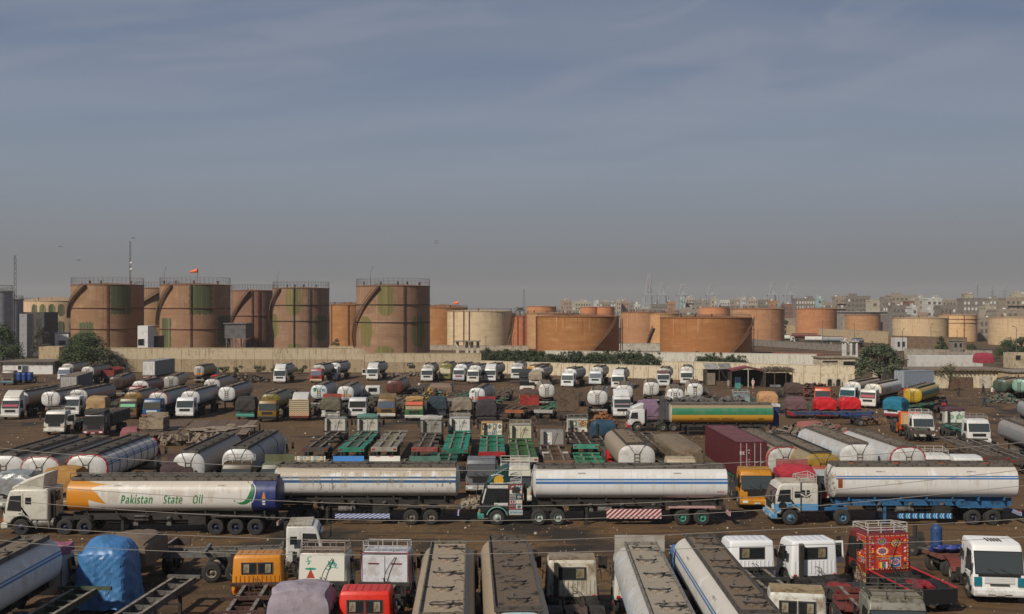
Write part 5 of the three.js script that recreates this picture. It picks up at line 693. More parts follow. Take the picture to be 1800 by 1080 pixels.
// shipping container, [x forward]; doors at the rear
function container(o) {
  const L = o.L || 12.2, H = o.H || 2.6, W = 2.44, y = o.y ?? 1.3, t = base(o, 'container', 'shipping_container', L), m = paint(o.c, o.wear || 'light', .6), c2 = paint(o.c2 || o.c, 'light', .7);
  t.position.y = y;
  for (const s of [-1, 1]) { const b = new MB(), n = 34; for (let i = 0; i < n; i++) { const x0 = -L / 2 + .15 + i * (L - .3) / n, x1 = x0 + (L - .3) / n * .55; b.span(x0, x1, .12, H - .1, s > 0 ? W / 2 - .06 : -W / 2 + .02, s > 0 ? W / 2 - .02 : -W / 2 + .06); } b.span(-L / 2 + .1, L / 2 - .1, .1, H - .08, s > 0 ? W / 2 - .09 : -W / 2 + .061, s > 0 ? W / 2 - .061 : -W / 2 + .09); b.build('side_wall', m, t); }
  put('roof', boxG(L - .1, .06, W - .1), paint(o.roof || o.c, 'dirty', .8), t, 0, H - .05, 0); put('floor', boxG(L - .1, .12, W - .1), M.dark, t, 0, .07, 0);
  const fr = new MB(); for (const x of [-1, 1]) for (const z of [-1, 1]) fr.box(.14, H, .14, x * (L / 2 - .07), H / 2, z * (W / 2 - .07)); for (const z of [-1, 1]) fr.box(L - .28, .1, .1, 0, H - .05, z * (W / 2 - .05)).box(L - .28, .14, .1, 0, .07, z * (W / 2 - .05)); fr.box(.1, .12, W - .28, L / 2 - .05, H - .06, 0).box(.1, .12, W - .28, -L / 2 + .05, H - .06, 0).box(.1, .14, W - .28, -L / 2 + .05, .07, 0); fr.build('frame', m, t);
  { const b = new MB(); for (let i = 0; i < 12; i++) b.box(.05, H - .2, .1, L / 2 - .06, H / 2, (i / 11 - .5) * (W - .5)); b.box(.04, H - .2, W - .28, L / 2 - .1, H / 2, 0); b.build('front_wall', m, t); }
  for (const s of [-1, 1]) { const d = put('door', boxG(.05, H - .26, W / 2 - .16), c2, t, -L / 2 + .04, H / 2, s * (W / 4 - .065)); for (const k of [-.28, .18]) put('lock_bar', shared('lb' + H, () => new MB().cyl(.022, H - .2, 0, 0, 0).box(.05, .04, .3, 0, -H * .1, .1).geo()), paint('#b9b4ae', null, .5), d, -.045, 0, k); for (let i = 0; i < 4; i++) put('panel_rib', boxG(.02, .1, W / 2 - .3), c2, d, -.03, (i - 1.5) * H * .2, 0); }
  if (o.print) put('lettering', new THREE.BoxGeometry(.006, H - .5, W - .4), o.print, t, -L / 2 + .008, H / 2, 0);
  return { t, L };
}
// tipper lorry
function tipper(o) {
  const L = 8.2, t = base(o, 'dump truck', 'dump_truck', L), lod = o.lod, W = 2.45, xf = L / 2, xr = -L / 2, m = paint(o.bedC || o.cab.c, 'dirty', .7); cab(t, xf, { ...o.cab, near: o.near }, lod); axles(t, [xf - 1.15], W, 0, lod, false); axles(t, [xr + 1.3, xr + 2.6], W, 0, lod);
  put('chassis', boxG(L - 1, .3, .9), M.dark, t, -.3, .95, 0); const bl = 5.7, bx = xr + bl / 2; put('bed_floor', boxG(bl, .12, W - .1), m, t, bx, 1.3, 0);
  for (const s of [-1, 1]) { put('side_board', boxG(bl, 1.3, .08), m, t, bx, 1.95, s * (W / 2 - .04)); for (let i = 0; i <= 7; i++) put('rib', boxG(.12, 1.25, .1), m, t, xr + .1 + i * (bl - .2) / 7, 1.95, s * (W / 2 + .04)); } put('tail_board', boxG(.08, 1.3, W - .16), m, t, xr + .04, 1.95, 0); put('head_board', boxG(.08, 1.6, W - .16), m, t, xr + bl, 2.1, 0); if (o.fill) put('soil_load', tarpGeo(bl - .3, .5, W - .3, 5), paint(o.fill, 'rust', .95), t, bx, 2.2, 0);
  return { t };
}
// ------------------------------------------------------------------ the fleet. near: which end points at the viewer. p near end on the ground, w the same in metres, tf far end of the tank or back of the cab
const RR = 'rear', FF = 'front', WH = '#dedbd3', DW = '#cfcabd';
const G = { wall: 'tankers parked facing out along the far wall', row: 'lorries parked in the long row facing the open lane', lad: 'container lorries parked side by side with bare frames', left: 'tank trailers parked side by side at the left', right: 'tank trailers parked side by side at the right', fore: 'lorries parked in the foreground row' };
// the four tankers standing broadside across the yard
tanker({ l: 'white tanker broadside at left with orange sun, green lettering and dark blue tail', hd: Math.PI, w: [-23.35, -69.2], semi: 1, gap: 1.45, TL: 13.1, W: 2.5, Ht: 2.05, y0: 1.38, axles: 3, tex: 'pso', rims: paint('#33384f', 'dirty', .6), lod: 0, tank: { end: '#d9a03a', end2: '#25356e', rail: 1, ladder: 0, deckC: '#57524c' }, cab: { c: '#e2dccc', L: 2.85, H: 2.9, taper: 0, fairing: '#dcd6c6', fairX: 2.6, fairH: .95, face: 'none', open: -1, back: 'window', arch: '#2a2826' } });
tanker({ l: 'white tanker broadside with two thin blue stripes and zebra guards, its cab hidden', hd: Math.PI, w: [-10.9, -72.4], semi: 1, TL: 11.9, W: 2.5, Ht: 2.0, y0: 1.8, tex: 'blue2b', sideM: BW, sideH: .3, bumpM: BW, lod: 0, tank: { deckC: '#4b443c' }, cab: { c: WH, L: 2.0 } });
tanker({ l: 'spotless white tanker broadside in the centre behind a dark green and white cab', hd: Math.PI, w: [6.15, -72.3], semi: 1, TL: 12.6, gap: 1.1, W: 2.5, Ht: 2.05, y0: 1.68, tex: 'blue2', sideM: RW, bumpM: RW, rims: paint('#b8c4c0', 'light', .4), rims2: paint('#4f9a86', 'light', .5), lod: 0, mudM: RW, tank: { deckC: '#4a453f', lad: '#c7c5c0' }, cab: { c: '#23262a', L: 2.85, H: 2.75, taper: 0, fairing: '#1c4a41', fairX: 1.95, fairH: 1.1, rackX: 2.05, roof: '#dcdad4', bump: '#4a9c8b', c2: '#2c2f31', arch: '#63a893', rack: 1 } });
tanker({ l: 'white tanker broadside at right with sky blue and white cab and blue painted chassis', hd: Math.PI, w: [25.4, -72.4], semi: 1, drive1: 1, TL: 12, gap: 1.4, W: 2.55, Ht: 2.15, y0: 1.7, tex: 'blue2c', sideM: CHEV, sideH: .32, frame: '#2f6a9a', mud: '#2f6a9a', rims: paint('#5a7f9c', 'light', .5), rims2: paint('#3b3a44', 'dirty', .5), bumpM: BW, lod: 0, tank: { deckC: '#5d564c', endWear: 'dirty', lids: '#9c5428', hatches: 4 }, cab: { c: '#d9d4c8', c2: '#5f9fce', L: 3.0, H: 2.75, taper: 0, rackX: 1.9, bump: '#6ba3c8', rack: 1, roof: '#c8bca5', face: '#6a5a52', arch: '#26282a' } });
{ // painted side boards of the centre tanker's sleeper and the star on the blue cab, both on the sides that face the yard
  const t1 = scene.children.find(c => c.name === 'tanker_truck_002'), c1 = t1.children.find(c => c.name === 'cab'); put('painted_side_board', new THREE.BoxGeometry(.85, 1.6, .03), ART.d, c1, -2.38, 1.9, -1.235); put('louvre', new THREE.BoxGeometry(.5, .4, .03), M.dark, c1, -2.38, 2.35, -1.255); put('name_board', new THREE.BoxGeometry(.9, .35, .03), scriptTex('#9aa7ae', '#26343c', (x, w, h) => { x.font = 'italic bold 90px serif'; x.fillText('Turab', 14, 160); x.fillStyle = '#b9892c'; x.fillRect(0, h - 20, w, 20); }), c1, -2.38, .88, -1.235);
  put('white_stripe', new THREE.BoxGeometry(.9, .16, .02), M.white, c1, -1.4, 1.42, -1.23); put('white_roof_edge', new THREE.BoxGeometry(1.35, .2, .03), M.white, c1, -1.2, 2.56, -1.215); put('white_pillar', slabOn(new MB(), -.12, 1.5, -.36, 2.45, .03, .09, -.05).geo(), M.white, c1, 0, 0, -1.21);
  const d1 = c1.children.find(c => c.name === 'air_deflector'); put('crescent_print', (() => { const b = new MB(); for (let i = 0; i < 8; i++) b.box(.14, .07, .012, -1.5 + i * .1, 3.12 + .1 * Math.sin(i * .4), 0, 0, 0, .2); return b.geo(); })(), M.white, d1, 0, .12, -1.03); put('yellow_print', new MB().cyl(.32, .012, 0, 0, 0, 'z', 16).geo(), paint('#c99b2e', null, .5), d1, -1.25, 2.95, -1.03);
  const t2 = scene.children.find(c => c.name === 'tanker_truck_003'), c2 = t2.children.find(c => c.name === 'cab'); put('side_window', new MB().cyl(.27, .02, 0, 0, 0, 'z', 16).geo(), M.glass, c2, -.62, 1.3, -1.24); put('vent_window', new THREE.BoxGeometry(.5, .45, .02), M.glass, c2, -2.15, 2.1, -1.235); put('star', new MB().box(.09, .4, .015, 0, .1, 0).box(.09, .4, .015, .15, -.13, 0, 0, 0, 2.1).box(.09, .4, .015, -.15, -.13, 0, 0, 0, -2.1).geo(), M.white, c2, -2.15, 2.1, -1.25); put('seam', new THREE.BoxGeometry(.07, 1.9, .02), M.black, c2, -1.83, 1.9, -1.24);
}
// foreground row
tanker({ l: 'tank lorry leaving the lower left corner, white with a broad double blue stripe', tf: [62, 946, 3.55], near: RR, vp: 880, TL: 12, W: 2.5, Ht: 2.05, y0: 1.5, tex: 'blue2c', lod: 0, group: G.fore, tank: { near: RR }, cab: { c: '#b9b5ac', back: 'boxes', hat: '#b0647c', L: 1.9, wear: 'dirty' } });
tanker({ l: 'beige dust covered tank seen from above, left of two dusty decks in the front row', tf: [789, 950, 3.6], near: RR, vp: 832, TL: 12, W: 2.4, tex: 'dusty', lod: 0, group: G.fore, tank: { end: '#c7c3ba', deckC: '#a69681', deckW: .78, coam: '#77705f' }, cab: { c: DW, L: 1.9, tarp: '#6d6152' } });
tanker({ l: 'grey tank with blackened deck and pale blue front end in the front row', tf: [891, 940, 3.6], near: RR, vp: 826, TL: 12.5, W: 2.5, tex: 'dusty', lod: 0, group: G.fore, tank: { end: '#a9c4cc', deckC: '#6b5c4d', deckW: .85, coam: '#5d564c' }, cab: { c: DW, L: 1.9 } });
tanker({ l: 'grey tank with yellow front ring behind a white cab with tall wind board', tf: [1126, 952, 3.6], near: RR, vp: 945, TL: 12, W: 2.4, tex: 'paleblue', lod: 0, group: G.fore, rims: paint('#8a3a40', 'dirty', .5), tank: { end: '#c9a63e', deckC: '#a59a89', deckW: .72, coam: '#8c857a' }, cab: { c: '#dcd8cc', H: 2.8, L: 2.0, panel: '#b5ada2', panelH: .98, back: 'window' } });
tanker({ l: 'pale tank with thin blue stripes and sky blue cab seen from above at front right', tf: [1229, 936, 3.65], near: RR, vp: 920, TL: 13.2, W: 2.45, tex: 'blue2c', lod: 0, group: G.fore, tank: { deckC: '#7a6a59', deckW: .68, coam: '#55504a' }, cab: { c: '#3f82bd', L: 2.0 } });
skeletal({ l: 'lorry with amber yellow ribbed cab and curtained rear windows, frame reaching to the bottom edge', tf: [452, 977, 2.65], near: RR, vp: 765, FL: 7.5, c: '#5b3f34', cap: '#8a8278', lod: 0, group: G.fore, cab: { c: '#de8d1c', snorkel: 0, back: 'two', H: 2.65, L: 1.9 } });
skeletal({ l: 'lorry with white back wall painted with green calligraphy and a palm, roof rack above', tf: [567, 973, 2.7], near: RR, vp: 1000, FL: 6, c: '#3d3833', lod: 0, group: G.fore, cab: { c: '#d9d5ca', back: CALLI, rack: '#a8988a', H: 2.7, roof: '#8a7a68', snorkel: 0 } });
skeletal({ l: 'lorry with clean white locker doors edged in dark red on its back wall', tf: [677, 971, 2.8], near: RR, vp: 1000, FL: 6.5, c: '#3d3a38', mud: '#5c5852', lod: 0, group: G.fore, cab: { c: '#dfdde0', back: 'boxes', backC: '#e6e4e8', trim: '#8a3038', handle: '#7a2830', rack: 1, H: 2.8, snorkel: 0 } });
tractor({ l: 'bright red cab with ribbed roof and two rear windows at the bottom edge', tf: [641, 1041, 2.65], near: RR, vp: 860, lod: 0, group: G.fore, mud: '#55504a', cab: { c: '#e8301a', snorkel: 0, back: 'two', H: 2.65, W: 2.25 } });
tractor({ l: 'cab wrapped in a dirty lilac grey sheet at the bottom edge', tf: [524, 1050, 2.65], near: RR, vp: 850, lod: 0, group: G.fore, cab: { c: '#8c8680', H: 2.55, tarp: '#a69aa2', tarpY: .9, tarpH: 2.1, seed: 4, snorkel: 0, back: 'none' } });
tractor({ l: 'bare tractor unit with dusty beige roof and black rear window in the front row', tf: [1006, 985, 2.65], near: RR, vp: 900, lod: 0, group: G.fore, c: '#453a31', mud: '#3c3834', cab: { c: '#cfc7b4', wear: 'dirty', roof: '#9c8c74', H: 2.65 } });
skeletal({ l: 'white cab with dark rear window squeezed between the pale tank and the open door cab', tf: [1322, 951, 2.7], near: RR, vp: 760, FL: 6.5, c: '#3a3735', lod: 0, group: G.fore, cab: { wear: 'none', snorkel: 0, seed: 2, c: '#dad9d7', H: 2.7 } });
tractor({ l: 'white tractor unit with its right door hanging open and red coupling plate', tf: [1432, 951, 2.7], near: RR, vp: 640, lod: 0, group: G.fore, plate: '#9c2a26', c: '#3a3532', cab: { wear: 'none', c: '#d9d8d6', H: 2.7, doorOpen: 1, W: 2.45 } });
skeletal({ l: 'cab with dusty tan roof and two square rear windows at the bottom edge', tf: [1402, 1043, 2.65], near: RR, vp: 1250, FL: 5, lod: 0, group: G.fore, c: '#4a4640', cab: { snorkel: 0, c: '#d8d4c8', roof: '#a8926e', back: 'two', H: 2.65, wear: 'dirty' } });
tractor({ l: 'richly painted red and yellow ornament cab with black tail board and white roof rack', tf: [1562, 936, 3.0], near: RR, vp: 600, lod: 0, group: G.fore, c: '#2a2726', mud: '#252322', plate: '#9a2630', tailBoard: scriptTex('#1c1b1c', '#54789c', (x, w, h) => { x.fillRect(95, 100, 70, 40); x.fillStyle = '#8fb0a0'; for (const X of [40, 216]) { x.beginPath(); x.arc(X, 110, 24, 3.3, 6.1); x.fill(); x.fillStyle = '#a8433c'; x.beginPath(); x.arc(X, 108, 9, 0, 7); x.fill(); x.fillStyle = '#8fb0a0'; } }), cab: { c: '#7c2a24', L: 2.3, H: 2.95, taper: .04, back: ART.m, rack: '#d8d4cc', c2: '#8c3426', trim: '#b0302a', snorkel: 0 } });
skeletal({ l: 'olive grey cab with a ladder rack on its roof, windscreen just above the bottom edge', w: at(1582, 1060, 2.75), near: FF, vp: 1040, FL: 6, lod: 0, group: G.fore, c: '#7a3a30', cab: { c: '#8d8b7c', roof: '#8d8470', rack: '#5d5a50', wear: 'dirty' } });
tractor({ l: 'clean white modern tractor unit with teal headlamp covers at the right edge', p: [1757, 1064], near: FF, vp: 1150, lod: 0, group: G.fore, mud: '#7c3b2a', cab: { wear: 'none', taper: .06, c: '#dedcd6', H: 2.9, W: 2.45, L: 2.2, bump: '#e9e7e1', grille: '#c9c8c4' } });
{ const c = scene.children.filter(c => c.name.startsWith('tractor_unit')).pop().children.find(c => c.name === 'cab'); for (const s of [-1, 1]) put('lamp_cover', boxG(.05, .42, .34), paint('#1d6d7d', null, .15), c, .03, 1.12, s * 1.0); put('air_slot', boxG(.03, .05, .9), M.dark, c, .05, .98, 0); put('air_slot', boxG(.03, .04, 1.1), M.dark, c, .13, .52, 0); for (let i = 0; i < 5; i++) put('roof_rib', boxG(.7, .03, .07), M.dark, c, -1.1, 2.92, -.3 + i * .15); }
skeletal({ l: 'lorry hidden under a big shiny blue sheet, its load wrapped in brown cloth', p: [176, 1074], near: FF, vp: 905, FL: 8, lod: 2, group: G.fore, c: '#4a4038', load: ['#7d6a55', 3.6, 1.35, 21], loadX: .6, cab: { c: '#5f7f9c', W: 2.1, H: 2.6 } });
{ const t = scene.children.filter(c => c.name.startsWith('tractor_unit')).find(c => c.userData.label.includes('ornament')), c = t.children.find(c => c.name === 'cab'); put('painted_side_board', new THREE.BoxGeometry(.95, 1.75, .03), ART.m, c, -1.78, 1.95, -1.19); put('painted_side_board', new THREE.BoxGeometry(1.0, .6, .03), ART.a, c, -1.25 - .5, .8, -1.2); put('dark_front_side', new THREE.BoxGeometry(1.05, .75, .03), M.black, c, -.72, 1.25, -1.2); put('sleeper_window', new THREE.BoxGeometry(.5, .42, .02), M.glass, c, -1.78, 2.3, -1.215); for (const q of [-1, 1]) put('red_trim', new THREE.BoxGeometry(4.2, .06, .06), paint('#b8303a', null, .5), t, -1.1, 1.22, q * 1.2); }
{ const P = at(192, 1078), pos = [], idx = [], nA = 96, prof = [[1.12, 0], [1.05, .16], [1.0, .34], [.99, .55], [.96, .74], [.88, .86], [.70, .935], [.45, .975], [.2, .995], [0, 1]], nT = 34;   // sheet thrown over a cab: sharp folds that open towards the hem
  for (let k = 0; k <= nT; k++) { const t = k / nT, f = t * (prof.length - 1), i = Math.min(prof.length - 2, f | 0), R = lerp(prof[i][0], prof[i + 1][0], f - i), y0 = lerp(prof[i][1], prof[i + 1][1], f - i);
    for (let q = 0; q < nA; q++) { const a = q / nA * 2 * Math.PI, c = Math.cos(a), s = Math.sin(a), rr = 1 / Math.pow(Math.pow(Math.abs(c) / 1.2, 5) + Math.pow(Math.abs(s) / 1.25, 5), .2); const tri = x => Math.abs(((x % 1) + 1) % 1 - .5) * 2; const ph = 2.2 * noise(c * 1.3 + 9, s * 1.3 + 4); const fold = (1 - y0) * (.16 * tri(a * .95 + ph + y0 * .3) + .10 * tri(a * 1.9 - ph * 1.7)) + .055 * tri(y0 * 4.3 + c * 1.6 - s * 2.1 + ph) + .035 * tri(y0 * 9 - c * 3.1 + s * 2.7); const r = R * (rr + fold - .1) ; const tilt = y0 * .12; pos.push(c * r + (R < .9 ? -.15 : 0) * (1 - R), y0 * 3.15 - .12 * tri(a * 1.3 + ph) * (1 - y0) + .10 * (noise(c * r * 2.2 + 5, s * r * 2.2) - .5) * (R < .95 ? 1 : 0) - (R < .9 ? .35 * Math.max(0, s * r) : 0), s * r + tilt); } }
  for (let k = 0; k < nT; k++) for (let q = 0; q < nA; q++) { const a = k * nA + q, b = k * nA + (q + 1) % nA; idx.push(a, a + nA, b, b, a + nA, b + nA); }
  const g = new THREE.BufferGeometry(); g.setAttribute('position', new THREE.Float32BufferAttribute(pos, 3)); g.setIndex(idx);
  const tp = mesh('tarpaulin', metric(toCreasedNormals(g, .42)), new THREE.MeshStandardMaterial({ color: lin('#4a82b8'), roughness: .42, map: MAP.light, side: THREE.DoubleSide })); tp.position.set(P[0] - .5, .2, P[1] - 1.4); tp.scale.x = 1.04; tag(tp, 'big shiny blue plastic sheet draped over the lorry in the lower left', 'tarpaulin'); }
skeletal({ l: 'bare green edged trailer frame at the bottom edge in front of the blue sheet', cab: 0, tf: [154, 1032, 1.4], near: RR, vp: 985, FL: 9, y: 1.4, c: '#4f5a46', cap: '#948a7a', lod: 0, n: 9, group: G.fore, beams: [[.99, 2.5]], deck: 0 });
skeletal({ l: 'bare grey trailer frame right of the blue sheet at the bottom edge', cab: 0, tf: [328, 1012, 1.4], near: RR, vp: 1038, FL: 10, y: 1.4, c: '#6b6a66', cap: '#948a7a', lod: 0, n: 8, group: G.fore, beams: [[.99, 1.6]] });
skeletal({ l: 'white cabbed lorry facing right with a long grey container frame stretching behind it', hd: .12, w: [-17.0, -57.2], FL: 12, y: 1.5, c: '#77756f', cap: '#8f877a', ax: [1.5, 2.75, 8.3, 9.5], lod: 0, group: G.fore, mud: '#6b675f', rims: paint('#9a9080', 'dirty', .6), bumpM: RW, cab: { c: '#dedbd2', H: 2.85, roof: '#b9b09c', open: 1 } });
tractor({ l: 'amber yellow lorry with white sleeper facing out beside the maroon container', p: [1331, 898], near: FF, vp: 1010, lod: 0, cab: { c: '#d18b1e', roof: '#b98a3a', H: 2.8, L: 2.2, bump: '#d3911f', grille: '#2a2624' } });
// covered cabs tucked behind the broadside tankers
skeletal({ l: 'lorry with faded red cloth over its windscreen beside the sky blue cab', w: ad(1402, 77.5), near: FF, vp: 930, FL: 8, lod: 0, cab: { c: '#a23c38', visor: '#b04a46', tarp: '#b8323e', tarpY: 1.7, tarpH: 1.3, panel: '#a8645c', seed: 8 } });
skeletal({ l: 'rust red lorry with a striped wind board behind the sky blue cab', w: ad(1458, 79), near: FF, vp: 920, FL: 8, lod: 1, cab: { c: '#a8523f', panel: '#a0584c', visor: '#aab0ae' } });
skeletal({ l: 'cab wrapped in crumpled silver sheeting at the left edge', w: ad(22, 75.5), near: FF, vp: 880, FL: 8, lod: 1, cab: { c: '#a7a59f', tarp: '#9a9c9c', tarpR: .3, seed: 14 } });
skeletal({ l: 'cab wrapped in tan canvas just behind the orange end of the lettered tanker', w: ad(106, 76), near: FF, vp: 890, FL: 8, lod: 1, cab: { c: '#9a8258', tarp: '#b78746', seed: 24, tarpH: 1.8 } });
skeletal({ l: 'lorry with dark purple brown cover in front of the fourth left tank', w: ad(310, 80), near: FF, vp: 880, FL: 8, lod: 1, cab: { c: '#5a3d3a', tarp: '#4e3a3a', seed: 34, tarpH: 1.75, panel: '#5a4040' } });
skeletal({ l: 'olive brown cab with small white rail in front of the fifth left tank', w: ad(414, 80), near: FF, vp: 880, FL: 8, lod: 1, cab: { c: '#5d4e3a', roof: '#5a4b38', rack: '#c5c2ba' } });
skeletal({ l: 'grey lorry with grey windscreen sheet left of the dark green cab', p: [846, 872], near: FF, vp: 880, FL: 8, lod: 0, c: '#2d6a58', cab: { c: '#74767a', face: '#55575a', roof: '#7d7f84', bump: '#b9b5ae', grille: '#2a2827' } });
skeletal({ l: 'cream lorry with white roof rail just behind the dark green cab', w: ad(906, 78), near: FF, vp: 885, FL: 10, lod: 0, c: '#3d6b3f', cab: { c: '#d5d0bd', rack: '#dedad0', visor: '#c8c4b4', H: 2.9 } });
skeletal({ l: 'lorry with ornate orange fringe on its roof board behind the two stripe tanker', w: ad(538, 79), near: FF, vp: 872, FL: 12, lod: 1, c: '#5a5248', cab: { c: '#7d7a55', panel: ART.b } });
skeletal({ l: 'lorry with olive and red fringed roof board, leftmost behind the two stripe tanker', w: ad(484, 80), near: FF, vp: 872, FL: 11, lod: 1, c: '#51503e', cab: { c: '#6d7052', panel: '#6b6c4c' } });
skeletal({ l: 'lorry with sky blue roof board bearing a white crescent mark', w: ad(607, 79), near: FF, vp: 872, FL: 12, lod: 1, c: '#51584a', cab: { c: '#5a86b4', panel: scriptTex('#4a86c6', '#cfd8dc', (x, w, h) => { x.lineWidth = 24; x.beginPath(); x.arc(95, 150, 42, 2.6, 5.6); x.stroke(); x.beginPath(); x.arc(180, 90, 40, .2, 2.6); x.stroke(); }) } });
skeletal({ l: 'lorry with white roof board bearing a red oval emblem', w: ad(672, 79), near: FF, vp: 872, FL: 12, lod: 1, c: '#55503f', cab: { c: '#d9d4c8', panel: scriptTex('#dcd8cc', '#b84a42', (x, w, h) => { x.lineWidth = 14; x.beginPath(); x.ellipse(128, 130, 62, 60, 0, 0, 7); x.stroke(); x.beginPath(); x.moveTo(85, 150); x.lineTo(120, 95); x.lineTo(140, 150); x.lineTo(172, 110); x.stroke(); }) } });
skeletal({ l: 'lorry with plain grey green roof board behind the two stripe tanker', w: ad(744, 79), near: FF, vp: 872, FL: 12, lod: 1, c: '#3c7563', deck: '#3c7563', cab: { c: '#6a8a7c', panel: '#5d8474' } });
// bare frame lorries in the middle, seen from behind
const LAD = [
  ['lorry with white locker back and dark frame, leftmost of the frame row', 589, 736, 13, '#4a423a', '#57504a', { c: DW, back: 'boxes', rack: '#4a4640', wear: 'dirty' }, {}],
  ['lorry with white locker back and teal lettered tail bar, second of the frame row', 646, 736, 13, '#4d6a5e', '#2f8a74', { c: DW, back: 'boxes', hat: '#5f8a7a', wear: 'dirty' }, { deck: '#2f8a74' }],
  ['lorry with dusty grey locker back and grey frame, fourth of the frame row', 758, 739, 11, '#5c544a', '#9c5a52', { c: '#a39d92', back: 'boxes', hat: '#b9b4aa', wear: 'dirty' }, {}],
  ['lorry with bright white back and long emerald green frame', 808, 736, 14, '#2f8a70', '#2a7a62', { c: '#e2dfd8', back: 'boxes', rack: '#b9b4aa' }, { deck: '#2f9278', deckN: 4 }],
  ['lorry with painted yellow and black back wall and red curved tail bar', 865, 743, 12, '#2f8268', '#b0302c', { c: '#b08a4c', back: ART.b }, { deck: '#2f8a6e' }],
  ['lorry with cream ribbed back wall and hoses, roof rail, dark green frame', 915, 748, 13, '#3f6a3c', '#c9c4b4', { c: '#d9d2b6', back: 'boxes', rack: '#b5ad98' }, { deck: '#3f6a3c' }],
  ['lorry with grey back wall bearing a heart shield print and brown frame', 971, 758, 10, '#6a5240', '#8a6a50', { c: '#8f8a84', back: SHIELD, wear: 'dirty' }, { deck: '#d0c9bc', deckN: 1 }],
  ['lorry with ornate pastel back wall and mint green tail bar', 1016, 738, 9.5, '#4a3a34', '#4aa58a', { c: '#b9b4a4', back: ART.c, rack: '#8f8a80' }, {}],
  ['lorry with petrol blue cloth over its cab and blue white tail bar', 1062, 743, 12, '#2c2a2c', '#5a7aa8', { c: '#3a5564', tarp: '#23495e', seed: 3 }, { deck: '#6d5a3c' }]];
LAD.forEach(([l, x, y, FL, c, bump, cab, x2], i) => skeletal({ l, tf: [x, y, 2.7], near: RR, vp: 868, FL, c, bump, cab, lod: 1, group: G.lad, beamC: c, n: 12, ...x2 }));
skeletal({ l: 'beige trailer frame without a cab, third of the frame row', cab: 0, tf: [697, 757, 1.4], near: RR, vp: 868, FL: 13, c: '#8f8878', cap: '#a79e8c', bump: '#aaa394', lod: 1, group: G.lad, deck: '#8f8878' });
skeletal({ l: 'deep green trailer frame in front of the emerald framed lorry', cab: 0, tf: [782, 796, 1.4], near: RR, vp: 868, FL: 8, c: '#27604e', lod: 1, group: G.lad, deck: '#27604e' });
skeletal({ l: 'mint green trailer with red tail rail just behind the spotless white tanker', cab: 0, tf: [1030, 796, 1.4], near: RR, vp: 880, FL: 8, c: '#3f8f6c', bump: '#b8323a', lod: 1, group: G.lad, deck: '#3f8f6c' });
skeletal({ l: 'narrow dark trailer frame right beside the cream tank with red cab', cab: 0, tf: [1134, 759, 1.4], near: RR, vp: 880, FL: 11, c: '#5f564b', lod: 1, group: G.lad });
tanker({ l: 'cream dusty tank in the middle with red cab under a tan cloth', w: at(1120, 783, 3.55), near: RR, vp: 872, TL: 11, W: 2.9, Ht: 2.1, y0: 1.45, tex: 'beige', lod: 1, tank: { end: '#d9d6cf', coam: '#4b443b', deckC: '#83745f' }, cab: { c: '#d22a20', hat: '#a08a6a' } });
skeletal({ l: 'trailer heaped under a dusty brown canvas left of the maroon container', cab: 0, w: at(1211, 789, 2.55), near: RR, vp: 872, FL: 12, lod: 1, c: '#3a3530', bed: '#75664f', bedH: .7, bedTarp: '#85735c', p: [1211, 860] });
skeletal({ l: 'lorry with flat beige roof right behind the spotless white tanker', w: ad(1200, 82.5), near: FF, vp: 885, FL: 8, lod: 1, cab: { c: '#c8b79a', roof: '#c0ad8c' } });
{ const pr = texMat(canvasTex(512, 512, (x, w, h) => { x.fillStyle = '#5d1f26'; x.fillRect(0, 0, w, h); x.fillStyle = '#d8d0cc'; x.font = 'bold 120px serif'; x.fillText('tex', 46, 190); x.fillStyle = '#c9707a'; x.beginPath(); x.arc(196, 70, 14, 0, 7); x.fill(); x.fillStyle = '#d8d0cc'; x.font = 'bold 30px monospace'; x.fillText('TGHU 5306', 296, 110); x.fillText('45G1', 380, 160); x.font = 'bold 20px monospace'; for (let i = 0; i < 5; i++) { x.fillText('32500', 300, 280 + i * 34); x.fillText('71650', 400, 280 + i * 34); } x.fillStyle = '#d98a28'; x.fillRect(20, 400, 90, 36); }), .6);
  const w = at(1321, 777, 3.95), k = container({ l: 'dark maroon shipping container with white lettering on its doors', w, near: RR, vp: 868, c: '#5d1f26', roof: '#7d4a4c', y: 1.3, H: 2.65, print: 0 }); put('lettering', new THREE.BoxGeometry(.006, 2.1, 1.0), pr, k.t, -6.085, 1.35, -.5);
  skeletal({ l: 'green trailer carrying the dark maroon container', cab: 0, w: at(1321, 777, 3.95), near: RR, vp: 868, FL: 12.3, y: 1.28, c: '#2f7a5c', lod: 1 }); }
// parallel tanks at the right
const RT = [['tank with pink red rim on its end, first of the right row', 1381, 787, 2.7, 'dusty', { end: '#c9c5be', rim: '#b8404a' }], ['olive yellow tank with green band, second of the right row', 1447, 798, 2.85, 'greenO', { end: '#a8862f', coam: '#3a352e' }], ['white ended tank with plain rim, third of the right row', 1512, 782, 3.0, 'paleblue', { end: '#e2dfd9' }], ['white ended tank with scalloped red rim, fourth of the right row', 1598, 787, 2.7, 'paleblue', { end: '#dad7d1', rim: '#b23a44' }]];
RT.forEach(([l, x, y, W, tex, tank]) => tanker({ l, w: at(x, y, 3.6), near: RR, vp: 870, TL: 12, W, Ht: 2.15, y0: 1.45, tex, lod: 1, group: G.right, tank: { ...tank, deckW: W * .25 }, cab: { c: DW, L: 1.9 } }));
skeletal({ l: 'lorry with white boxy cab and small rack ending the right tank row', w: ad(1648, 85), near: FF, vp: 1000, FL: 9, lod: 1, cab: { c: '#e0ddd6', rack: '#cbc7be' } });
skeletal({ l: 'lorry with plain white roof at the end of the right tank row', w: ad(1706, 84), near: FF, vp: 1050, FL: 9, lod: 1, cab: { c: '#e4e2dc' } });
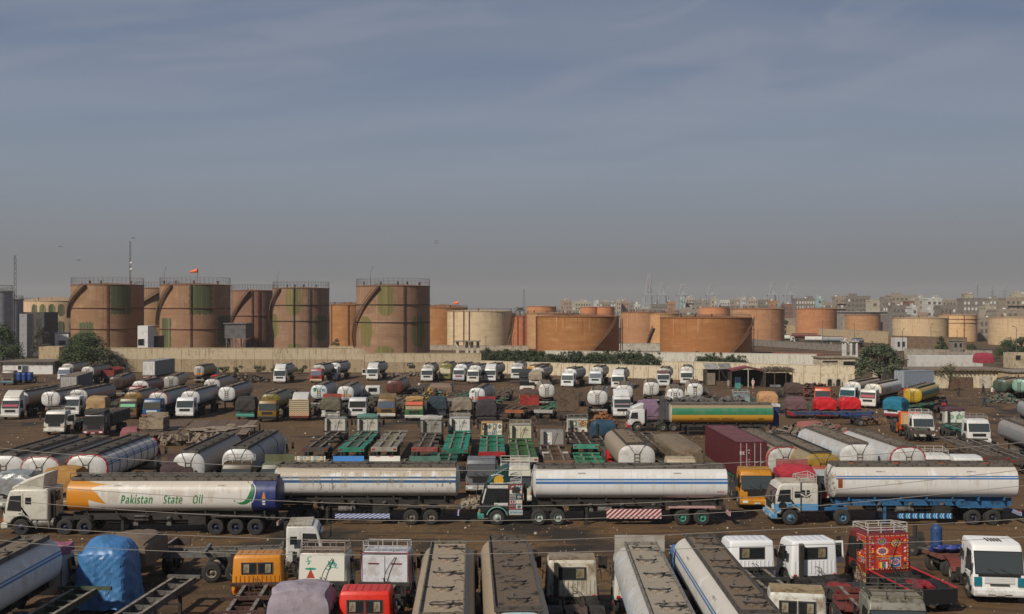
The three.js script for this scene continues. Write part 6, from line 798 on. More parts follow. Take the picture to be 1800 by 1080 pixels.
skeletal({ l: 'long rusty trailer frame pointing to the right edge', cab: 0, tf: [1660, 768, 1.5], near: RR, vp: 1050, FL: 14, y: 1.5, c: '#6d6257', lod: 1 });
skeletal({ l: 'second rusty trailer frame nearer the silver tank at the right edge', cab: 0, tf: [1712, 772, 1.5], near: RR, vp: 1120, FL: 14, y: 1.5, c: '#5a5148', lod: 1 });
tanker({ l: 'shiny silver tank with dark blue front ring at the right edge', cab: 0, tf: [1778, 734, 3.6], near: RR, vp: 1240, TL: 11, W: 2.5, tex: 'silver', lod: 1, tank: { end: '#4a5a94', end2: '#8d949a' } });
tanker({ l: 'small blue fronted silver tank farther back at the right edge', cab: 0, tf: [1806, 704, 3.4], near: RR, vp: 1500, TL: 7, W: 2.3, tex: 'bluef', tank: { end: '#41608f' } });
// parallel tanks at the left
const LT = [['white ended tank cut by the left edge, first of the left row', 5, 802, 3.0, 'dusty', { end: '#d8d5cf' }, 0], ['white ended tank with thin pink rim, second of the left row', 68, 804, 2.8, 'dusty', { end: '#d5d2cb', rim: '#c07a80' }, 1], ['white ended tank with ragged red rim and blue stripe, third of the left row', 150, 800, 3.0, 'blue2c', { end: '#dcd9d2', rim: '#b82c34', bands: 7 }, 0], ['dull white ended tank behind the purple brown cover, fourth of the left row', 330, 797, 2.35, 'grey', { end: '#d6d4cf' }, 0], ['white ended tank with dark strap, fifth of the left row', 418, 790, 2.5, 'steelblue', { end: '#e0ded9', bands: 2 }, 0]];
LT.forEach(([l, x, y, W, tex, tank]) => tanker({ l, w: at(x, y, 3.6), near: RR, vp: 866, TL: 12, W, Ht: 2.15, y0: 1.45, tex, lod: 1, group: G.left, tank: { ...tank, deckC: '#50483f', deckW: W * .26 }, cab: { c: DW, L: 1.9 } }));
// lorries facing the open lane: [label, x, ground y, tank texture or 0, cab, extra]
const ROW = [
  ['white lorry with high roof fairing and red windscreen cloth at the left edge', 17, 739, 'beige', { c: WH, fairing: '#ded9cc', band: '#a03444', H: 2.9 }, { semi: 1, tank: { end: '#e2dfda' } }],
  ['white lorry with white round tank front behind, next to the tan covered cab', 123, 734, 'redband', { c: '#e2dfda', rack: '#9a958d' }, { semi: 1, tank: { end: '#dcdad5' } }],
  ['cab under a tan canvas between the white lorry and the olive cab', 168, 736, 0, { c: '#7d6a52', tarp: '#b5946a', seed: 2 }, {}],
  ['olive brown cab with pale green line under its windscreen', 224, 738, 'greenO', { c: '#7a5f2c', band: '#6fae82', bump: '#6a3a34' }, { tank: { end: '#8a6a2c' } }],
  ['deep blue cab with white stripe in front of a red rimmed tank', 266, 740, 'steelblue', { c: '#29507f', face: '#4c4a40', front2: '#2f5a8c', bump: '#8a4a4a', grille: '#c9cdd2' }, { semi: 1, tank: { end: '#d8d5cf', rim: '#b2303c' } }],
  ['white lorry with black grille and shining windscreen in front of a grey tank', 324, 737, 'steelblue', { c: '#e6e4e0', face: 'glass' }, { semi: 1, tank: { end: '#d9d7d2' } }],
  ['cab under a black grey sheet with teal bumper', 431, 739, 0, { c: '#3c5f55', tarp: '#3f3a36', bump: '#4fa08a', seed: 5, tarpH: 1.75 }, {}],
  ['mustard brown cab in front of an olive green tank', 469, 743, 'olive', { c: '#8a6a1e', bump: '#26241f' }, { tank: { end: '#7a6e26' } }],
  ['cab covered in brown and cream zigzag boards with red fringe', 526, 741, 0, { c: '#8a6f52', face: ZIG, bump: '#8c3428', fairing: '#d0ccc4', zig: 1 }, {}],
  ['cab under an olive sheet topped with a red crown board', 581, 739, 0, { c: '#c9c5bb', tarp: '#6a6450', bump: '#d0cbc0', panel: '#a84a40', seed: 7 }, {}],
  ['white lorry with black visor like windscreen in the middle of the row', 628, 737, 0, { c: '#dad8d4', face: '#26241f', H: 2.7 }, {}],
  ['brown lorry with mirror silver windscreen sheet and white bumper', 679, 738, 0, { c: '#7d5f2a', face: 'silver', bump: '#d9d5cb', panel: '#8c7a5a' }, {}],
  ['green lorry with buff sheet and orange line over its windscreen', 728, 741, 0, { c: '#3f6a3a', face: '#b29a78', visor: '#d0552e', bump: '#dcd8cf', hat: '#b8955e' }, {}],
  ['cab under a dark blue green sheet with orange patch', 768, 737, 0, { c: '#3a4244', tarp: '#33414a', seed: 9 }, {}],
  ['cab under a taupe sheet behind the bright white back wall', 812, 739, 0, { c: '#7d7466', tarp: '#8f8270', seed: 10 }, {}],
  ['cab under a charcoal sheet torn at one corner', 855, 745, 0, { c: '#3c3838', tarp: '#3f3b3c', seed: 12, tarpH: 1.95, tarpY: 1.0, panel: '#a03a40' }, {}],
  ['cab under a lilac sheet behind the white and red tractor', 1140, 744, 0, { c: '#7c6474', tarp: '#8c7087', seed: 13, tarpH: 2, tarpY: .9 }, {}],
  ['white lorry front with lilac windscreen frill and twin slot grille', 1094, 737, 0, { c: '#e8e6e2', band: '#9a7884', H: 2.95, fairing: '#e2e0dc' }, {}],
  ['cab under a mauve brown sheet with pale blue tail cloth', 1401, 737, 0, { c: '#6a4a4c', tarp: '#745558', seed: 15 }, { vp: 1000 }],
  ['cab under a bright red sheet, left of two red ones', 1452, 738, 0, { c: '#8a2a28', tarp: '#d5252a', tarpR: .35, seed: 16 }, { vp: 1000 }],
  ['cab under a bright red sheet, right of two red ones', 1496, 738, 0, { c: '#3a4f8a', tarp: '#d8262c', tarpR: .35, seed: 17 }, { vp: 1000 }],
  ['cab under a dull brown sheet with orange and yellow buoys above', 1396, 706, 0, { c: '#5a4640', tarp: '#59443f', seed: 18 }, { vp: 1050 }],
  ['cab under a peach sheet behind the green and yellow tank', 1351, 726, 0, { c: '#8a5a4a', tarp: '#cc9b6e', seed: 19 }, { vp: 1000 }],
  ['lorry with grey screen and tubular white rack behind the green and yellow tank', 1305, 729, 0, { c: '#7a8280', face: '#8a9490', rack: '#c5c9c4' }, { vp: 1000 }],
  ['white lorry with pointed white rack facing out at right', 1624, 775, 0, { c: '#e3e0d9', rack: '#dedbd3', face: 'glass' }, { vp: 1050 }],
  ['white lorry with black grille and white bumper at far right of the lane', 1722, 785, 0, { c: '#e6e4de', rack: '#a8a59e' }, { vp: 1030, c: '#3b7f72' }],
  ['orange lorry facing out behind the red sheets', 1446, 716, 0, { c: '#e05a20', face: 'glass' }, { vp: 1500 }],
  ['maroon lorry with grey blue screen behind the deep blue cab', 238, 712, 'brown', { c: '#8a2c2c', face: '#8a9498' }, {}],
  ['dark teal fronted lorry left of the white lorry by the lettered tank', 1489, 714, 'dusty', { c: '#d0d4d2', face: '#1f4a50', front2: '#1f4a50' }, { vp: 2200, semi: 1 }],
  ['white lorry with red windscreen cloth pulling an orange and white lettered tank', 1525, 719, 'psoOr', { c: '#e0dace', band: '#98404a' }, { vp: 2200, semi: 1, tank: { end: '#ded9cc' } }],
  ['cab with red and white roof cloth behind the grey tank row', 381, 692, 0, { c: '#b9b4aa', hat: '#cf2c2a' }, {}]];
ROW.forEach(([l, x, y, tex, c, ex]) => { const o = { l, p: [x, y], near: FF, cab: { ...c, face: c.zig ? '#b9a684' : c.face }, lod: 2, group: G.row, ...ex };
  const r = tex ? tanker({ TL: ex.semi ? 11 : 7.8, tex, ...o, lod: 2 }) : skeletal({ FL: 8, c: '#55604f', ...o, lod: 2 });
  if (c.zig) { const k = r.t.children.find(q => q.name === 'cab'); put('zigzag_board', new THREE.BoxGeometry(.08, 2.1, 2.5), ZIG, k, .18, 1.75, 0); } });
tanker({ l: 'round white tank front with black ladder standing without a tractor at left', cab: 0, p: [88, 735], near: FF, TL: 11, W: 2.45, tex: 'redband', tank: { end: '#e2dfda', lad: '#2f2c2a' }, group: G.row });
tanker({ l: 'round white tank front with red fittings on top standing without a tractor', cab: 0, p: [398, 724], near: FF, TL: 11, W: 2.3, tex: 'redband', tank: { end: '#e4e2de', lad: '#3a3532' }, group: G.row });
tipper({ l: 'dark grey dump lorry with ribbed bed facing the open lane', p: [164, 770], near: FF, lod: 1, bedC: '#5d5c5f', fill: '#6d5546', cab: { c: '#4b4a4c', face: '#1a1918', bump: '#7a2a2e', hat: '#4a4644' } });
skeletal({ l: 'white cab without windscreen, its door open, left of the dark dump lorry', p: [95, 766], near: FF, FL: 5, lod: 1, cab: { c: '#d6d2c4', face: '#1c1a18', doorOpen: -1, rack: '#8a8378' } });
skeletal({ l: 'lorry bed of beige boards seen from behind beside the pink heap', cab: 0, p: [266, 778], near: RR, FL: 2.2, lod: 1, bed: '#a3927a', bedH: 1.2 });
// far row along the wall
const WALL = [
  ['white lorry with roof fairing at the wall, leftmost of the far row', 491, 675, 870, 'silver', { c: '#e4e2de', fairing: '#e2dfd8', H: 2.9 }, '#a9a9a8'], ['red and cream cab with silvered windscreen by the wall', 555, 674, 1050, 'grey', { c: '#a52a28', face: 'silver', bump: '#cdb392' }, '#b9b7b2'], ['white tanker close beside the red and cream cab', 583, 669, 1130, 'steelblue', { c: '#dedcd8' }, '#d0ceca'],
  ['white lorry at the wall with its door standing open', 654, 670, 1060, 'grey', { c: '#e4e2de', doorOpen: 1, fairing: '#d9d6cf' }, '#c9c6c0'], ['white lorry beside the small dark sign on the wall', 750, 673, 1000, 'dusty', { c: '#d8d5ce' }, '#b9b4aa'], ['olive lorry with cream windscreen sheet in the far row', 782, 670, 1050, 'olive', { c: '#7d7434', face: '#c9bda0' }, '#858036'],
  ['white lorry with red bumper line and bluish tank in the far row', 806, 672, 1250, 'steelblue', { c: '#cfd2d4', bump: '#a8aeb2', grille: '#8a3840' }, '#dcdee0'], ['cream white lorry with tall tank rails in the far row', 831, 675, 1250, 'grey', { c: '#dad6c8' }, '#d5d2cc'], ['white lorry with taupe tank, right of the tall railed one', 861, 673, 1250, 'dusty', { c: '#e0ded9', fairing: '#dedbd6' }, '#d6d2ca'],
  ['white lorry beside the charcoal covered cab in the far row', 908, 669, 1120, 'grey', { c: '#d9d7d2' }, '#b5b5b2'], ['cab under a beige sheet with taupe tank below the yellow tank', 941, 680, 1350, 'dusty', { c: '#cfcac0', tarp: '#a39480' }, '#c0b8aa'], ['white lorry with long grey tank standing apart in the far row', 997, 683, 1480, 'silver', { c: '#e6e5e3' }, '#dcdad6'],
  ['white lorry with glinting windscreen behind the grey striped ladder tank', 1046, 679, 1350, 'dusty', { c: '#d6dcdc', face: 'silver' }, '#c4c1ba'], ['white lorry with rounded fairing right of the glinting windscreen', 1086, 686, 1280, 'dusty', { c: '#e4e2de', fairing: '#e0deda' }, '#c8c5bd'], ['white cab with square tank end before the canopy stalls', 1207, 678, 1250, 'dusty', { c: '#e0ded8' }, '#d6d2ca'], ['white lorry with brown cloth on its roof near the stained wall', 1166, 682, 1300, 'dusty', { c: '#dad8d2', hat: '#7d5f5a' }, '#b9b5ad'], ['white lorry with sunlit windscreen beside the white house', 111, 671, 872, 'dusty', { c: '#dedcd6', face: 'silver' }, '#b0a89a']];
WALL.forEach(([l, x, y, vp, tex, c, end]) => tanker({ l, p: [x, y], near: FF, vp, TL: 7.6, tex, lod: 2, group: G.wall, tank: { end }, cab: { W: 2.4, ...c } }));
skeletal({ l: 'cab under a charcoal sheet in front of the yellow tank', p: [924, 676], near: FF, vp: 1100, FL: 7, lod: 2, group: G.wall, cab: { c: '#3c3f42', tarp: '#3a3d40', seed: 41 } });
tanker({ l: 'bright yellow tank at the wall above the beige covered cab', cab: 0, w: at(937, 642, 3.6), near: FF, vp: 1600, TL: 8.5, tex: 'yellow', tank: { end: '#c98f1e' } });
// tanks standing in the second line, their ends toward the viewer: [label, x, top y, direction, texture, end colour, width]
const ENDS = [
  ['pale blue tank with green and yellow marks on its white end', 560, 676, 900, 'steelblue', '#dfe2e0', 2.35], ['white tank end with two orange plates, right of the green marked one', 607, 678, 900, 'steelblue', '#e2e0da', 2.3], ['rust brown tank with upright red stripe behind the silver windscreen', 693, 668, 960, 'brown', '#6a3a30', 2.6],
  ['silver tank with yellow and red plates on its white end in the centre', 838, 681, 1120, 'silver', '#e4e4e2', 2.2], ['white rounded tank end behind the red workshop body', 961, 674, 880, 'dusty', '#d9d6d0', 2.3], ['grey striped ladder tank with big white end, centre of the far yard', 1050, 685, 1120, 'dusty', '#dcd9d4', 2.7],
  ['white tank end half hidden by the white frilled lorry', 1097, 676, 1130, 'dusty', '#dedcd7', 2.5], ['white tank end, left of the three before the canopy stalls', 1145, 671, 1130, 'dusty', '#dedbd5', 2.35], ['white tank end with two dark slots, middle of the three before the stalls', 1187, 682, 1130, 'dusty', '#e0ded9', 2.3], ['white tank end with dark plate, right of the three before the stalls', 1222, 673, 1140, 'dusty', '#e4e2dd', 2.3],
  ['tank end with orange band behind the red and white roof cloth', 349, 643, 880, 'olive', '#b5b2ac', 2.0], ['brown tank end beside the dark tree', 153, 644, 900, 'dusty', '#cdc9c0', 2.4]];
ENDS.forEach(([l, x, y, vp, tex, end, W]) => { const r = tanker({ l, w: at(x, y, 3.5), near: RR, vp, TL: 8.5, W, Ht: 2.0, y0: 1.4, tex, lod: 2, tank: { end2: end, end }, cab: { c: DW } }); const q = r.t.children.find(k => k.name === 'tank'), pl = (c, z, y2, w, h) => put('plate', boxG(.03, h, w), paint(c, null, .5), q, -8.5 / 2 - .21, y2, z);
  if (l.includes('green and yellow')) { pl('#2f7a5c', -.55, .35, .4, .5); pl('#5a8ab0', .6, .3, .35, .35); pl('#c9b13a', 0, .0, .3, .2); pl('#a8432f', .7, -.5, .2, .3); } if (l.includes('two orange')) { pl('#c97a2a', -.35, -.3, .7, .3); pl('#c97a2a', .55, -.3, .4, .3); } if (l.includes('yellow and red')) { pl('#d0a02c', .1, -.5, .5, .25); pl('#b8452c', -.6, -.4, .22, .45); pl('#b8452c', .65, -.4, .22, .45); pl('#3f6a50', -.55, .5, .3, .3); } if (l.includes('dark slots')) { pl('#3a3734', -.5, .25, .09, .5); pl('#3a3734', .55, .25, .09, .4); } if (l.includes('dark plate')) { pl('#3a3734', 0, .45, .6, .18); pl('#c9b96a', .55, .25, .2, .3); } if (l.includes('orange band')) pl('#d98a2a', 0, -.5, 1.4, .3); });
skeletal({ l: 'small white cab seen from behind beside the rust brown tank', tf: [655, 679, 2.7], near: RR, FL: 5, lod: 2, cab: { c: '#d6d4ca' } });
skeletal({ l: 'cream cab with black upper back beside the red workshop body', tf: [927, 678, 2.8], near: RR, FL: 5, lod: 2, cab: { c: '#d9d2c2', panel: '#1f1d1c' } });
skeletal({ l: 'red sided workshop lorry with brown canopy roof in the centre', cab: 0, p: [931, 732], near: RR, vp: 900, FL: 5.5, lod: 2, bed: '#b0392c', bedH: 1.4, bedTarp: '#5d4a3c' });
skeletal({ l: 'lorry bed with high brown boards and red top rail right of the workshop', cab: 0, p: [1000, 742], near: RR, vp: 880, FL: 6, lod: 2, bed: '#6e5b4a', bedH: 2.1 });
for (const [l, x, y, vp, c, b] of [['bare trailer frame with orange tail bar left of the zebra tail bar', 904, 720, 1300, '#5c4a3c', '#a8623a'], ['green trailer frame with black white zebra tail bar', 955, 720, 1300, '#2f7a5c', 0], ['green trailer frame behind the charcoal torn sheet', 852, 712, 1260, '#3f6a52', '#b9b4a6'], ['green trailer frame beneath the silver tank in the centre', 800, 700, 1200, '#3f6a52', '#8a8578'], ['dark trailer frame behind the zigzag cab', 566, 712, 950, '#4a4f42', '#6a6458'], ['grey green trailer frame behind the olive sheet cab', 622, 708, 950, '#4f5a4a', '#6a6458'], ['brown trailer frame behind the mirror windscreen lorry', 700, 706, 980, '#5a4c3e', '#6a6458']]) skeletal({ l, cab: 0, w: at(x, y, 1.35), near: RR, vp, FL: 11, lod: 2, c, bump: b || undefined, bumpM: b ? undefined : texMat(stripeTex('#d0cdc6', '#2a2826', 10)) });
// green and yellow lettered tank, the tractor before it, right hand corner vehicles
tanker({ l: 'brown tank with green and yellow bands and dark lettering lying broadside', cab: 0, hd: Math.PI, w: [23.6, -122], TL: 11.3, W: 2.4, Ht: 2.1, y0: 1.5, tex: 'contract', lod: 1, bumpM: RW, tank: { end: '#c2b8a4', cover2: '#7a7468' } });
skeletal({ l: 'trailer piled with bluish scrap frames just behind the green and yellow banded tank', cab: 0, hd: Math.PI, w: [22.5, -127], p: [1270, 745], FL: 10, lod: 1, c: '#4a5058', bed: '#55585a', bedH: 2.05, rubble: 1 });
tractor({ l: 'white and red tractor unit with roof fairing facing left before the lettered tank', hd: Math.PI, w: [16.6, -127], lod: 1, c: '#55504a', cab: { c: '#e2dfda', c2: '#a82c34', fairing: '#e4e2dd', fairH: .6, bump: '#a82c34', H: 2.65, open: -1 } });
skeletal({ l: 'blue trailer with red end frame and big tyre before the red sheets', cab: 0, hd: 0, w: [39.2, -132.6], FL: 10, y: 1.7, lod: 1, c: '#34497c', bump: '#b8282c', ax: [8.2] });
skeletal({ l: 'lorry with teal sheet over its front and long green frame with red sides', p: [1569, 738], q: [1686, 717], near: FF, FL: 13, lod: 2, c: '#2f6a4a', bump: '#9c2a34', cab: { c: '#dcdcd6', tarp: '#1d7590', bump: '#8a2a30', seed: 51 } });
skeletal({ l: 'orange cabbed lorry just behind the teal sheeted lorry', p: [1600, 722], q: [1690, 708], near: FF, FL: 9, lod: 2, c: '#4a3a34', cab: { c: '#c0402a', hat: '#dd5230', face: '#7d3028' } });
skeletal({ l: 'orange cab with beige rear panel behind the pointed white rack', tf: [1602, 727, 2.65], near: RR, vp: 1150, FL: 5, lod: 2, cab: { c: '#e06018', back: scriptTex('#c0a070', '#7a5a3a', (x, w, h) => { x.strokeRect(20, 20, w - 40, h - 40); }) } });
skeletal({ l: 'lorry with green floral print on its back wall at right', tf: [1679, 722, 2.85], near: RR, vp: 1050, FL: 7, lod: 1, c: '#3f4a3c', cab: { c: '#b9b4a6', back: GRNART, hat: '#5a3c44', H: 2.85 } });
tanker({ l: 'mustard yellow tank with dark teal band standing before the joisted building', cab: 0, w: at(1604, 681, 3.6), near: RR, vp: 2100, TL: 12, W: 2.4, tex: 'yellowT', tank: { end2: '#c2a02c', end: '#b5962c' } });
tanker({ l: 'small grey green tank by the gate block at the right edge', cab: 0, p: [1758, 706], near: FF, vp: 2600, TL: 6, W: 2.2, tex: 'greenO', tank: { end: '#4a5a4a' } });
tanker({ l: 'pale mint tank at the right edge beyond the gate', cab: 0, p: [1792, 706], near: FF, vp: 2600, TL: 6, W: 2.2, tex: 'grey', tank: { end: '#8fb5a4' } });
// containers
container({ l: 'white container with grey side on a trailer before the tall wall', p: [261, 674], near: RR, vp: 905, c: '#a3a19e', c2: '#f0ede6', L: 12.2, y: 1.5, H: 2.8 });
container({ l: 'long grey container with brown dusty roof beside the white house', p: [120, 712], near: RR, vp: 540, c: '#7a7d84', c2: '#c9c5bc', roof: '#8a7a64', L: 12.2, y: 1.4, H: 2.9 });
container({ l: 'pale blue grey container behind the lettered white tank', hd: .35, w: [67, -180], L: 6.1, c: '#9aa4b0', y: 1.4, H: 2.7 });
skeletal({ l: 'flat trailer carrying the white container before the tall wall', cab: 0, p: [263, 675], near: RR, vp: 905, FL: 14, y: 1.4, lod: 2, c: '#4a4038', bumpM: RW });
skeletal({ l: 'red boarded lorry seen from behind near the foot of the wall', cab: { c: '#b5a68a' }, p: [189, 674], near: RR, vp: 872, FL: 5, lod: 2, bed: '#8c2f2c', bedH: 1.1 });
skeletal({ l: 'dusty brown lorry with blue bumper at the left edge by the drums', p: [12, 678], near: FF, vp: 872, FL: 7, lod: 2, cab: { c: '#7d7064', face: '#5a4c42', bump: '#5a7c90' } });
// tankers queueing on the road behind the white house: too small to show parts beyond tank and cab
{ const r = rng(77); [[34, 606, 'white'], [62, 601, 'white'], [84, 592, 'white'], [48, 614, 'grey'], [100, 580, 'white'], [112, 577, 'grey'], [72, 610, 'dusty'], [20, 610, 'dusty'], [118, 586, 'white']].forEach(([x, y, tex], i) => tanker({ l: 'small white topped tanker queueing on the road behind the white house', p: [x, y + 12], near: FF, vp: 700, TL: 8, tex, lod: 2, side: 0, group: 'tankers queueing on the far road', cab: { c: DW } })); 
  [[1352, 601, 'dark brown covered tanker at the left of the far road'], [1376, 603, 'white roofed van beside the dark covered tanker on the far road'], [1438, 606, 'white tanker lying low on the far road beside the columned shelter'], [1468, 607, 'pale blue tanker next to the columned shelter on the far road'], [1506, 612, 'blue ended tanker right of the columned shelter']].forEach(([x, y, l], i) => tanker({ l, p: [x, y], hd: i === 4 ? -2.2 : -.25, TL: 8, tex: ['brown', 'white', 'white', 'steelblue', 'bluef'][i], lod: 2, side: 0, group: 'tankers on the far road right', tank: { end: i === 4 ? '#3f6fae' : '#d9d8d4' }, cab: { c: i ? DW : '#5a4a40' } }));
  tanker({ l: 'long dark red tanker with white top line on the far road', p: [1418, 600], hd: -.12, TL: 11, tex: 'brown', lod: 2, side: 0, tank: { end: '#7d2430', cover2: '#d0ccc8' }, cab: { c: '#8a2a34' } }); }

// more frames and tanks standing in the gaps of the far yard
for (const [l, x, y, vp, kind, c] of [
  ['short grey tanker tucked between the silver ended trailer and the black grey sheet', 372, 706, 800, 'dusty', '#cfcbc4'], ['long dark tank trailer lying behind the tan covered cab', 205, 700, 560, 'brown', '#5d4a40'],
  ['grey tank trailer lying behind the deep blue cab', 300, 699, 600, 'dusty', '#b9b5ac'], ['rusty bare frame behind the mustard brown cab', 500, 706, 900, 0, '#5a4a3c'], ['dark green bare frame left of the small white cab', 640, 704, 1000, 0, '#3f5648'],
  ['grey bare frame right of the rust brown tank', 726, 700, 1050, 0, '#5f584e'], ['long brown bare frame behind the dark blue green sheet', 792, 712, 1150, 0, '#5c4a3c'], ['dusty bare frame left of the red workshop lorry', 880, 706, 1250, 0, '#6a5c4c'],
  ['dark bare frame between the workshop and the striped ladder tank', 1012, 716, 1000, 0, '#45403a'], ['bare frame before the left of the three white tank ends', 1160, 712, 1100, 0, '#4a443c'], ['grey bare frame below the right of the three white tank ends', 1240, 706, 1150, 0, '#58524a']])
  kind ? tanker({ l, cab: 0, p: [x, y], near: RR, vp, TL: 10.5, tex: kind, lod: 2, tank: { end: c, end2: c } }) : skeletal({ l, cab: 0, p: [x, y], near: RR, vp, FL: 9, lod: 2, c });
// ------------------------------------------------------------------ stalls, heaps, drums, people, cables
{ // corrugated stall, red canopy, thatched shelter along the stained wall
  const mk = (px, d) => { const [x, z] = ad(px, d); return [x, z]; };
  { const [x, z] = mk(1262, 203), t = thing('tin_stall', 'stall with pale corrugated tin roof left of the red canopy', 'stall', x, z); put('roof_sheet', boxG(2.6, .05, 3.4), paint('#aaa79f', 'dirty', .6), t, -1.3, 3.6, 0); t.children[0].rotation.x = .28; const b = put('roof_sheet', boxG(2.2, .05, 3.2), paint('#8f8b84', 'dirty', .6), t, 1.3, 3.6, .1); b.rotation.x = .28; for (const X of [-2.4, 0, 2.2]) put('post', boxG(.12, 3.3, .12), M.wood, t, X, 1.65, 1.4); put('cloth_side', boxG(1.7, 2.2, .06), cloth('#8c8272'), t, -1.6, 1.3, 1.3); put('counter', boxG(2.6, .9, .7), M.wood, t, .8, .45, 1.2); put('back_wall', boxG(5, 3, .1), paint('#4a423a', 'dirty', .9), t, 0, 1.5, -1.6); }
  { const [x, z] = mk(1311, 199), t = thing('red_canopy', 'open stall under a faded red canopy peaked in the middle', 'canopy', x, z); const cm = cloth('#9c4450'); for (const s of [-1, 1]) { const m = put('canopy_cloth', boxG(3.3, .05, 3.6), cm, t, s * 1.55, 3.55, 0); m.rotation.z = -s * .2; const v = put('valance', boxG(3.2, .35, .04), cloth('#6f4a48'), t, s * 1.55, 3.38, 1.8); v.rotation.z = -s * .2; } put('pole', new MB().cyl(.09, 3.8, 0, 1.9, 0).geo(), M.pale, t, .1, 0, 1.7); for (const X of [-3, 3]) put('pole', new MB().cyl(.07, 3.2, 0, 1.6, 0).geo(), M.wood, t, X, 0, 1.6); put('dark_sheet', boxG(6, 3.1, .08), cloth('#241f1c'), t, 0, 1.55, -1.7); for (const s of [-1, 1]) { const q = put('side_sheet', boxG(.06, 2.8, 3.2), cloth('#2f2925'), t, s * 2.9, 1.4, 0); } put('bench', boxG(1.8, .45, .5), M.wood, t, -1.6, .23, .6); }
  { const [x, z] = mk(1366, 198), t = thing('thatched_shelter', 'shaggy brown thatched shelter on crooked posts', 'shelter', x, z); const r = rng(6), b = new MB(); for (let i = 0; i < 420; i++) { const X = (r() - .5) * 5.6, Z = (r() - .5) * 3.6; b.box(.08, .5 + r() * .5, .05, X, 3.0 + .25 * Math.cos(X * .5) + r() * .3, Z, r() * 2.4 - 1.2, r() * 3, r() * 2.4 - 1.2); } b.box(5.4, .12, 3.2, 0, 2.9, 0); b.build('thatch', paint('#81735f', 'dirty', .95), t); for (const [X, Z] of [[-2.5, 1.5], [-.8, 1.6], [1.2, 1.6], [2.5, 1.5]]) { const p = new MB().bar([X, 0, Z], [X + .2 * (r() - .5), 2.9, Z], .08).build('post', M.wood, t); } put('back_mat', boxG(5.2, 2.6, .06), paint('#3a322b', 'dirty', .95), t, 0, 1.3, -1.4); put('side_mat', boxG(.06, 2.4, 2.6), paint('#4a4036', 'dirty', .95), t, 2.4, 1.2, 0); put('cot', boxG(1.8, .4, .9), paint('#8a8f96', 'dirty', .9), t, -.6, .35, 1.2); }
  { const [x, z] = at(1297, 687), t = thing('drink_cooler', 'blue and turquoise cooler standing before the red canopy', 'cooler', x, z); put('body', boxG(.85, 1.0, .7), paint('#5aa8a0', 'light', .4), t, 0, .9, 0); put('lid', boxG(.9, .9, .75), paint('#27415a', 'light', .4), t, 0, 1.85, 0); for (const s of [-1, 1]) put('leg', boxG(.08, .4, .5), M.dark, t, s * .35, .2, 0); }
}
{ const [x, z] = ad(1361, 123), t = thing('water_tank', 'dark blue upright box tank with white lid at the end of the lettered tank', 'water tank', x, z); put('body', boxG(.9, 2.2, .9), paint('#2c3f78', 'light', .5), t, 0, 2.1, 0); put('lid', boxG(1.1, .3, 1.1), M.white, t, 0, 3.35, 0); for (const X of [-.35, .35]) for (const Z of [-.35, .35]) put('leg', boxG(.08, 1.0, .08), M.steel, t, X, .5, Z); }
for (const [i, px] of [34, 43, 53].entries()) { const [x, z] = at(px, 668, 1.4), t = thing('drum', ['left', 'middle', 'right'][i] + ' of three tall blue drums beside the white house', 'drum', x, z, 0, 'three blue drums', 1.3); put('barrel', shared('drum', () => metric(lathe([[.01, 0], [.48, 0], [.5, .05], [.5, .45], [.53, .5], [.5, .55], [.5, .95], [.53, 1], [.5, 1.05], [.5, 1.4], [.01, 1.42]], 16))), paint('#2c4a92', 'dirty', .5), t); put('lid_ring', shared('dring', () => metric(lathe([[.44, 1.4], [.5, 1.4], [.5, 1.48], [.44, 1.48]], 16))), M.dark, t); }
{ const [x, z] = at(43, 674), t = thing('drum_cart', 'low dark trailer carrying the three blue drums', 'trailer', x, z - .3); put('platform', boxG(4.2, .2, 1.8), M.dark, t, 0, 1.18, 0); for (const X of [-1.4, 1.4]) for (const s of [-1, 1]) wheel(t, X, s * .75, false, 0, 2); put('frame', boxG(3.8, .2, .7), M.steel, t, 0, .95, 0); }
// heaps of scrap, rubble and cloth
function heap(name, label, px, py, wpx, h, cols, seed, n = 260, flat = 1) { const [x, z] = at(px, py), s = FOC / -z, W = wpx / s / 2, r = rng(seed), t = thing(name, label, 'heap', x, z); cols.forEach((c, k) => { const b = new MB(); for (let i = 0; i < n / cols.length; i++) { const a = r() * 6.283, f = Math.sqrt(r()), X = Math.cos(a) * f * W, Z = Math.sin(a) * f * W * .45, Y = h * (1 - f * f) * (.3 + .7 * r()) + .05, q = r(); b.box(.12 + q * 1.1, .06 + .25 * r() * flat, .1 + .5 * r(), X, Y, Z, (r() - .5) * 1.2, r() * 6, (r() - .5) * .9); } stuff(b.build('debris', paint(c, 'rust', .9), t)); }); return t; }
heap('scrap_heap', 'dark heap of scrap frames at the wall behind the red and white roof cloth', 418, 672, 120, 1.8, ['#5a4e42', '#4a4038', '#7a6a58'], 3, 420);
heap('rubble_heap', 'sloping heap of broken rubble left of the long grey container', 95, 708, 120, 2.2, ['#7a6652', '#8f7c66', '#5f5042'], 4, 420);
heap('scrap_heap', 'twisted pale scrap and poles piled behind the right tank row', 1395, 782, 150, 2.0, ['#7d705f', '#8f8474', '#5a5046'], 5, 420, .5);
heap('scrap_heap', 'flat heap of sheets and rags over a pinkish tin roof left of the blue trailer', 1452, 768, 90, 1.6, ['#8a7768', '#9a6a62', '#6f6a5c'], 6, 260, .4);
heap('scrap_heap', 'reddish heap of lorry parts before the arches of the stained wall', 1432, 697, 76, 2.2, ['#6a4438', '#58463c', '#8a5a48'], 7, 340);
heap('rubble_heap', 'low line of broken stones at the foot of the panel wall', 715, 662, 90, .8, ['#8a7a68', '#75665a'], 8, 240);
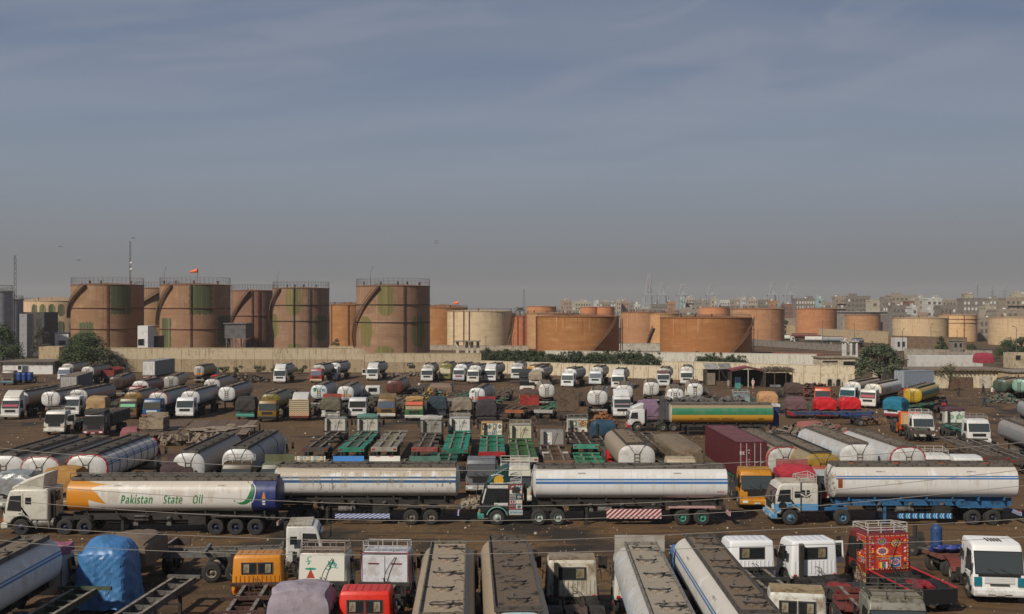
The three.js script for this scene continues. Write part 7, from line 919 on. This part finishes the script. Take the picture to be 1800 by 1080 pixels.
heap('scrap_heap', 'tangle of machine parts with turquoise and yellow pieces in the centre yard', 763, 702, 66, 1.5, ['#4a4038', '#3f8a7a', '#b5922c', '#6a4034'], 9, 200);
heap('soil_heap', 'small orange brown soil heap behind the petrol blue cloth', 1060, 748, 42, 1.5, ['#a06a42', '#8f5c3a'], 10, 300);
heap('stone_heap', 'pale stones spilled on the ground right of the grey screened lorry', 838, 893, 44, .5, ['#a39684', '#8f826f'], 11, 200);
heap('scrap_heap', 'scrap parts and boards by the small grey green tank at right', 1764, 708, 56, 1.4, ['#6f6558', '#8a7f70', '#4f6a5c'], 12, 260);
heap('sand_mound', 'low brown mound of sand before the teal sheeted lorry', 1532, 745, 60, .7, ['#84684c', '#7a5f46'], 13, 300);
for (const [l, px, py, w, c, seed] of [['faded pink cloth heap right of the dark dump lorry', 231, 776, 32, '#9a5f64', 61], ['brown cloth heap lying before the turquoise machine parts', 775, 690, 42, '#8a7460', 62], ['crimson cloth hung over a frame on the joisted building', 0, 0, 0, 0, 0], ['pinkish rag heap over tin left of the blue trailer', 1425, 765, 44, '#a8665e', 64]]) if (w) { const [x, z] = at(px, py), s = FOC / -z, m = mesh('cloth_heap', tarpGeo(w / s, 1.6, w / s * .9, seed), cloth(c)); m.position.set(x, 0, z); tag(m, l, 'heap'); }
{ const [x, z] = ad(1729, 232), m = mesh('tarpaulin', tarpGeo(3.6, 2.1, 2.6, 71), cloth('#a83a4c')); m.position.set(x, 2.9, z); tag(m, 'crimson cloth tent on the low roof at the right, beside the white store', 'tarpaulin'); }
{ // collapsed tin roof lean-to beside the fifth left tank: strips of tin with pale worn patches
  const a = at(350, 752, 1.2), t = thing('collapsed_roof', 'collapsed flat roof of brown tin strips sagging between the left tanks and the lane', 'roof', a[0], a[1], .12); const r = rng(15), w = 1.05; for (let i = 0; i < 12; i++) { const m = put('tin_strip', boxG(w - .06, .05, 11), paint(['#6f5b48', '#786450', '#675442', '#8a7864'][(r() * 4) | 0], 'rust', .9), t, (i - 6) * w, 1.15 + .12 * r(), 0); m.rotation.x = .03 + .02 * r(); m.rotation.z = .06 * (r() - .5); } for (let i = 0; i < 9; i++) put('worn_sheet', tarpGeo(1.2 + r() * 1.6, .05, 1 + r() * 2, 80 + i, .1, 6, .3), paint('#a3937e', 'rust', .9), t, (r() - .5) * 11, 1.26, (r() - .5) * 9, r() * 3); for (const X of [-6, -2, 2, 6]) for (const Z of [-5, 0, 5]) put('prop', boxG(.14, 1.15, .14), M.wood, t, X, .57, Z); const b = new MB(); for (let i = 0; i < 120; i++) b.box(.3 + r() * .6, .2 + r() * .4, .3 + r() * .6, -3 + r() * 8, .2 + r() * .7, 5 + r() * 1.6, r() * 3, r() * 3, r()); stuff(b.build('stones', paint('#8c7c6a', 'rust', .95), t)); }
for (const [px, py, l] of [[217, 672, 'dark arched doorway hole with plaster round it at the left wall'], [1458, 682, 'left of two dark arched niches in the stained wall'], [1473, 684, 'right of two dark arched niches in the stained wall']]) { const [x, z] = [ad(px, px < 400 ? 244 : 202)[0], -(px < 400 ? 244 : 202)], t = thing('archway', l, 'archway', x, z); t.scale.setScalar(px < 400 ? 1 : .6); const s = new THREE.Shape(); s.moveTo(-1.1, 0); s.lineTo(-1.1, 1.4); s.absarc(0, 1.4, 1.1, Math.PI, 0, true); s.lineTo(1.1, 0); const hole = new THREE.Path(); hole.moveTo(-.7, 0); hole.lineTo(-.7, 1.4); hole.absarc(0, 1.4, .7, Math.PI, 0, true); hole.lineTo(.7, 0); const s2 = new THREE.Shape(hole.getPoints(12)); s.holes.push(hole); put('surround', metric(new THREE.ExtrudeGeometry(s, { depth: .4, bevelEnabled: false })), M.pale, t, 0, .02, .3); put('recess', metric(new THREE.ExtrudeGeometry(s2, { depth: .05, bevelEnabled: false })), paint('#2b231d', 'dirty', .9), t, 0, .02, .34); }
{ const [x, z] = ad(721, 244.7), t = thing('wall_sign', 'small dark blue notice board on the panel wall', 'sign', x, z, 0, undefined, 1.4); put('board', boxG(1.4, .75, .06), paint('#3a4152', 'light', .6), t, 0, .4, .3); put('lettering', boxG(.9, .12, .01), M.pale, t, 0, .4, .336); put('bracket', boxG(.1, .1, .3), M.dark, t, 0, .4, .12); }
{ // compressor with blue cylinder, wheels and engine standing behind the ornament lorry
  const [x, z] = at(1625, 976), t = thing('compressor', 'wheeled engine compressor with upright blue cylinder behind the ornament cab', 'compressor', x, z, -.3); put('cylinder', new MB().add(lathe([[.01, 0], [.3, .05], [.32, .2], [.32, 1.1], [.26, 1.2], [.14, 1.25], [.14, 1.35], [.01, 1.36]], 16)).geo(), paint('#2f4f80', 'dirty', .5), t, .65, .5, 0); const e = new MB(); e.box(.8, .5, .5, -.4, .75, 0).box(.3, .4, .3, -.2, 1.15, .1).cyl(.12, .9, -.5, 1.2, -.15, 'y', 8).cyl(.3, .12, -.85, .8, 0, 'x', 14); e.build('engine', M.dark, t); put('frame', boxG(2.2, .1, .8), M.steel, t, 0, .45, 0); for (const X of [-.7, .6]) for (const s of [-1, 1]) { const w = put('wheel', shared('cw', () => metric(lathe([[.1, -.09], [.3, -.09], [.36, -.05], [.36, .05], [.3, .09], [.1, .09]], 16, 'z'))), M.tyre, t, X, .36, s * .5); put('rim', shared('cwr', () => new MB().cyl(.2, .14, 0, 0, 0, 'z', 12).geo()), M.rim, w); } put('drawbar', new MB().bar([-1.1, .45, 0], [-2.0, .3, 0], .05).geo(), M.steel, t); }
{ // rolls of blue hose on a rusty flat bed behind the white modern tractor
  const [x, z] = at(1690, 968, 1.2), r = rng(5); const bed = thing('flat_cart', 'rusty flat cart carrying rolls of blue hose behind the white modern tractor', 'cart', x, z, .2); put('platform', boxG(3.6, .12, 1.8), paint('#7c4a38', 'rust', .9), bed, 0, 1.05, 0); for (const X of [-1.2, 1.2]) for (const s of [-1, 1]) wheel(bed, X, s * .7, false, 0, 1); put('axle_frame', boxG(3.2, .3, .8), M.dark, bed, 0, .8, 0);
  for (let i = 0; i < 9; i++) { const t = new THREE.TorusGeometry(.3, .1, 8, 18); t.rotateX(Math.PI / 2); const m = mesh('hose_roll', metric(t), paint(i % 3 ? '#2c3f86' : '#3d4f9a', 'dirty', .5)); m.position.set(x - 1.3 + (i % 5) * .62, 1.22 + (i > 4 ? .17 : 0), z - .3 + (i > 4 ? .3 : 0) + .2 * r()); tag(m, 'dark blue hose roll piled on the rusty flat cart', 'hose roll', 'blue hose rolls on the flat cart'); } }
// people: one continuous skin each, grown from tapered limbs
function person(label, px, py, pose, tones, o = {}) {
  const J = { hip: [0, .92, 0], chest: [.02 + (o.lean || 0) * .3, 1.32, 0], neck: [.03 + (o.lean || 0) * .45, 1.5, 0], head: [.06 + (o.lean || 0) * .55, 1.64, 0] };
  const W = pose === 'walk', st = W ? .26 : .04, sit = pose === 'ride'; const bones = [];
  const B = (a, b, ra, rb) => bones.push([a, b, ra, rb]);
  if (sit) { for (const s of [-1, 1]) { B([-.05, .86, s * .1], [.32, .78, s * .19], .10, .08); B([.32, .78, s * .19], [.12, .36, s * .17], .075, .05); B([.12, .36, s * .17], [.28, .32, s * .17], .05, .04); B([.02, 1.38, s * .18], [.2, 1.15, s * .25], .06, .05); B([.2, 1.15, s * .25], [.5, 1.08, s * .24], .045, .035); } J.hip[1] = .88; }
  else for (const s of [-1, 1]) { B([0, .9, s * .09], [s * st * .55, .5, s * .1], .115, .09); B([s * st * .55, .5, s * .1], [s * st, .1, s * .1], .08, .055); B([s * st, .07, s * .1], [s * st + .15, .05, s * .1], .05, .04); const ax = o.reach && s > 0 ? .35 : -s * st * .7; B([.02, 1.42, s * .19], [ax * .5, 1.14, s * .25], .06, .05); B([ax * .5, 1.14, s * .25], [ax + .05, o.reach && s > 0 ? 1.1 : .88, s * .24], .045, .032); B([ax + .05, o.reach && s > 0 ? 1.1 : .88, s * .24], [ax + .09, (o.reach && s > 0 ? 1.1 : .8), s * .23], .035, .025); }
  B(J.hip, J.chest, .16, .18); B([J.chest[0], 1.38, -.14], [J.chest[0], 1.38, .14], .09, .09); B(J.chest, J.neck, .12, .055); B(J.neck, J.head, .055, .095); B(J.head, [J.head[0], J.head[1] + .04, 0], .1, .1);
  if (!sit) B([0, .95, 0], [-.01, .55, 0], .17, .2);      // the long shirt
  const n = 44, mc = new MarchingCubes(n, new THREE.MeshBasicMaterial(), false, false, 60000); mc.isolation = 0; const half = 1.0, k = .05;
  for (let z = 0; z < n; z++) for (let y = 0; y < n; y++) for (let x = 0; x < n; x++) { const p = [(x - n / 2) / (n / 2) * half, (y - n / 2) / (n / 2) * half + .9, (z - n / 2) / (n / 2) * half]; let d = 9; for (const [a, b, ra, rb] of bones) { const ab = [b[0] - a[0], b[1] - a[1], b[2] - a[2]], ap = [p[0] - a[0], p[1] - a[1], p[2] - a[2]], l2 = ab[0] * ab[0] + ab[1] * ab[1] + ab[2] * ab[2], t = Math.max(0, Math.min(1, (ap[0] * ab[0] + ap[1] * ab[1] + ap[2] * ab[2]) / l2)), q = Math.hypot(ap[0] - ab[0] * t, ap[1] - ab[1] * t, ap[2] - ab[2] * t) - lerp(ra, rb, t), h = Math.max(k - Math.abs(d - q), 0) / k; d = Math.min(d, q) - h * h * k * .25; } mc.field[x + y * n + z * n * n] = -d; }
  mc.update(); const cnt = mc.count; const pa = Array.from(mc.positionArray.slice(0, cnt * 3)), na = Array.from(mc.normalArray.slice(0, cnt * 3)); const col = []; const C = tones.map(lin);
  for (let i = 0; i < cnt; i++) { pa[3 * i + 1] = pa[3 * i + 1] + .9; const y = pa[3 * i + 1], side = Math.abs(pa[3 * i + 2]), c = y > 1.5 ? (y > 1.69 || pa[3 * i] < J.head[0] - .03 ? C[3] : C[2]) : side > .21 && y < .92 ? C[2] : y < .1 ? C[3] : y < .52 ? C[1] : C[0]; col.push(c.r, c.g, c.b); }
  const g = new THREE.BufferGeometry(); g.setAttribute('position', new THREE.Float32BufferAttribute(pa, 3)); g.setAttribute('normal', new THREE.Float32BufferAttribute(na, 3)); g.setAttribute('color', new THREE.Float32BufferAttribute(col, 3));
  const [X, Z] = o.at || at(px, py), m = mesh('person', g, new THREE.MeshStandardMaterial({ vertexColors: true, roughness: .9 })); m.position.set(X, o.y || 0, Z); m.rotation.y = o.turn || 0; tag(m, label, 'person'); return m;
}
const SKIN = '#6b4a36', HAIR = '#1c1714';
person('person in brown clothes bending beside the two stripe tanker', 552, 922, 'stand', ['#6b4f38', '#5a4230', SKIN, HAIR], { turn: .4, lean: .4, reach: 1 });
person('person in white robe standing by the machine parts in the centre yard', 737, 689, 'stand', ['#c9c2b4', '#bdb6a8', SKIN, HAIR], { turn: -1 });
person('person in pale pink robe and white cap before the red canopy', 1324, 683, 'stand', ['#c2a398', '#b59a90', SKIN, '#ddd8cf'], { turn: -2 });
person('person in dark clothes standing left of the brown gate', 1685, 697, 'walk', ['#37302c', '#2c2725', SKIN, HAIR], { turn: -1.2 });
person('person in black clothes walking right of the brown gate', 1729, 694, 'walk', ['#22242a', '#1c1d22', SKIN, HAIR], { turn: 2.6 });
person('person in dark blue clothes walking on the open lane at right', 1731, 716, 'walk', ['#2a3848', '#252f3c', SKIN, HAIR], { turn: 3.0 });
person('person in grey clothes at the tin stall', 1281, 684, 'stand', ['#8a8478', '#7a7468', SKIN, HAIR], { turn: -1.6 });
person('person in red chequered shirt beside the dusty brown canvas trailer', 1175, 795, 'stand', ['#6a3c40', '#4a3a3a', SKIN, HAIR], { turn: -1.8 });
{ const [x, z] = at(1744, 698), t = thing('motorcycle', 'red motorcycle with glinting headlamp parked near the brown gate', 'motorcycle', x, z, -.25); for (const X of [-.62, .62]) { const w = put('wheel', shared('mcw', () => metric(lathe([[.2, -.05], [.28, -.05], [.31, 0], [.28, .05], [.2, .05]], 18, 'z'))), M.tyre, t, X, .31, 0); put('rim', shared('mcr', () => new MB().cyl(.21, .03, 0, 0, 0, 'z', 14).cyl(.06, .12, 0, 0, 0, 'z', 8).geo()), M.chrome, w); } new MB().bar([-.62, .31, 0], [-.1, .5, 0], .03).bar([-.1, .5, 0], [.4, .8, 0], .035).bar([.62, .31, .06], [.42, .95, .06], .025).bar([.62, .31, -.06], [.42, .95, -.06], .025).box(.3, .28, .22, .02, .42, 0).build('frame', M.dark, t); put('fuel_tank', new MB().add(lathe([[.01, -.22], [.1, -.18], [.13, 0], [.1, .2], [.01, .24]], 12, 'x')).geo(), paint('#8c1f22', 'light', .3), t, .18, .8, 0); put('saddle', boxG(.6, .1, .24), M.black, t, -.28, .78, 0); new MB().bar([.4, .98, -.3], [.4, .98, .3], .02).build('handlebar', M.chrome, t); put('headlight', new MB().add(lathe([[.01, .08], [.1, .08], [.08, -.06], [.01, -.08]], 12, 'x')).geo(), M.lamp, t, .52, .86, 0); put('mudguard', boxG(.4, .04, .14), M.chrome, t, -.62, .66, 0); put('exhaust', new MB().cyl(.04, .8, -.3, .3, .14, 'x', 8).geo(), M.chrome, t);
  person('person in white shirt riding the red motorcycle near the gate', 0, 0, 'ride', ['#c9c4ba', '#3a3430', SKIN, HAIR], { at: [x, z], turn: -.25, y: .02 }); }
// overhead cables crossing in front of the yard, hung from poles outside the view
{ const cm = paint('#8d867c', null, .6), D = 26; [[788, 820, 827, 811, 778, 'uppermost'], [848, 879, 890, 872, 826, 'second from the top'], [878, 909, 915, 896, 854, 'middle'], [921, 946, 951, 932, 912, 'second lowest'], [950, 974, 973, 960, 944, 'lowest']].forEach(([a, b, c, d, e, w], i) => { const pts = []; [[-300, a - 42 - i * 2], [0, a], [450, b], [900, c], [1350, d], [1800, e], [2100, e - 34]].forEach(([px, py]) => { const [x, z] = ad(px, D); pts.push(new THREE.Vector3(x, hAt(py, D), z)); }); const m = mesh('overhead_cable', metric(new THREE.TubeGeometry(new THREE.CatmullRomCurve3(pts), 90, .0075, 5)), cm); tag(m, `${w} of five thin overhead cables sagging across the yard view`, 'cable'); }); }
for (const [px, py] of [[767, 424], [767, 428], [234, 419], [138, 458], [106, 434]]) { const d = 200, [x, z] = ad(px, d), m = mesh('bird', new MB().box(.5, .03, .12, -.2, .06, 0, 0, 0, .4).box(.5, .03, .12, .2, .06, 0, 0, 0, -.4).add(lathe([[.01, -.2], [.06, 0], [.01, .2]], 6, 'z')).geo(), M.dark); m.position.set(x, hAt(py, d), z); tag(m, 'tiny dark bird gliding in the hazy sky', 'bird', 'birds gliding in the hazy sky'); }
renderer.render(scene, camera);
